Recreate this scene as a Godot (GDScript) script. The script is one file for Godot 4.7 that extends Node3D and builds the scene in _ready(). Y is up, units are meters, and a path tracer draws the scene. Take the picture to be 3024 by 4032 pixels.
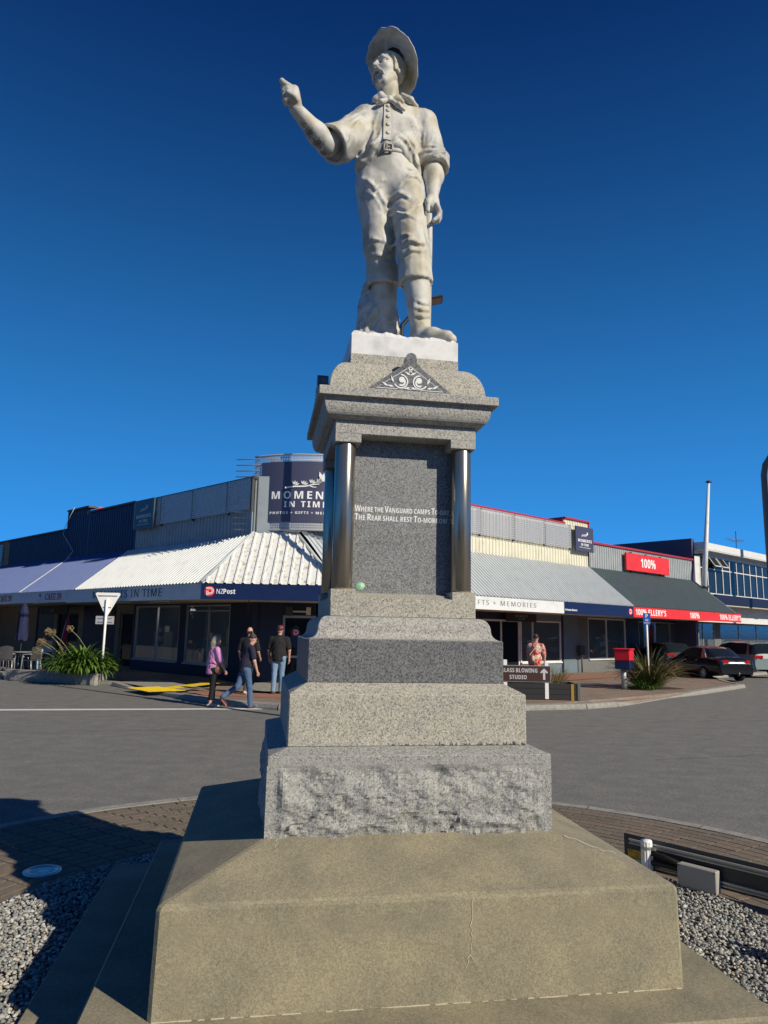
extends Node3D
# A marble miner on a granite pedestal at the middle of a roundabout, a corner shop behind.
const CAM_H := 1.88
var MON := Vector3(0.0508, 0.0, -4.1971)
const MON_YAW := 9.438
var A := Vector3(-5.17, 0, -20.72)
var B := Vector3(-1.3, 0, -20.72)
var uL: Vector3
var nL: Vector3
var uR: Vector3
var nR: Vector3
var FL: Transform3D
var FR: Transform3D
var FC: Transform3D
var rng := RandomNumberGenerator.new()
var M := {}
var used := {}

func _ready():
	setup_view()
	var t0 := Time.get_ticks_msec()
	make_materials()
	print("materials ", Time.get_ticks_msec() - t0)
	build_ground()
	print("ground ", Time.get_ticks_msec() - t0)
	build_corner_building()
	build_cafe_building()
	build_store_building()
	build_office_building()
	build_opposite()
	print("buildings ", Time.get_ticks_msec() - t0)
	build_pedestal()
	print("pedestal ", Time.get_ticks_msec() - t0)
	build_statue()
	print("statue ", Time.get_ticks_msec() - t0)
	build_island_things()
	build_street_things()
	build_plants()
	build_cars()
	print("things ", Time.get_ticks_msec() - t0)
	build_people()
	print("people ", Time.get_ticks_msec() - t0)

func setup_view():
	var cam := Camera3D.new()
	cam.name = "camera"
	add_child(cam)
	cam.position = Vector3(0, CAM_H, 0)
	cam.basis = Basis(Vector3.RIGHT, deg_to_rad(9.267)) * Basis(Vector3.BACK, deg_to_rad(1.127))
	cam.fov = 70.58
	cam.near = 0.05
	cam.far = 600.0
	cam.current = true
	var we := WorldEnvironment.new()
	we.name = "world_environment"
	var e := Environment.new()
	e.background_mode = Environment.BG_SKY
	var sm := ProceduralSkyMaterial.new()
	sm.sky_top_color = lc(0.0, 0.0035, 0.068)
	sm.sky_horizon_color = lc(0.05, 0.37, 0.967)
	sm.sky_curve = 0.255
	sm.sky_energy_multiplier = 1.05
	sm.ground_bottom_color = lc(0.08, 0.08, 0.08)
	sm.ground_horizon_color = lc(0.12, 0.12, 0.12)
	sm.sun_angle_max = 4.0
	var sky := Sky.new()
	sky.sky_material = sm
	e.sky = sky
	e.tonemap_mode = Environment.TONE_MAPPER_LINEAR
	e.tonemap_exposure = 1.0
	e.sdfgi_enabled = true
	e.ssao_enabled = true
	e.ssil_enabled = true
	we.environment = e
	add_child(we)
	var sun := DirectionalLight3D.new()
	sun.name = "sun"
	sun.light_energy = 1.6
	sun.light_color = Color(1.0, 0.955, 0.87)
	sun.light_angular_distance = 0.5
	sun.shadow_enabled = true
	add_child(sun)
	var el := deg_to_rad(30.3)
	var d := Vector3(-0.766 * cos(el), -sin(el), -0.643 * cos(el))
	sun.look_at_from_position(Vector3(20, 12, 18), Vector3(20, 12, 18) + d, Vector3.UP)
	uL = Vector3(-sin(deg_to_rad(46)), 0, -cos(deg_to_rad(46)))
	nL = Vector3(-cos(deg_to_rad(46)), 0, sin(deg_to_rad(46)))
	uR = Vector3(sin(deg_to_rad(48)), 0, -cos(deg_to_rad(48)))
	nR = Vector3(cos(deg_to_rad(48)), 0, sin(deg_to_rad(48)))
	FL = Transform3D(Basis(-uL, Vector3.UP, nL), A)
	FR = Transform3D(Basis(uR, Vector3.UP, nR), B)
	FC = Transform3D(Basis(), Vector3(0, 0, -20.72))

# ---------------------------------------------------------------- helpers
func lc(r: float, g: float, b: float, a := 1.0) -> Color:
	return Color(r, g, b, a).linear_to_srgb()

func mat(c: Color, rough := 0.8, metal := 0.0) -> StandardMaterial3D:
	var m := StandardMaterial3D.new()
	m.albedo_color = c
	m.roughness = rough
	m.metallic = metal
	return m

func tri(m: StandardMaterial3D, tex: Texture2D, scale: float, world := true, sharp := 8.0) -> StandardMaterial3D:
	m.albedo_texture = tex
	m.uv1_triplanar = true
	m.uv1_world_triplanar = world
	m.uv1_triplanar_sharpness = sharp
	m.uv1_scale = Vector3.ONE * scale
	return m

func numbered(n: String) -> String:
	if not used.has(n):
		used[n] = 0
		return n
	used[n] += 1
	return "%s_%03d" % [n, used[n]]

func tag(o: Node, label := "", category := "", group := "", kind := ""):
	if label != "": o.set_meta("label", label)
	if category != "": o.set_meta("category", category)
	if group != "": o.set_meta("group", group)
	if kind != "": o.set_meta("kind", kind)
	return o

func thing(called: String, label: String, category: String, at := Vector3.ZERO, turn := 0.0, group := "") -> Node3D:
	var o := Node3D.new()
	o.name = numbered(called)
	add_child(o)
	o.position = at
	o.rotation.y = turn
	tag(o, label, category, group)
	return o

func thing_at(called: String, label: String, category: String, xf: Transform3D, group := "") -> Node3D:
	var o := thing(called, label, category, Vector3.ZERO, 0.0, group)
	o.transform = xf
	return o

func S(smooth := false) -> SurfaceTool:
	var st := SurfaceTool.new()
	st.begin(Mesh.PRIMITIVE_TRIANGLES)
	st.set_smooth_group(0 if smooth else -1)
	return st

func mesh_of(st: SurfaceTool) -> ArrayMesh:
	st.generate_normals()
	st.index()
	return st.commit()

func put(mesh: Mesh, called: String, m: Material, parent: Node3D, xf := Transform3D()) -> MeshInstance3D:
	var o := MeshInstance3D.new()
	o.name = called if parent != self else numbered(called)
	o.mesh = mesh
	o.material_override = m
	o.transform = xf
	parent.add_child(o, true)
	return o

func obj(called: String, st: SurfaceTool, m: Material, parent: Node3D, xf := Transform3D()) -> MeshInstance3D:
	return put(mesh_of(st), called, m, parent, xf)

func q4(st: SurfaceTool, a: Vector3, b: Vector3, c: Vector3, d: Vector3):
	st.add_vertex(a); st.add_vertex(c); st.add_vertex(b)
	st.add_vertex(a); st.add_vertex(d); st.add_vertex(c)

func t3(st: SurfaceTool, a: Vector3, b: Vector3, c: Vector3):
	st.add_vertex(a); st.add_vertex(c); st.add_vertex(b)

func face(st: SurfaceTool, pts: Array, centre: Vector3):
	var mid := Vector3.ZERO
	for p in pts: mid += p
	mid /= pts.size()
	var n: Vector3 = (pts[1] - pts[0]).cross(pts[2] - pts[0])
	var out := n.dot(mid - centre) >= 0
	for i in range(1, pts.size() - 1):
		if out: t3(st, pts[0], pts[i], pts[i + 1])
		else: t3(st, pts[0], pts[i + 1], pts[i])

func box(st: SurfaceTool, c: Vector3, s: Vector3, b := Basis()):
	var h := s * 0.5
	var v := []
	for i in 8:
		v.append(c + b * Vector3(h.x * (1 if i & 1 else -1), h.y * (1 if i & 2 else -1), h.z * (1 if i & 4 else -1)))
	for f in [[0, 1, 3, 2], [4, 5, 7, 6], [0, 1, 5, 4], [2, 3, 7, 6], [0, 2, 6, 4], [1, 3, 7, 5]]:
		face(st, [v[f[0]], v[f[1]], v[f[2]], v[f[3]]], c)

func box2(st: SurfaceTool, lo: Vector3, hi: Vector3):
	box(st, (lo + hi) * 0.5, hi - lo)

func bbox(st: SurfaceTool, c: Vector3, s: Vector3, r: float, b := Basis()):
	var h := s * 0.5
	var g := h - Vector3.ONE * r
	var P := func(ax: int, sg: Vector3) -> Vector3:
		var p := g * sg
		p[ax] = h[ax] * sg[ax]
		return c + b * p
	var sg := [-1.0, 1.0]
	for ax in 3:
		var e := (ax + 1) % 3
		var f := (ax + 2) % 3
		for s0 in sg:
			var pts := []
			for uv in [[-1, -1], [1, -1], [1, 1], [-1, 1]]:
				var q := Vector3.ZERO
				q[ax] = s0; q[e] = uv[0]; q[f] = uv[1]
				pts.append(P.call(ax, q))
			face(st, pts, c)
			for s1 in sg:
				var k0 := Vector3.ZERO
				k0[ax] = s0; k0[e] = s1; k0[f] = -1
				var k1 := k0
				k1[f] = 1
				face(st, [P.call(ax, k0), P.call(ax, k1), P.call(e, k1), P.call(e, k0)], c)
	for s0 in sg:
		for s1 in sg:
			for s2 in sg:
				var q := Vector3(s0, s1, s2)
				face(st, [P.call(0, q), P.call(1, q), P.call(2, q)], c)

func bb2(st: SurfaceTool, lo: Vector3, hi: Vector3, r: float):
	bbox(st, (lo + hi) * 0.5, hi - lo, r)

# a stack of square rings: profile of (half width, y), corners cut by ch
func sq_loft(st: SurfaceTool, prof: Array, ch := 0.0, cap_bottom := true, cap_top := true):
	var rings := []
	for p in prof:
		var w: float = p.x
		var k := minf(ch, w * 0.4)
		rings.append([Vector3(-w + k, p.y, w), Vector3(w - k, p.y, w), Vector3(w, p.y, w - k), Vector3(w, p.y, -w + k), Vector3(w - k, p.y, -w), Vector3(-w + k, p.y, -w), Vector3(-w, p.y, -w + k), Vector3(-w, p.y, w - k)])
	for i in rings.size() - 1:
		var a: Array = rings[i]
		var c: Array = rings[i + 1]
		for j in 8:
			var n := (j + 1) % 8
			if a[j].distance_to(a[n]) < 1e-5 and c[j].distance_to(c[n]) < 1e-5: continue
			q4(st, a[j], a[n], c[n], c[j])
	if cap_top:
		var r: Array = rings[-1]
		for j in range(1, 7): t3(st, r[0], r[j], r[j + 1])
	if cap_bottom:
		var r: Array = rings[0]
		for j in range(1, 7): t3(st, r[0], r[j + 1], r[j])

func lathe(st: SurfaceTool, prof: Array, seg: int, xf := Transform3D()):
	for i in prof.size() - 1:
		for j in seg:
			var a0 := TAU * j / seg
			var a1 := TAU * (j + 1) / seg
			var p: Vector2 = prof[i]
			var q: Vector2 = prof[i + 1]
			var v0 := xf * Vector3(p.x * cos(a0), p.y, -p.x * sin(a0))
			var v1 := xf * Vector3(p.x * cos(a1), p.y, -p.x * sin(a1))
			var v2 := xf * Vector3(q.x * cos(a1), q.y, -q.x * sin(a1))
			var v3 := xf * Vector3(q.x * cos(a0), q.y, -q.x * sin(a0))
			if p.x > 1e-6: t3(st, v0, v1, v2)
			if q.x > 1e-6: t3(st, v0, v2, v3)

func tube(st: SurfaceTool, pts: Array, rad, seg := 8, flat := 1.0):
	var n := pts.size()
	var up := Vector3.UP
	var rings := []
	for i in n:
		var t: Vector3 = (pts[mini(i + 1, n - 1)] - pts[maxi(i - 1, 0)]).normalized()
		if i == 0:
			up = Vector3.UP if absf(t.y) < 0.9 else Vector3.RIGHT
		up = (up - t * up.dot(t)).normalized()
		var s := t.cross(up)
		var r: float = rad[i] if rad is Array else rad
		var ring := []
		for j in seg:
			var a := TAU * j / seg
			ring.append(pts[i] + (s * cos(a) + up * sin(a) * flat) * r)
		rings.append(ring)
	for i in n - 1:
		for j in seg:
			var k := (j + 1) % seg
			q4(st, rings[i][j], rings[i + 1][j], rings[i + 1][k], rings[i][k])
	for j in range(1, seg - 1):
		t3(st, rings[0][0], rings[0][j], rings[0][j + 1])
		t3(st, rings[n - 1][0], rings[n - 1][j + 1], rings[n - 1][j])

func extrude(st: SurfaceTool, poly: PackedVector2Array, z0: float, z1: float, xf := Transform3D()):
	var p := poly
	if Geometry2D.is_polygon_clockwise(p): p.reverse()
	var ix := Geometry2D.triangulate_polygon(p)
	for i in range(0, ix.size(), 3):
		var a := p[ix[i]]
		var b := p[ix[i + 1]]
		var c := p[ix[i + 2]]
		if (b - a).cross(c - a) < 0:
			var t := b
			b = c
			c = t
		t3(st, xf * Vector3(a.x, a.y, z1), xf * Vector3(b.x, b.y, z1), xf * Vector3(c.x, c.y, z1))
		t3(st, xf * Vector3(a.x, a.y, z0), xf * Vector3(c.x, c.y, z0), xf * Vector3(b.x, b.y, z0))
	for i in p.size():
		var a := p[i]
		var b := p[(i + 1) % p.size()]
		q4(st, xf * Vector3(a.x, a.y, z0), xf * Vector3(b.x, b.y, z0), xf * Vector3(b.x, b.y, z1), xf * Vector3(a.x, a.y, z1))

func circle(r: float, n := 20, c := Vector2.ZERO) -> PackedVector2Array:
	var p := PackedVector2Array()
	for i in n: p.append(c + Vector2(cos(TAU * i / n), sin(TAU * i / n)) * r)
	return p

func ring(st: SurfaceTool, c: Vector2, r0: float, r1: float, z0: float, z1: float, a0 := 0.0, a1 := TAU, n := 20):
	for i in n:
		var p := a0 + (a1 - a0) * i / n
		var q := a0 + (a1 - a0) * (i + 1) / n
		var o := PackedVector2Array([c + Vector2(cos(p), sin(p)) * r0, c + Vector2(cos(p), sin(p)) * r1, c + Vector2(cos(q), sin(q)) * r1, c + Vector2(cos(q), sin(q)) * r0])
		extrude(st, o, z0, z1)

# lettering standing on the plane z = at.z of its parent, cap height in metres; returns its width
func text(parent: Node3D, words: String, cap: float, at: Vector3, m: Material, style := "sans", stretch := 1.0, align := 0, spacing := 0, depth := 0.006, basis := Basis()) -> float:
	var t := TextMesh.new()
	var f := SystemFont.new()
	f.font_names = PackedStringArray(["Droid Serif" if style.begins_with("serif") else "Droid Sans"])
	f.font_weight = 700 if style.ends_with("bold") else 400
	if spacing != 0:
		var fv := FontVariation.new()
		fv.base_font = f
		fv.spacing_glyph = spacing
		t.font = fv
	else:
		t.font = f
	t.text = words
	t.font_size = 48
	t.pixel_size = cap / (0.714 * 48.0)
	t.depth = depth / 1.0
	t.curve_step = 2.0
	t.horizontal_alignment = [HORIZONTAL_ALIGNMENT_CENTER, HORIZONTAL_ALIGNMENT_LEFT, HORIZONTAL_ALIGNMENT_RIGHT][align]
	t.vertical_alignment = VERTICAL_ALIGNMENT_CENTER
	var o := MeshInstance3D.new()
	o.name = "lettering"
	o.mesh = t
	o.material_override = m
	o.transform = Transform3D(basis * Basis.from_scale(Vector3(stretch, 1, 1)), at)
	parent.add_child(o, true)
	return t.get_aabb().size.x * stretch

# lettering squeezed or stretched to a measured width
func text_fit(parent: Node3D, words: String, cap: float, width: float, at: Vector3, m: Material, style := "sans", spacing := 0, depth := 0.006):
	var w := text(parent, words, cap, at, m, style, 1.0, 0, spacing, depth)
	var o: MeshInstance3D = parent.get_child(parent.get_child_count() - 1)
	o.transform = Transform3D(Basis.from_scale(Vector3(width / w, 1, 1)), at)

# ribbed sheet: ribs run along b (full vector) and repeat along the unit vector a; cut(s) gives the share of b that is covered
func ribbed(st: SurfaceTool, o: Vector3, a: Vector3, b: Vector3, n: Vector3, length: float, pitch: float, h: float, cut = null, duty := 0.42):
	var s := 0.0
	var pts := []
	while s < length - 1e-4:
		var w := minf(pitch, length - s)
		pts.append(Vector2(s, 0))
		if w > pitch * 0.9:
			pts.append(Vector2(s + pitch * (0.5 - duty * 0.5), 0))
			pts.append(Vector2(s + pitch * (0.5 - duty * 0.3), h))
			pts.append(Vector2(s + pitch * (0.5 + duty * 0.3), h))
			pts.append(Vector2(s + pitch * (0.5 + duty * 0.5), 0))
		s += pitch
	pts.append(Vector2(length, 0))
	for i in pts.size() - 1:
		var p: Vector2 = pts[i]
		var q: Vector2 = pts[i + 1]
		var c0 := Vector2(0, 1) if cut == null else cut.call(p.x) as Vector2
		var c1 := Vector2(0, 1) if cut == null else cut.call(q.x) as Vector2
		var v0 := o + a * p.x + n * p.y
		var v1 := o + a * q.x + n * q.y
		q4(st, v0 + b * c0.x, v1 + b * c1.x, v1 + b * c1.y, v0 + b * c0.y)

# perforated sheet w x h in the plane z = 0 from the origin
func perforated(st: SurfaceTool, w: float, h: float, pitch: float, share := 0.3, bend = null):
	var nx := int(round(w / pitch))
	var ny := int(round(h / pitch))
	var dx := w / nx
	var dy := h / ny
	var V := func(x: float, y: float) -> Vector3: return bend.call(x, y) if bend != null else Vector3(x, y, 0)
	for i in nx:
		for j in ny:
			var cx := (i + 0.5) * dx
			var cy := (j + 0.5) * dy
			var rr := minf(dx, dy) * share
			var o := []
			var r := []
			for k in 8:
				var t := TAU * k / 8
				r.append(V.call(cx + cos(t) * rr, cy + sin(t) * rr))
				var u := Vector2([1, 1, 0, -1, -1, -1, 0, 1][k], [0, 1, 1, 1, 0, -1, -1, -1][k])
				o.append(V.call(cx + u.x * dx * 0.5, cy + u.y * dy * 0.5))
			for k in 8:
				var l := (k + 1) % 8
				q4(st, r[k], o[k], o[l], r[l])

# ---------------------------------------------------------------- materials
# stone grain: random cells coloured through a ramp of linear colours, with slow blotches
func grain_tex(size: int, cell: float, stops: Array, blotch := 0.15, blotch_px := 90.0, seed_ := 1, tint := Color(1, 1, 1), fine := 0.0) -> ImageTexture:
	var n1 := FastNoiseLite.new()
	n1.noise_type = FastNoiseLite.TYPE_CELLULAR
	n1.cellular_return_type = FastNoiseLite.RETURN_CELL_VALUE
	n1.frequency = 1.0 / cell
	n1.seed = seed_
	var n2 := FastNoiseLite.new()
	n2.noise_type = FastNoiseLite.TYPE_SIMPLEX_SMOOTH
	n2.fractal_type = FastNoiseLite.FRACTAL_FBM
	n2.fractal_octaves = 4
	n2.frequency = 1.0 / blotch_px
	n2.seed = seed_ + 7
	var a := n1.get_seamless_image(size, size, false, false, 0.1, false).get_data()
	var b := n2.get_seamless_image(size, size).get_data()
	var g := Gradient.new()
	g.offsets = PackedFloat32Array(stops.map(func(s): return s[0]))
	g.colors = PackedColorArray(stops.map(func(s): return s[1]))
	var ramp := []
	for i in 256: ramp.append(g.sample(i / 255.0))
	var out := PackedByteArray()
	out.resize(size * size * 3)
	var r := RandomNumberGenerator.new()
	r.seed = seed_
	for i in size * size:
		var c: Color = ramp[a[i]]
		var bl := b[i] / 255.0 - 0.5
		var k := 1.0 + blotch * 2.0 * bl + fine * (r.randf() - 0.5)
		var t := clampf(0.5 + bl * 1.5, 0, 1)
		out[i * 3] = int(clampf(pow(c.r * k * lerpf(1.0, tint.r, t), 0.4545) * 255.0, 0, 255))
		out[i * 3 + 1] = int(clampf(pow(c.g * k * lerpf(1.0, tint.g, t), 0.4545) * 255.0, 0, 255))
		out[i * 3 + 2] = int(clampf(pow(c.b * k * lerpf(1.0, tint.b, t), 0.4545) * 255.0, 0, 255))
	return ImageTexture.create_from_image(Image.create_from_data(size, size, false, Image.FORMAT_RGB8, out))

# blotchy paint or stain: smooth noise through a ramp of linear colours
func blotch_tex(size: int, px: float, stops: Array, seed_ := 1, oct := 5, stretch_rows := false) -> ImageTexture:
	var n := FastNoiseLite.new()
	n.noise_type = FastNoiseLite.TYPE_SIMPLEX_SMOOTH
	n.fractal_type = FastNoiseLite.FRACTAL_FBM
	n.fractal_octaves = oct
	n.frequency = 1.0 / px
	n.seed = seed_
	var b := n.get_seamless_image(size, size).get_data()
	var g := Gradient.new()
	g.offsets = PackedFloat32Array(stops.map(func(s): return s[0]))
	g.colors = PackedColorArray(stops.map(func(s): return s[1]))
	var out := PackedByteArray()
	out.resize(size * size * 3)
	for i in size * size:
		var c := g.sample(b[i] / 255.0)
		out[i * 3] = int(clampf(pow(c.r, 0.4545) * 255.0, 0, 255))
		out[i * 3 + 1] = int(clampf(pow(c.g, 0.4545) * 255.0, 0, 255))
		out[i * 3 + 2] = int(clampf(pow(c.b, 0.4545) * 255.0, 0, 255))
	return ImageTexture.create_from_image(Image.create_from_data(size, size, false, Image.FORMAT_RGB8, out))

func height_tex(size: int, px: float, seed_: int, oct := 5) -> ImageTexture:
	var n := FastNoiseLite.new()
	n.noise_type = FastNoiseLite.TYPE_SIMPLEX_SMOOTH
	n.fractal_type = FastNoiseLite.FRACTAL_FBM
	n.fractal_octaves = oct
	n.frequency = 1.0 / px
	n.seed = seed_
	return ImageTexture.create_from_image(n.get_seamless_image(size, size))

func c3(v: float) -> Color:
	return Color(v, v, v)

func make_materials():
	var rough_h := height_tex(512, 14.0, 31, 4)
	# granite: bush-hammered pale blocks, polished grey blocks, dark columns
	var gl := grain_tex(512, 3.3, [[0.0, Color(0.06, 0.062, 0.065)], [0.2, Color(0.12, 0.123, 0.126)], [0.34, Color(0.30, 0.30, 0.292)], [0.65, Color(0.42, 0.415, 0.395)], [1.0, Color(0.64, 0.63, 0.595)]], 0.09, 120.0, 3, Color(1.0, 0.985, 0.94), 0.1)
	M.granite = tri(mat(Color(0.97, 0.97, 0.97), 0.85), gl, 1.15)
	M.granite.heightmap_enabled = true
	M.granite.heightmap_texture = rough_h
	M.granite.heightmap_scale = 0.12
	M.granite_rock = M.granite.duplicate()
	M.granite_rock.albedo_color = Color(0.91, 0.92, 0.93)
	M.granite_warm = M.granite.duplicate()
	M.granite_warm.albedo_color = Color(1.0, 0.99, 0.955)
	var gd := grain_tex(512, 3.3, [[0.0, Color(0.035, 0.037, 0.042)], [0.3, Color(0.09, 0.095, 0.10)], [0.45, Color(0.2, 0.205, 0.215)], [0.8, Color(0.30, 0.305, 0.315)], [1.0, Color(0.52, 0.52, 0.52)]], 0.1, 140.0, 9, Color(1, 1, 1), 0.1)
	M.granite_polished = tri(mat(Color(0.87, 0.87, 0.87), 0.3), gd, 1.2)
	M.granite_polished.metallic_specular = 0.45
	M.granite_panel = tri(mat(Color(0.94, 0.95, 0.95), 0.5), gd, 1.25)
	var gc := blotch_tex(256, 60.0, [[0.0, Color(0.24, 0.235, 0.23)], [0.5, Color(0.36, 0.36, 0.355)], [1.0, Color(0.48, 0.46, 0.43)]], 12)
	M.column = tri(mat(Color(0.98, 0.94, 0.88), 0.22, 0.85), gc, 1.4)
	M.column.uv1_scale = Vector3(3.0, 0.25, 3.0)
	var cc := grain_tex(1024, 3.4, [[0.0, Color(0.14, 0.122, 0.08)], [0.2, Color(0.235, 0.212, 0.145)], [0.6, Color(0.325, 0.297, 0.21)], [0.88, Color(0.40, 0.37, 0.27)], [1.0, Color(0.55, 0.515, 0.40)]], 0.2, 230.0, 21, Color(1.02, 0.99, 0.93), 0.12)
	M.concrete = tri(mat(Color(0.93, 0.93, 0.93), 0.92), cc, 0.62)
	M.concrete.heightmap_enabled = true
	M.concrete.heightmap_texture = rough_h
	M.concrete.heightmap_scale = 0.12
	var kc := grain_tex(512, 3.0, [[0.0, Color(0.12, 0.115, 0.105)], [0.4, Color(0.25, 0.245, 0.225)], [1.0, Color(0.42, 0.41, 0.38)]], 0.25, 80.0, 23, Color(1, 0.98, 0.94), 0.15)
	M.kerb = tri(mat(Color(1, 1, 1), 0.9), kc, 0.9)
	var mc := blotch_tex(512, 150.0, [[0.0, Color(0.30, 0.29, 0.265)], [0.3, Color(0.43, 0.425, 0.40)], [0.45, Color(0.57, 0.565, 0.54)], [0.58, Color(0.58, 0.565, 0.51)], [0.72, Color(0.50, 0.465, 0.37)], [1.0, Color(0.38, 0.335, 0.24)]], 33, 6)
	M.marble = tri(mat(Color(0.96, 0.96, 0.955), 0.62), mc, 0.85, false)
	M.marble.vertex_color_use_as_albedo = true
	M.marble.heightmap_enabled = true
	M.marble.heightmap_texture = height_tex(512, 26.0, 37, 5)
	M.marble.heightmap_scale = 0.16
	var mw := blotch_tex(512, 90.0, [[0.0, Color(0.46, 0.47, 0.48)], [0.4, Color(0.62, 0.625, 0.63)], [0.6, Color(0.69, 0.69, 0.685)], [1.0, Color(0.6, 0.595, 0.58)]], 35, 6)
	M.marble_block = tri(mat(Color(1, 1, 1), 0.55), mw, 1.1, false)
	var ac := grain_tex(1024, 5.0, [[0.0, Color(0.06, 0.06, 0.057)], [0.4, Color(0.155, 0.154, 0.146)], [0.85, Color(0.22, 0.218, 0.204)], [0.94, Color(0.36, 0.35, 0.325)], [1.0, Color(0.58, 0.56, 0.52)]], 0.16, 200.0, 41, Color(1, 0.99, 0.97), 0.3)
	M.asphalt = tri(mat(Color(1, 1, 1), 0.92), ac, 0.4)
	M.asphalt.heightmap_enabled = true
	M.asphalt.heightmap_texture = rough_h
	M.asphalt.heightmap_scale = 0.25
	for i in 4:
		var base: Color = [Color(0.175, 0.145, 0.118), Color(0.15, 0.125, 0.104), Color(0.195, 0.15, 0.118), Color(0.168, 0.146, 0.125)][i]
		if i == 0:
			M.paver_tex = grain_tex(512, 3.0, [[0.0, Color(0.35, 0.35, 0.35)], [0.5, Color(0.8, 0.8, 0.8)], [1.0, Color(1, 1, 1)]], 0.2, 60.0, 51, Color(1, 0.98, 0.95), 0.3)
		M["paver%d" % i] = tri(mat(lc(base.r * 1.25, base.g * 1.22, base.b * 1.12), 0.92), M.paver_tex, 1.3)
	M.joint = tri(mat(lc(0.03, 0.029, 0.022), 0.95), M.paver_tex, 1.1)
	var fp := grain_tex(512, 9.0, [[0.0, Color(0.16, 0.12, 0.095)], [0.5, Color(0.23, 0.18, 0.145)], [1.0, Color(0.30, 0.235, 0.185)]], 0.25, 160.0, 61, Color(1, 0.95, 0.9), 0.2)
	M.footpath = tri(mat(Color(1, 1, 1), 0.9), fp, 0.3)
	M.grey_path = tri(mat(Color(1, 1, 1), 0.9), kc, 0.5)
	M.red_path = tri(mat(lc(0.42, 0.2, 0.14), 0.9), M.paver_tex, 0.5)
	# paints and metals
	var weather := blotch_tex(512, 110.0, [[0.0, Color(0.78, 0.78, 0.77)], [0.4, Color(0.95, 0.95, 0.95)], [1.0, Color(1, 1, 1)]], 71)
	M.weather = weather
	var paint := func(r: float, g: float, b: float, rough := 0.5, s := 0.35) -> StandardMaterial3D:
		return tri(mat(lc(r, g, b), rough), weather, s)
	M.roof_white = paint.call(0.55, 0.585, 0.60, 0.5)
	var lich := blotch_tex(512, 34.0, [[0.0, Color(0.70, 0.71, 0.68)], [0.62, Color(0.74, 0.745, 0.72)], [0.69, Color(0.50, 0.46, 0.36)], [0.8, Color(0.33, 0.27, 0.17)], [1.0, Color(0.25, 0.2, 0.12)]], 77, 4)
	M.roof_stained = tri(mat(Color(1, 1, 1), 0.55), lich, 0.3)
	M.roof_blue = paint.call(0.05, 0.1, 0.30, 0.55)
	M.roof_green = paint.call(0.115, 0.155, 0.165, 0.5)
	M.wall_cream = paint.call(0.70, 0.67, 0.53, 0.6)
	M.wall_grey = paint.call(0.34, 0.37, 0.38, 0.55)
	M.wall_steel = paint.call(0.30, 0.345, 0.37, 0.55)
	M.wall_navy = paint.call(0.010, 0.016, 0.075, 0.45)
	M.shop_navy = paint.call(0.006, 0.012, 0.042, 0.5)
	M.shop_tan = paint.call(0.30, 0.235, 0.165, 0.8)
	M.facing_block = mat(lc(0.04, 0.042, 0.045), 0.8)
	M.shop_grey = paint.call(0.15, 0.155, 0.155, 0.75)
	M.shop_blue_grey = paint.call(0.14, 0.185, 0.225, 0.75)
	M.fascia_white = paint.call(0.72, 0.745, 0.76, 0.45)
	M.fascia_grey = paint.call(0.60, 0.63, 0.66, 0.45)
	M.fascia_navy = paint.call(0.006, 0.017, 0.078, 0.4)
	M.fascia_red = paint.call(0.78, 0.035, 0.03, 0.4)
	M.trim_red = paint.call(0.40, 0.03, 0.04, 0.45)
	M.trim_dark = mat(lc(0.035, 0.034, 0.035), 0.5)
	M.trim_olive = mat(lc(0.07, 0.068, 0.055), 0.6)
	M.frame_white = paint.call(0.72, 0.72, 0.69, 0.45)
	M.frame_alu = mat(lc(0.42, 0.43, 0.43), 0.4, 0.5)
	M.screen_alu = mat(lc(0.5, 0.51, 0.52), 0.45, 0.35)
	M.soffit = mat(lc(0.5, 0.46, 0.4), 0.8)
	M.sign_slate = mat(lc(0.055, 0.058, 0.105), 0.45)
	M.sign_white = mat(lc(0.85, 0.85, 0.84), 0.5)
	M.sign_teal = mat(lc(0.03, 0.07, 0.105), 0.45)
	M.letter_slate = mat(lc(0.03, 0.045, 0.07), 0.6)
	M.letter_red = mat(lc(0.28, 0.02, 0.035), 0.6)
	M.letter_grey = mat(lc(0.2, 0.2, 0.21), 0.6)
	M.letter_pale = mat(lc(0.5, 0.53, 0.55), 0.6)
	M.post_red = mat(lc(0.72, 0.012, 0.02), 0.4)
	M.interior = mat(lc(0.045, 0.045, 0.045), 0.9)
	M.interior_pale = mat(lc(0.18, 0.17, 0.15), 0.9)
	M.black = mat(lc(0.012, 0.012, 0.013), 0.6)
	M.dark_grey = mat(lc(0.045, 0.047, 0.05), 0.55)
	M.steel = mat(lc(0.45, 0.46, 0.46), 0.4, 0.8)
	M.galv = tri(mat(lc(0.4, 0.42, 0.43), 0.5, 0.5), weather, 1.0)
	M.white = mat(lc(0.8, 0.8, 0.79), 0.45)
	M.yellow = mat(lc(0.85, 0.62, 0.02), 0.6)
	M.orange = mat(lc(0.75, 0.38, 0.03), 0.6)
	M.brown_sign = mat(lc(0.055, 0.022, 0.016), 0.5)
	M.timber_dark = mat(lc(0.022, 0.022, 0.024), 0.8)
	M.line_paint = tri(mat(lc(0.75, 0.75, 0.73), 0.7), weather, 0.8)
	M.glass = mat(Color(0.55, 0.62, 0.65, 0.16), 0.02)
	M.glass.transparency = BaseMaterial3D.TRANSPARENCY_ALPHA
	M.glass.metallic_specular = 0.5
	M.glass_dark = mat(lc(0.012, 0.017, 0.024), 0.04)
	M.glass_dark.metallic_specular = 0.35
	M.leaf = mat(lc(0.07, 0.145, 0.022), 0.42)
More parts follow.
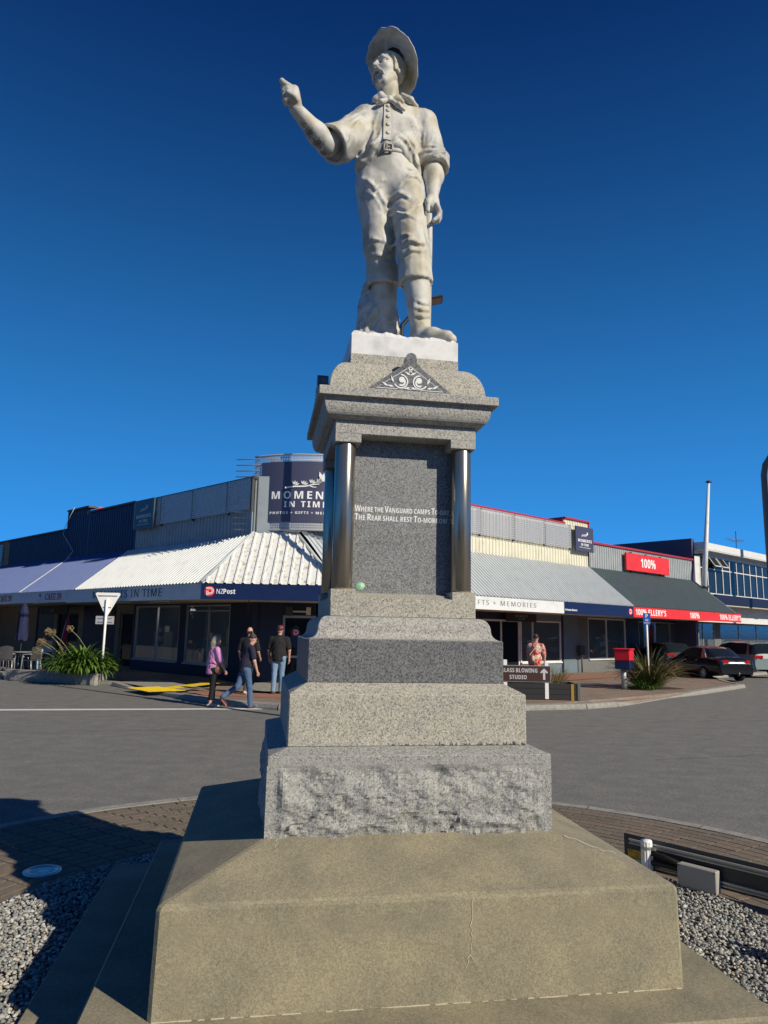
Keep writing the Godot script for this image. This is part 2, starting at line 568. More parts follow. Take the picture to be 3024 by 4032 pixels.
	M.leaf.backlight_enabled = true
	M.leaf.backlight = Color(0.25, 0.35, 0.08)
	M.leaf.vertex_color_use_as_albedo = true
	M.leaf.albedo_color = Color(1, 1, 1)
	M.seed_head = mat(lc(0.28, 0.21, 0.10), 0.9)
	M.soil = tri(mat(lc(0.09, 0.055, 0.035), 0.95), M.paver_tex, 0.8)
	M.skin = mat(lc(0.52, 0.29, 0.21), 0.55)
	M.rubber = mat(lc(0.015, 0.015, 0.015), 0.8)
	M.car_black = mat(lc(0.010, 0.012, 0.018), 0.22)
	M.car_black.clearcoat_enabled = true
	M.car_black.clearcoat = 0.4
	M.car_black.metallic_specular = 0.35
	M.car_black.clearcoat_roughness = 0.05
	M.car_silver = M.car_black.duplicate()
	M.car_silver.albedo_color = lc(0.20, 0.26, 0.27)
	M.car_slate = M.car_black.duplicate()
	M.car_slate.albedo_color = lc(0.05, 0.07, 0.085)
	M.tail_red = mat(lc(0.45, 0.008, 0.012), 0.15)
	M.carve_white = mat(lc(0.74, 0.745, 0.75), 0.75)
	M.pebble = mat(Color(1, 1, 1), 0.72)
	M.pebble.vertex_color_use_as_albedo = true
	M.tube_light = mat(Color(0.9, 0.95, 1.0), 0.5)
	M.tube_light.emission_enabled = true
	M.tube_light.emission = Color(0.95, 0.98, 1.0)
	M.tube_light.emission_energy_multiplier = 1.3

# ---------------------------------------------------------------- ground, roads, footpaths
func arc(c: Vector3, r: float, a: float, y: float) -> Vector3:
	return Vector3(c.x + r * sin(a), y, c.z - r * cos(a))

func build_ground():
	var st := S()
	q4(st, Vector3(-300, -0.06, 200), Vector3(300, -0.06, 200), Vector3(300, -0.06, -350), Vector3(-300, -0.06, -350))
	tag(obj("ground", st, M.asphalt, self), "grey asphalt ground reaching beyond the shops", "ground", "", "structure")
	st = S()
	q4(st, Vector3(-60, 0, 40), Vector3(60, 0, 40), Vector3(60, 0, -60), Vector3(-60, 0, -60))
	tag(obj("road", st, M.asphalt, self), "worn grey asphalt road of the roundabout", "road", "", "structure")
	# painted limit line
	st = S()
	var l0 := Vector3(-9.6, 0.004, -15.83)
	var l1 := Vector3(-2.74, 0.004, -17.36)
	var lw := Vector3(0.05, 0, 0.27)
	q4(st, l0, l1, l1 - lw, l0 - lw)
	tag(obj("road_line", st, M.line_paint, self), "long white limit line painted across the side road", "road marking", "", "structure")
	st = S()
	q4(st, Vector3(16.2, 0.004, -30.95), Vector3(22.0, 0.004, -32.2), Vector3(22.0, 0.004, -32.4), Vector3(16.2, 0.004, -31.15))
	tag(obj("parking_line", st, M.line_paint, self), "white bay line painted behind the parked black sedan", "road marking", "", "structure")
	# fine cracks and sealed seams in the asphalt
	rng.seed = 17
	for e in [[Vector3(9.5, 0.003, -17.5), Vector3(15.5, 0.003, -22.0)], [Vector3(4.2, 0.003, -11.5), Vector3(9.0, 0.003, -13.2)], [Vector3(-8.5, 0.003, -12.6), Vector3(-3.4, 0.003, -13.8)], [Vector3(6.0, 0.003, -16.4), Vector3(12.5, 0.003, -18.0)], [Vector3(-7.5, 0.003, -19.6), Vector3(-10.5, 0.003, -20.2)]]:
		st = S()
		var prev: Vector3 = e[0]
		var n := 26
		for i in range(1, n + 1):
			var p: Vector3 = (e[0] as Vector3).lerp(e[1], float(i) / n) + Vector3(rng.randf_range(-0.05, 0.05), 0, rng.randf_range(-0.08, 0.08))
			var w := rng.randf_range(0.006, 0.022)
			q4(st, prev, p, p + Vector3(0, 0, -w), prev + Vector3(0, 0, -w))
			prev = p
		tag(obj("road_crack", st, M.trim_olive, self), "thin dark crack line in the asphalt road", "crack", "cracks in the road surface", "structure")
	# footpath on the far side, with its kerb
	var kerb := [Vector2(-30.5, -44.2), Vector2(-20, -34.0), Vector2(-13.4, -26.4), Vector2(-12.6, -24.9), Vector2(-8.75, -23.35), Vector2(-8.3, -23.15), Vector2(-6.97, -21.6), Vector2(-5.03, -19.33), Vector2(-3.76, -18.07), Vector2(-2.83, -17.62), Vector2(-2.33, -17.31), Vector2(-0.9, -17.0), Vector2(0.8, -17.02), Vector2(2.4, -17.6), Vector2(3.67, -18.4), Vector2(5.2, -18.98), Vector2(6.2, -19.7), Vector2(6.99, -20.59), Vector2(8.62, -22.58), Vector2(10.3, -24.2), Vector2(13.63, -27.9), Vector2(13.75, -29.2), Vector2(14.9, -33.6), Vector2(22.0, -40.0), Vector2(40, -56)]
	var drop := func(i: int) -> float:
		# dropped kerbs at the two crossings
		var p: Vector2 = kerb[i]
		if p.distance_to(Vector2(-6.97, -21.6)) < 0.2: return 0.02
		if p.distance_to(Vector2(6.99, -20.59)) < 0.2 or p.distance_to(Vector2(8.62, -22.58)) < 0.2: return 0.025
		return 0.13
	var poly := PackedVector2Array(kerb)
	poly.append(Vector2(40, -90))
	poly.append(Vector2(-45, -90))
	st = S()
	var ix := Geometry2D.triangulate_polygon(poly)
	for i in range(0, ix.size(), 3):
		var p0 := poly[ix[i]]
		var p1 := poly[ix[i + 1]]
		var p2 := poly[ix[i + 2]]
		var tri_ := []
		for p in [p0, p1, p2]:
			var k := kerb.find(p)
			var y: float = 0.11 if k < 0 else minf(0.11, drop.call(k))
			tri_.append(Vector3(p.x, y, p.y))
		face(st, tri_, Vector3(tri_[0].x, -100, tri_[0].z))
	var path := obj("footpath", st, M.footpath, self)
	tag(path, "brown paved footpath in front of the corner shops", "footpath", "", "structure")
	st = S()
	q4(st, Vector3(4.2, 0.117, -25.6), Vector3(8.0, 0.117, -29.2), Vector3(13.0, 0.117, -34.0), Vector3(3.0, 0.117, -30.5))
	q4(st, Vector3(-4.6, 0.117, -19.35), Vector3(-2.2, 0.117, -18.9), Vector3(-2.2, 0.117, -20.1), Vector3(-5.4, 0.117, -20.6))
	obj("red_paving", st, M.red_path, path)
	st = S()
	q4(st, Vector3(-8.2, 0.1165, -23.2), Vector3(-5.6, 0.1165, -20.2), Vector3(-5.2, 0.1165, -21.7), Vector3(-7.6, 0.1165, -24.9))
	q4(st, Vector3(-3.7, 0.1165, -20.9), Vector3(-1.2, 0.1165, -20.9), Vector3(-1.4, 0.1165, -24.2), Vector3(-4.1, 0.1165, -24.2))
	obj("concrete_paving", st, M.grey_path, path)
	# tactile paving: yellow pad with studs
	var pad := Node3D.new()
	pad.name = "tactile_paving"
	path.add_child(pad)
	st = S()
	q4(st, Vector3(-7.25, 0.1205, -21.2), Vector3(-6.2, 0.1205, -19.95), Vector3(-5.35, 0.1205, -20.55), Vector3(-6.5, 0.1205, -21.75))
	q4(st, Vector3(-6.3, 0.1205, -21.53), Vector3(-5.85, 0.1205, -21.1), Vector3(-4.9, 0.1205, -24.0), Vector3(-5.5, 0.1205, -24.0))
	for i in 12:
		for j in 9:
			var p := Vector3(-7.25, 0.123, -21.2).lerp(Vector3(-6.2, 0.123, -19.95), (i + 0.5) / 12).lerp(Vector3(-6.5, 0.123, -21.75).lerp(Vector3(-5.35, 0.123, -20.55), (i + 0.5) / 12), (j + 0.5) / 9)
			box(st, p, Vector3(0.035, 0.008, 0.035))
	obj("studded_pad", st, M.yellow, pad)
	# kerb stones along the footpath edge, one per length
	var kn := Node3D.new()
	kn.name = "kerb"
	add_child(kn)
	tag(kn, "concrete kerb along the edge of the shop footpath", "kerb", "", "structure")
	for i in kerb.size() - 1:
		var a: Vector2 = kerb[i]
		var b: Vector2 = kerb[i + 1]
		var ya: float = drop.call(i)
		var yb: float = drop.call(i + 1)
		var n := (b - a).orthogonal().normalized()
		if n.y < 0: n = -n
		st = S()
		var pr := [Vector2(0.10, -0.05), Vector2(0.10, 0.35), Vector2(0.07, 0.9), Vector2(0.0, 1.0), Vector2(-0.16, 1.0), Vector2(-0.16, -0.05)]
		for k in pr.size() - 1:
			var p: Vector2 = pr[k]
			var q: Vector2 = pr[k + 1]
			var P := func(o: Vector2, s: Vector2, y: float) -> Vector3: return Vector3(o.x + n.x * s.x, s.y * (y + 0.004), o.y + n.y * s.x)
			q4(st, P.call(a, p, ya), P.call(b, p, yb), P.call(b, q, yb), P.call(a, q, ya))
		obj("kerb_stone", st, M.kerb, kn)
	build_island()

func build_island():
	# the roundabout island: kerb ring, pavers laid in rings, pebbles round the steps
	var c := MON
	var isl := Node3D.new()
	isl.name = "roundabout_paving"
	add_child(isl)
	tag(isl, "brown brick paving ring round the monument", "paving", "", "structure")
	var st := S()
	for i in 96:
		var a0 := TAU * i / 96
		var a1 := TAU * (i + 1) / 96
		q4(st, arc(c, 2.4, a0, 0.1028), arc(c, 2.4, a1, 0.1028), arc(c, 4.2, a1, 0.1028), arc(c, 4.2, a0, 0.1028))
	obj("bedding", st, M.joint, isl)
	for i in 24:
		st = S()
		for j in 6:
			var a0 := TAU * (i + (j + 0.02) / 6.0) / 24
			var a1 := TAU * (i + (j + 0.98) / 6.0) / 24
			if j < 5: a1 = TAU * (i + (j + 1.02) / 6.0) / 24
			q4(st, arc(c, 4.17, a0, 0.112), arc(c, 4.17, a1, 0.112), arc(c, 4.30, a1, 0.112), arc(c, 4.30, a0, 0.112))
			q4(st, arc(c, 4.30, a0, 0.112), arc(c, 4.30, a1, 0.112), arc(c, 4.36, a1, 0.0), arc(c, 4.36, a0, 0.0))
			q4(st, arc(c, 4.17, a0, 0.05), arc(c, 4.17, a1, 0.05), arc(c, 4.17, a1, 0.112), arc(c, 4.17, a0, 0.112))
		obj("kerb_segment", st, M.kerb, isl)
	rng.seed = 5
	var n_single := 0
	var rest := S()
	var rows := 14
	var dr := (4.165 - 2.545) / rows
	var list := []
	for k in rows:
		var r0 := 2.545 + dr * k
		var cnt := int(round(TAU * (r0 + dr * 0.5) / 0.232))
		for i in cnt:
			var a0 := TAU * (i + 0.5 * (k % 2)) / cnt
			var am := a0 + PI / cnt
			var p := arc(c, r0 + dr * 0.5, am, 0.1)
			# keep the sectors the camera looks at: left and right of the monument and behind it
			var z := p.z
			if z > -3.6: continue
			var seen := (p.x < -1.3 and p.x > z * 0.56) or (p.x > 1.5 and p.x < -z * 0.58)
			list.append([r0, a0, TAU / cnt, seen, p])
	for e in list:
		var r0: float = e[0]
		var a0: float = e[1]
		var da: float = e[2]
		var y := 0.1065 + rng.randf_range(0.0, 0.0025)
		var g := 0.005
		var s := S() if e[3] and n_single < 298 else rest
		var p := []
		for yy in [0.094, y]:
			var ch := 0.0012 if yy == y else 0.0
			for q in [[0, 0], [0, 1], [1, 1], [1, 0]]:
				var rr: float = r0 + g + ch if q[0] == 0 else r0 + dr - g - ch
				var aa: float = a0 + (g + ch) / r0 if q[1] == 0 else a0 + da - (g + ch) / r0
				p.append(arc(c, rr, aa, yy))
		var m := (p[0] + p[6]) * 0.5 as Vector3
		face(s, [p[4], p[5], p[6], p[7]], m)
		for f in [[0, 1, 5, 4], [1, 2, 6, 5], [2, 3, 7, 6], [3, 0, 4, 7]]:
			face(s, [p[f[0]], p[f[1]], p[f[2]], p[f[3]]], m)
		if s != rest:
			n_single += 1
			obj("paver", s, M["paver%d" % rng.randi_range(0, 3)], isl)
	tag(obj("distant_pavers", rest, M.paver1, isl), "", "", "", "stuff")
	# moss tufts in the joints
	var ms := S()
	for i in 60:
		var a := deg_to_rad(rng.randf_range(-38, -20))
		var r := 2.545 + dr * rng.randi_range(3, 13)
		var p := arc(c, r, a, 0.106)
		for j in 4:
			box(ms, p + Vector3(rng.randf_range(-0.03, 0.03), 0, rng.randf_range(-0.02, 0.02)), Vector3(0.016, 0.006, 0.012), Basis(Vector3.UP, rng.randf() * 3))
	tag(obj("moss", ms, mat(lc(0.10, 0.11, 0.03), 0.95), isl), "", "", "", "stuff")
	# pebbles
	var base := S()
	for i in 64:
		var a0 := TAU * i / 64
		var a1 := TAU * (i + 1) / 64
		q4(base, arc(c, 0.5, a0, 0.1), arc(c, 0.5, a1, 0.1), arc(c, 2.535, a1, 0.1), arc(c, 2.535, a0, 0.1))
	tag(obj("pebble_bed", base, M.soil, self), "dark ground under the loose pebbles", "ground", "", "structure")
	for variant in 3:
		var sp := S(true)
		var prof := []
		for i in 7:
			var t := PI * i / 6
			prof.append(Vector2(sin(t), -cos(t)))
		var n := FastNoiseLite.new()
		n.seed = variant + 3
		n.frequency = 0.8
		var raw := S(true)
		for i in 6:
			for j in 9:
				var vv := []
				for q in [[0, 0], [0, 1], [1, 1], [1, 0]]:
					var pr: Vector2 = prof[i + q[0]]
					var a: float = TAU * (j + q[1]) / 9
					var v := Vector3(pr.x * cos(a), pr.y, -pr.x * sin(a))
					v *= 1.0 + 0.28 * n.get_noise_3dv(v)
					vv.append(v * Vector3(1.0, 0.55, 0.72))
				q4(raw, vv[0], vv[1], vv[2], vv[3])
		var mm := MultiMesh.new()
		mm.transform_format = MultiMesh.TRANSFORM_3D
		mm.use_colors = true
		mm.mesh = mesh_of(raw)
		var xs := []
		var cols := []
		rng.seed = 100 + variant
		while xs.size() < 11000:
			var a := rng.randf_range(-PI * 0.86, PI * 0.86)
			var r := sqrt(rng.randf_range(1.6, 2.53 * 2.53))
			var p := arc(c, r, a, 0)
			var lp := (p - c).rotated(Vector3.UP, -deg_to_rad(MON_YAW))
			if maxf(absf(lp.x), absf(lp.z)) < 1.69: continue
			var sz := rng.randf_range(0.0075, 0.0145) * (1.5 if rng.randf() < 0.07 else 1.0)
			var b := Basis.from_euler(Vector3(rng.randf_range(-0.5, 0.5), rng.randf() * TAU, rng.randf_range(-0.5, 0.5))).scaled_local(Vector3.ONE * sz)
			xs.append(Transform3D(b, Vector3(p.x, 0.105 + rng.randf_range(0, 0.032), p.z)))
			var g := rng.randf()
			var col := Color(0.20, 0.21, 0.205).lerp(Color(0.52, 0.52, 0.485), g * g)
			if rng.randf() < 0.15: col = Color(0.15, 0.16, 0.165)
			if rng.randf() < 0.1: col = Color(0.42, 0.36, 0.28)
			cols.append(col)
		mm.instance_count = xs.size()
		for i in xs.size():
			mm.set_instance_transform(i, xs[i])
			mm.set_instance_color(i, cols[i])
		var mi := MultiMeshInstance3D.new()
		mi.name = numbered("gravel")
		mi.multimesh = mm
		mi.material_override = M.pebble
		add_child(mi)
		tag(mi, "grey river pebbles spread round the monument steps", "gravel", "pebbles round the monument", "stuff")

# ---------------------------------------------------------------- smooth bodies: distances to bones, meshed as surface nets
class Sdf:
	var typ := PackedInt32Array()
	var pa: Array[Vector3] = []
	var ba: Array[Vector3] = []
	var inv := PackedFloat32Array()
	var ra := PackedFloat32Array()
	var rb := PackedFloat32Array()
	var kk := PackedFloat32Array()
	var sub := PackedInt32Array()
	var fold := PackedFloat32Array()
	var tf: Array[Transform3D] = []
	var rad: Array[Vector3] = []
	var cen: Array[Vector3] = []
	var br := PackedFloat32Array()
	var noise := FastNoiseLite.new()
	var nscale := Vector3(9, 4, 9)
	var floor_y := -1e9
	func _init():
		noise.noise_type = FastNoiseLite.TYPE_SIMPLEX_SMOOTH
		noise.frequency = 1.0
		noise.fractal_type = FastNoiseLite.FRACTAL_RIDGED
		noise.fractal_octaves = 2
	func _add(t: int, a: Vector3, b: Vector3, r0: float, r1: float, k: float, s: int, f: float, x: Transform3D, rd: Vector3, c: Vector3, bound: float):
		typ.append(t); pa.append(a); ba.append(b - a)
		inv.append(1.0 / maxf((b - a).length_squared(), 1e-9))
		ra.append(r0); rb.append(r1); kk.append(k); sub.append(s); fold.append(f); tf.append(x); rad.append(rd); cen.append(c)
		br.append(bound + f + k)
	func cap(a: Vector3, b: Vector3, r0: float, r1: float, k := 0.03, f := 0.0, s := 0):
		_add(0, a, b, r0, r1, k, s, f, Transform3D(), Vector3.ZERO, (a + b) * 0.5, a.distance_to(b) * 0.5 + maxf(r0, r1))
	func ell(c: Vector3, r: Vector3, k := 0.03, f := 0.0, b := Basis(), s := 0):
		_add(1, c, c, 0, 0, k, s, f, Transform3D(b, c).affine_inverse(), r, c, maxf(r.x, maxf(r.y, r.z)))
	# rounded cylinder round the segment a-b
	func cyl(a: Vector3, b: Vector3, r0: float, r1: float, edge: float, k := 0.01, f := 0.0, s := 0):
		_add(2, a, b, r0, r1, k, s, f, Transform3D(), Vector3(edge, (b - a).length(), 0), (a + b) * 0.5, a.distance_to(b) * 0.5 + maxf(r0, r1))
	func chain(pts: Array, r, k := 0.01, f := 0.0, s := 0):
		for i in pts.size() - 1:
			cap(pts[i], pts[i + 1], r[i] if r is Array else r, r[i + 1] if r is Array else r, k, f, s)
	func ev(p: Vector3, ids: PackedInt32Array) -> float:
		var d := 10.0
		var nz := 99.0
		for i in ids:
			var di: float
			var t := typ[i]
			if t == 0:
				var v := p - pa[i]
				var h := clampf(v.dot(ba[i]) * inv[i], 0.0, 1.0)
				di = (v - ba[i] * h).length() - lerpf(ra[i], rb[i], h)
			elif t == 1:
				var q := tf[i] * p
				var e := q / rad[i]
				var k0 := e.length()
				var k1 := (e / rad[i]).length()
				di = k0 * (k0 - 1.0) / maxf(k1, 1e-6)
			else:
				var v := p - pa[i]
				var h := v.dot(ba[i]) * inv[i]
				var radial := (v - ba[i] * h).length()
				var ln := rad[i].y
				var e := rad[i].x
				var x := radial - lerpf(ra[i], rb[i], clampf(h, 0.0, 1.0)) + e
				var y := absf(h - 0.5) * ln - ln * 0.5 + e
				di = minf(maxf(x, y), 0.0) + Vector2(maxf(x, 0.0), maxf(y, 0.0)).length() - e
			if fold[i] > 0.0:
				if nz > 90.0: nz = noise.get_noise_3dv(p * nscale)
				di -= fold[i] * nz
			var k := kk[i]
			if sub[i] == 1:
				var hh := maxf(k - absf(d + di), 0.0) / k
				d = maxf(d, -di) + hh * hh * k * 0.25
			else:
				var hh := maxf(k - absf(d - di), 0.0) / k
				d = minf(d, di) - hh * hh * k * 0.25
		return maxf(d, floor_y - p.y)
	func all() -> PackedInt32Array:
		return PackedInt32Array(range(typ.size()))
	func surface_z(x: float, y: float, z := 0.6) -> float:
		var ids := all()
		for i in 60:
			var d := ev(Vector3(x, y, z), ids)
			if d < 0.0008: break
			z -= d * 0.7
		return z
	var stains := []
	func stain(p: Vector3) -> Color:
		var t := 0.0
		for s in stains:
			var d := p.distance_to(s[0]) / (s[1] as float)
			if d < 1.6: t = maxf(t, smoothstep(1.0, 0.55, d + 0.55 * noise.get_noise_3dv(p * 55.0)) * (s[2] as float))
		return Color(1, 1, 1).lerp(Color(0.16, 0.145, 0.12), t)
	func mesh(st: SurfaceTool, cell: float):
		var lo := Vector3.ONE * 1e9
		var hi := -lo
		for i in typ.size():
			if sub[i] == 1: continue
			lo = lo.min(cen[i] - Vector3.ONE * br[i])
			hi = hi.max(cen[i] + Vector3.ONE * br[i])
		lo -= Vector3.ONE * cell * 2
		var NB := 6
		var bs := cell * NB
		var nb := ((hi - lo) / bs).ceil() + Vector3.ONE
		var NX := int(nb.x) * NB + 2
		var NY := int(nb.y) * NB + 2
		var R := bs * 0.87
		var verts := {}
		var edges := PackedInt64Array()
		var base := 0
		var vlist := PackedVector3Array()
		var w := NB + 1
		var val := PackedFloat32Array()
		val.resize(w * w * w)
		for bz in int(nb.z):
			for by in int(nb.y):
				for bx in int(nb.x):
					var c := lo + (Vector3(bx, by, bz) + Vector3.ONE * 0.5) * bs
					var ids := PackedInt32Array()
					var pos := false
					for i in typ.size():
						if c.distance_to(cen[i]) - br[i] < R * 1.3:
							ids.append(i)
							if sub[i] == 0: pos = true
					if not pos: continue
					var d0 := ev(c, ids)
					if absf(d0) > R * 1.7 + 0.02: continue
					var o := lo + Vector3(bx, by, bz) * bs
					var n := 0
					for k in w:
						for j in w:
							for i in w:
								val[n] = ev(o + Vector3(i, j, k) * cell, ids)
								n += 1
					for k in NB:
						for j in NB:
							for i in NB:
								var a := (k * w + j) * w + i
								var v0 := val[a]
								var v1 := val[a + 1]
								var v2 := val[a + w]
								var v3 := val[a + w + 1]
								var v4 := val[a + w * w]
								var v5 := val[a + w * w + 1]
								var v6 := val[a + w * w + w]
								var v7 := val[a + w * w + w + 1]
								var s := int(v0 < 0) + int(v1 < 0) + int(v2 < 0) + int(v3 < 0) + int(v4 < 0) + int(v5 < 0) + int(v6 < 0) + int(v7 < 0)
								if s == 0 or s == 8: continue
								var sum := Vector3.ZERO
								var cnt := 0
								if (v0 < 0) != (v1 < 0): sum += Vector3(v0 / (v0 - v1), 0, 0); cnt += 1
								if (v2 < 0) != (v3 < 0): sum += Vector3(v2 / (v2 - v3), 1, 0); cnt += 1
								if (v4 < 0) != (v5 < 0): sum += Vector3(v4 / (v4 - v5), 0, 1); cnt += 1
								if (v6 < 0) != (v7 < 0): sum += Vector3(v6 / (v6 - v7), 1, 1); cnt += 1
								if (v0 < 0) != (v2 < 0): sum += Vector3(0, v0 / (v0 - v2), 0); cnt += 1
								if (v1 < 0) != (v3 < 0): sum += Vector3(1, v1 / (v1 - v3), 0); cnt += 1
								if (v4 < 0) != (v6 < 0): sum += Vector3(0, v4 / (v4 - v6), 1); cnt += 1
								if (v5 < 0) != (v7 < 0): sum += Vector3(1, v5 / (v5 - v7), 1); cnt += 1
								if (v0 < 0) != (v4 < 0): sum += Vector3(0, 0, v0 / (v0 - v4)); cnt += 1
								if (v1 < 0) != (v5 < 0): sum += Vector3(1, 0, v1 / (v1 - v5)); cnt += 1
								if (v2 < 0) != (v6 < 0): sum += Vector3(0, 1, v2 / (v2 - v6)); cnt += 1
								if (v3 < 0) != (v7 < 0): sum += Vector3(1, 1, v3 / (v3 - v7)); cnt += 1
								var gi := bx * NB + i
								var gj := by * NB + j
								var gk := bz * NB + k
								var key := gi + NX * (gj + NY * gk)
								verts[key] = vlist.size()
								vlist.append(o + (Vector3(i, j, k) + sum / maxi(cnt, 1)) * cell)
								if (v0 < 0) != (v1 < 0): edges.append(key * 8 + (0 if v0 < 0 else 4))
								if (v0 < 0) != (v2 < 0): edges.append(key * 8 + 1 + (0 if v0 < 0 else 4))
								if (v0 < 0) != (v4 < 0): edges.append(key * 8 + 2 + (0 if v0 < 0 else 4))
		var sx := 1
		var sy := NX
		var sz := NX * NY
		for e in edges:
			var key := e >> 3
			var ax := e & 3
			var inside_first := (e & 4) == 0
			var p: int
			var q: int
			if ax == 0: p = sy; q = sz
			elif ax == 1: p = sz; q = sx
			else: p = sx; q = sy
			var i0 = verts.get(key)
			var i1 = verts.get(key - p)
			var i2 = verts.get(key - p - q)
			var i3 = verts.get(key - q)
			if i0 == null or i1 == null or i2 == null or i3 == null: continue
			var a := vlist[i0]
			var b := vlist[i1]
			var c := vlist[i2]
			var d := vlist[i3]
			var order := [a, c, b, a, d, c] if inside_first else [a, b, c, a, c, d]
			for v in order:
				st.set_color(stain(v) if not stains.is_empty() else Color(1, 1, 1))
				st.add_vertex(v)

# ---------------------------------------------------------------- the pedestal
func curve_prof(a: Vector2, b: Vector2, bulge: float, n := 8) -> Array:
	# quarter-round like arc from a to b; bulge > 0 swells outwards
	var out := []
	for i in n + 1:
		var t := float(i) / n
		var p := a.lerp(b, t)
		var d := (b - a).orthogonal().normalized()
		out.append(p + d * bulge * sin(PI * t))
	return out

func build_pedestal():
	var t := thing("monument_pedestal", "tall stepped granite pedestal with dark corner columns and engraved panel", "pedestal", MON, deg_to_rad(MON_YAW))
	var st := S()
	sq_loft(st, [Vector2(1.70, 0.07), Vector2(1.70, 0.162), Vector2(1.692, 0.17)], 0.01)
	obj("lower_step", st, M.concrete, t)
	st = S()
	sq_loft(st, [Vector2(1.345, 0.171), Vector2(1.345, 0.414), Vector2(1.334, 0.426)], 0.012)
	obj("upper_step", st, M.concrete, t)
	# concrete plinth with slightly worn, uneven edges
	st = S()
	sq_loft(st, [Vector2(1.086, 0.427), Vector2(1.079, 0.806), Vector2(1.074, 0.819), Vector2(1.062, 0.828), Vector2(0.66, 0.958)], 0.016)
	var pl := obj("concrete_plinth", st, M.concrete, t)
	build_cracks(pl)
	build_rough_block(t)
	st = S()
	sq_loft(st, [Vector2(0.5885, 1.334), Vector2(0.5885, 1.568), Vector2(0.586, 1.575), Vector2(0.50, 1.621)], 0.006)
	obj("chamfered_block", st, M.granite_warm, t)
	# dirt line along the bottom edge of the block above the rock-faced one
	rng.seed = 77
	st = S()
	for i in 90:
		var x := rng.randf_range(-0.1, 0.575)
		var h := pow(rng.randf(), 2.0) * 0.018 * (1.0 if x > 0.1 else 0.5)
		q4(st, Vector3(x, 1.335, 0.5895), Vector3(x + rng.randf_range(0.004, 0.016), 1.335, 0.5895), Vector3(x + 0.006, 1.335 + h, 0.5895), Vector3(x + 0.002, 1.335 + h, 0.5895))
	obj("lichen_stain", st, mat(lc(0.10, 0.09, 0.07), 0.95), t)
	var og := [Vector2(0.5016, 1.623), Vector2(0.5016, 1.828), Vector2(0.499, 1.8335)]
	st = S()
	sq_loft(st, og, 0.006)
	obj("polished_block", st, M.granite_polished, t)
	st = S()
	var prof := [Vector2(0.4985, 1.8336)]
	# cyma: hollow below, round above
	for i in 9: prof.append(Vector2(0.4985 - 0.046 * sin(PI * 0.5 * i / 8.0), 1.8340 + 0.046 * (1 - cos(PI * 0.5 * i / 8.0))))
	for i in range(1, 9): prof.append(Vector2(0.4525 - 0.05 * (1 - cos(PI * 0.5 * i / 8.0)), 1.880 + 0.067 * sin(PI * 0.5 * i / 8.0)))
	sq_loft(st, prof, 0.004)
	obj("ogee_block", st, M.granite, t)
	# die: base block with raised corners and a sloping sill, the panel shaft, columns, lintel
	st = S()
	sq_loft(st, [Vector2(0.388, 1.949), Vector2(0.388, 2.044), Vector2(0.27, 2.074)], 0.004)
	for sx in [-1, 1]:
		for sz in [-1, 1]:
			bbox(st, Vector3(sx * 0.323, 2.052, sz * 0.323), Vector3(0.131, 0.068, 0.131), 0.003)
	obj("die_base", st, M.granite_warm, t)
	st = S()
	box2(st, Vector3(-0.30, 2.06, -0.264), Vector3(0.30, 2.93, 0.264))
	var shaft := obj("inscribed_shaft", st, M.granite_panel, t)
	for sx in [-1, 1]:
		for sz in [-1, 1]:
			st = S(true)
			lathe(st, [Vector2(0.0, 2.0865), Vector2(0.054, 2.0865), Vector2(0.0555, 2.089), Vector2(0.0555, 2.866), Vector2(0.054, 2.8695), Vector2(0, 2.8695)], 40, Transform3D(Basis(), Vector3(sx * 0.3235, 0, sz * 0.3235)))
			var col := obj("column", st, M.column, t)
			st = S()
			lathe(st, [Vector2(0.0575, 2.0862), Vector2(0.0575, 2.092), Vector2(0.0557, 2.092)], 24, Transform3D(Basis(), Vector3(sx * 0.3235, 0, sz * 0.3235)))
			obj("joint_ring", st, mat(lc(0.22, 0.16, 0.09), 0.9), col)
	st = S()
	bb2(st, Vector3(-0.3888, 2.9175, -0.3888), Vector3(0.3888, 2.99, 0.3888), 0.003)
	for sx in [-1, 1]:
		for sz in [-1, 1]:
			bb2(st, Vector3(minf(sx * 0.247, sx * 0.3886), 2.8702, minf(sz * 0.247, sz * 0.3886)), Vector3(maxf(sx * 0.247, sx * 0.3886), 2.92, maxf(sz * 0.247, sz * 0.3886)), 0.003)
	obj("lintel", st, M.granite, t)
	st = S()
	prof = [Vector2(0.392, 2.9905), Vector2(0.405, 2.9935), Vector2(0.418, 3.0)]
	for i in range(1, 8): prof.append(Vector2(0.418 + 0.040 * sin(PI * 0.5 * i / 7.0), 3.0 + 0.082 * (1 - cos(PI * 0.5 * i / 7.0))))
	prof += [Vector2(0.460, 3.0975), Vector2(0.4905, 3.098), Vector2(0.4905, 3.141), Vector2(0.487, 3.145)]
	sq_loft(st, prof, 0.004)
	obj("cornice", st, M.granite, t)
	st = S()
	prof = []
	for i in 13:
		var a := PI * 0.5 * i / 12.0
		prof.append(Vector2(0.306 + 0.128 * cos(a), 3.1455 + 0.196 * sin(a)))
	sq_loft(st, prof, 0.004)
	obj("cushion_block", st, M.granite_warm, t)
	st = S()
	sq_loft(st, [Vector2(0.3096, 3.3415), Vector2(0.3096, 3.402)], 0.003)
	obj("neck_block", st, M.granite_warm, t)
	for k in 4: build_pediment(t, k)
	# the verse, cut and painted white on the front of the shaft
	verse(shaft, "@Where the @Vanguard camps @To-day,", 2.534, -0.258, 0.282)
	verse(shaft, "@The @Rear shall rest @To-morrow.\"", 2.487, -0.258, 0.286)

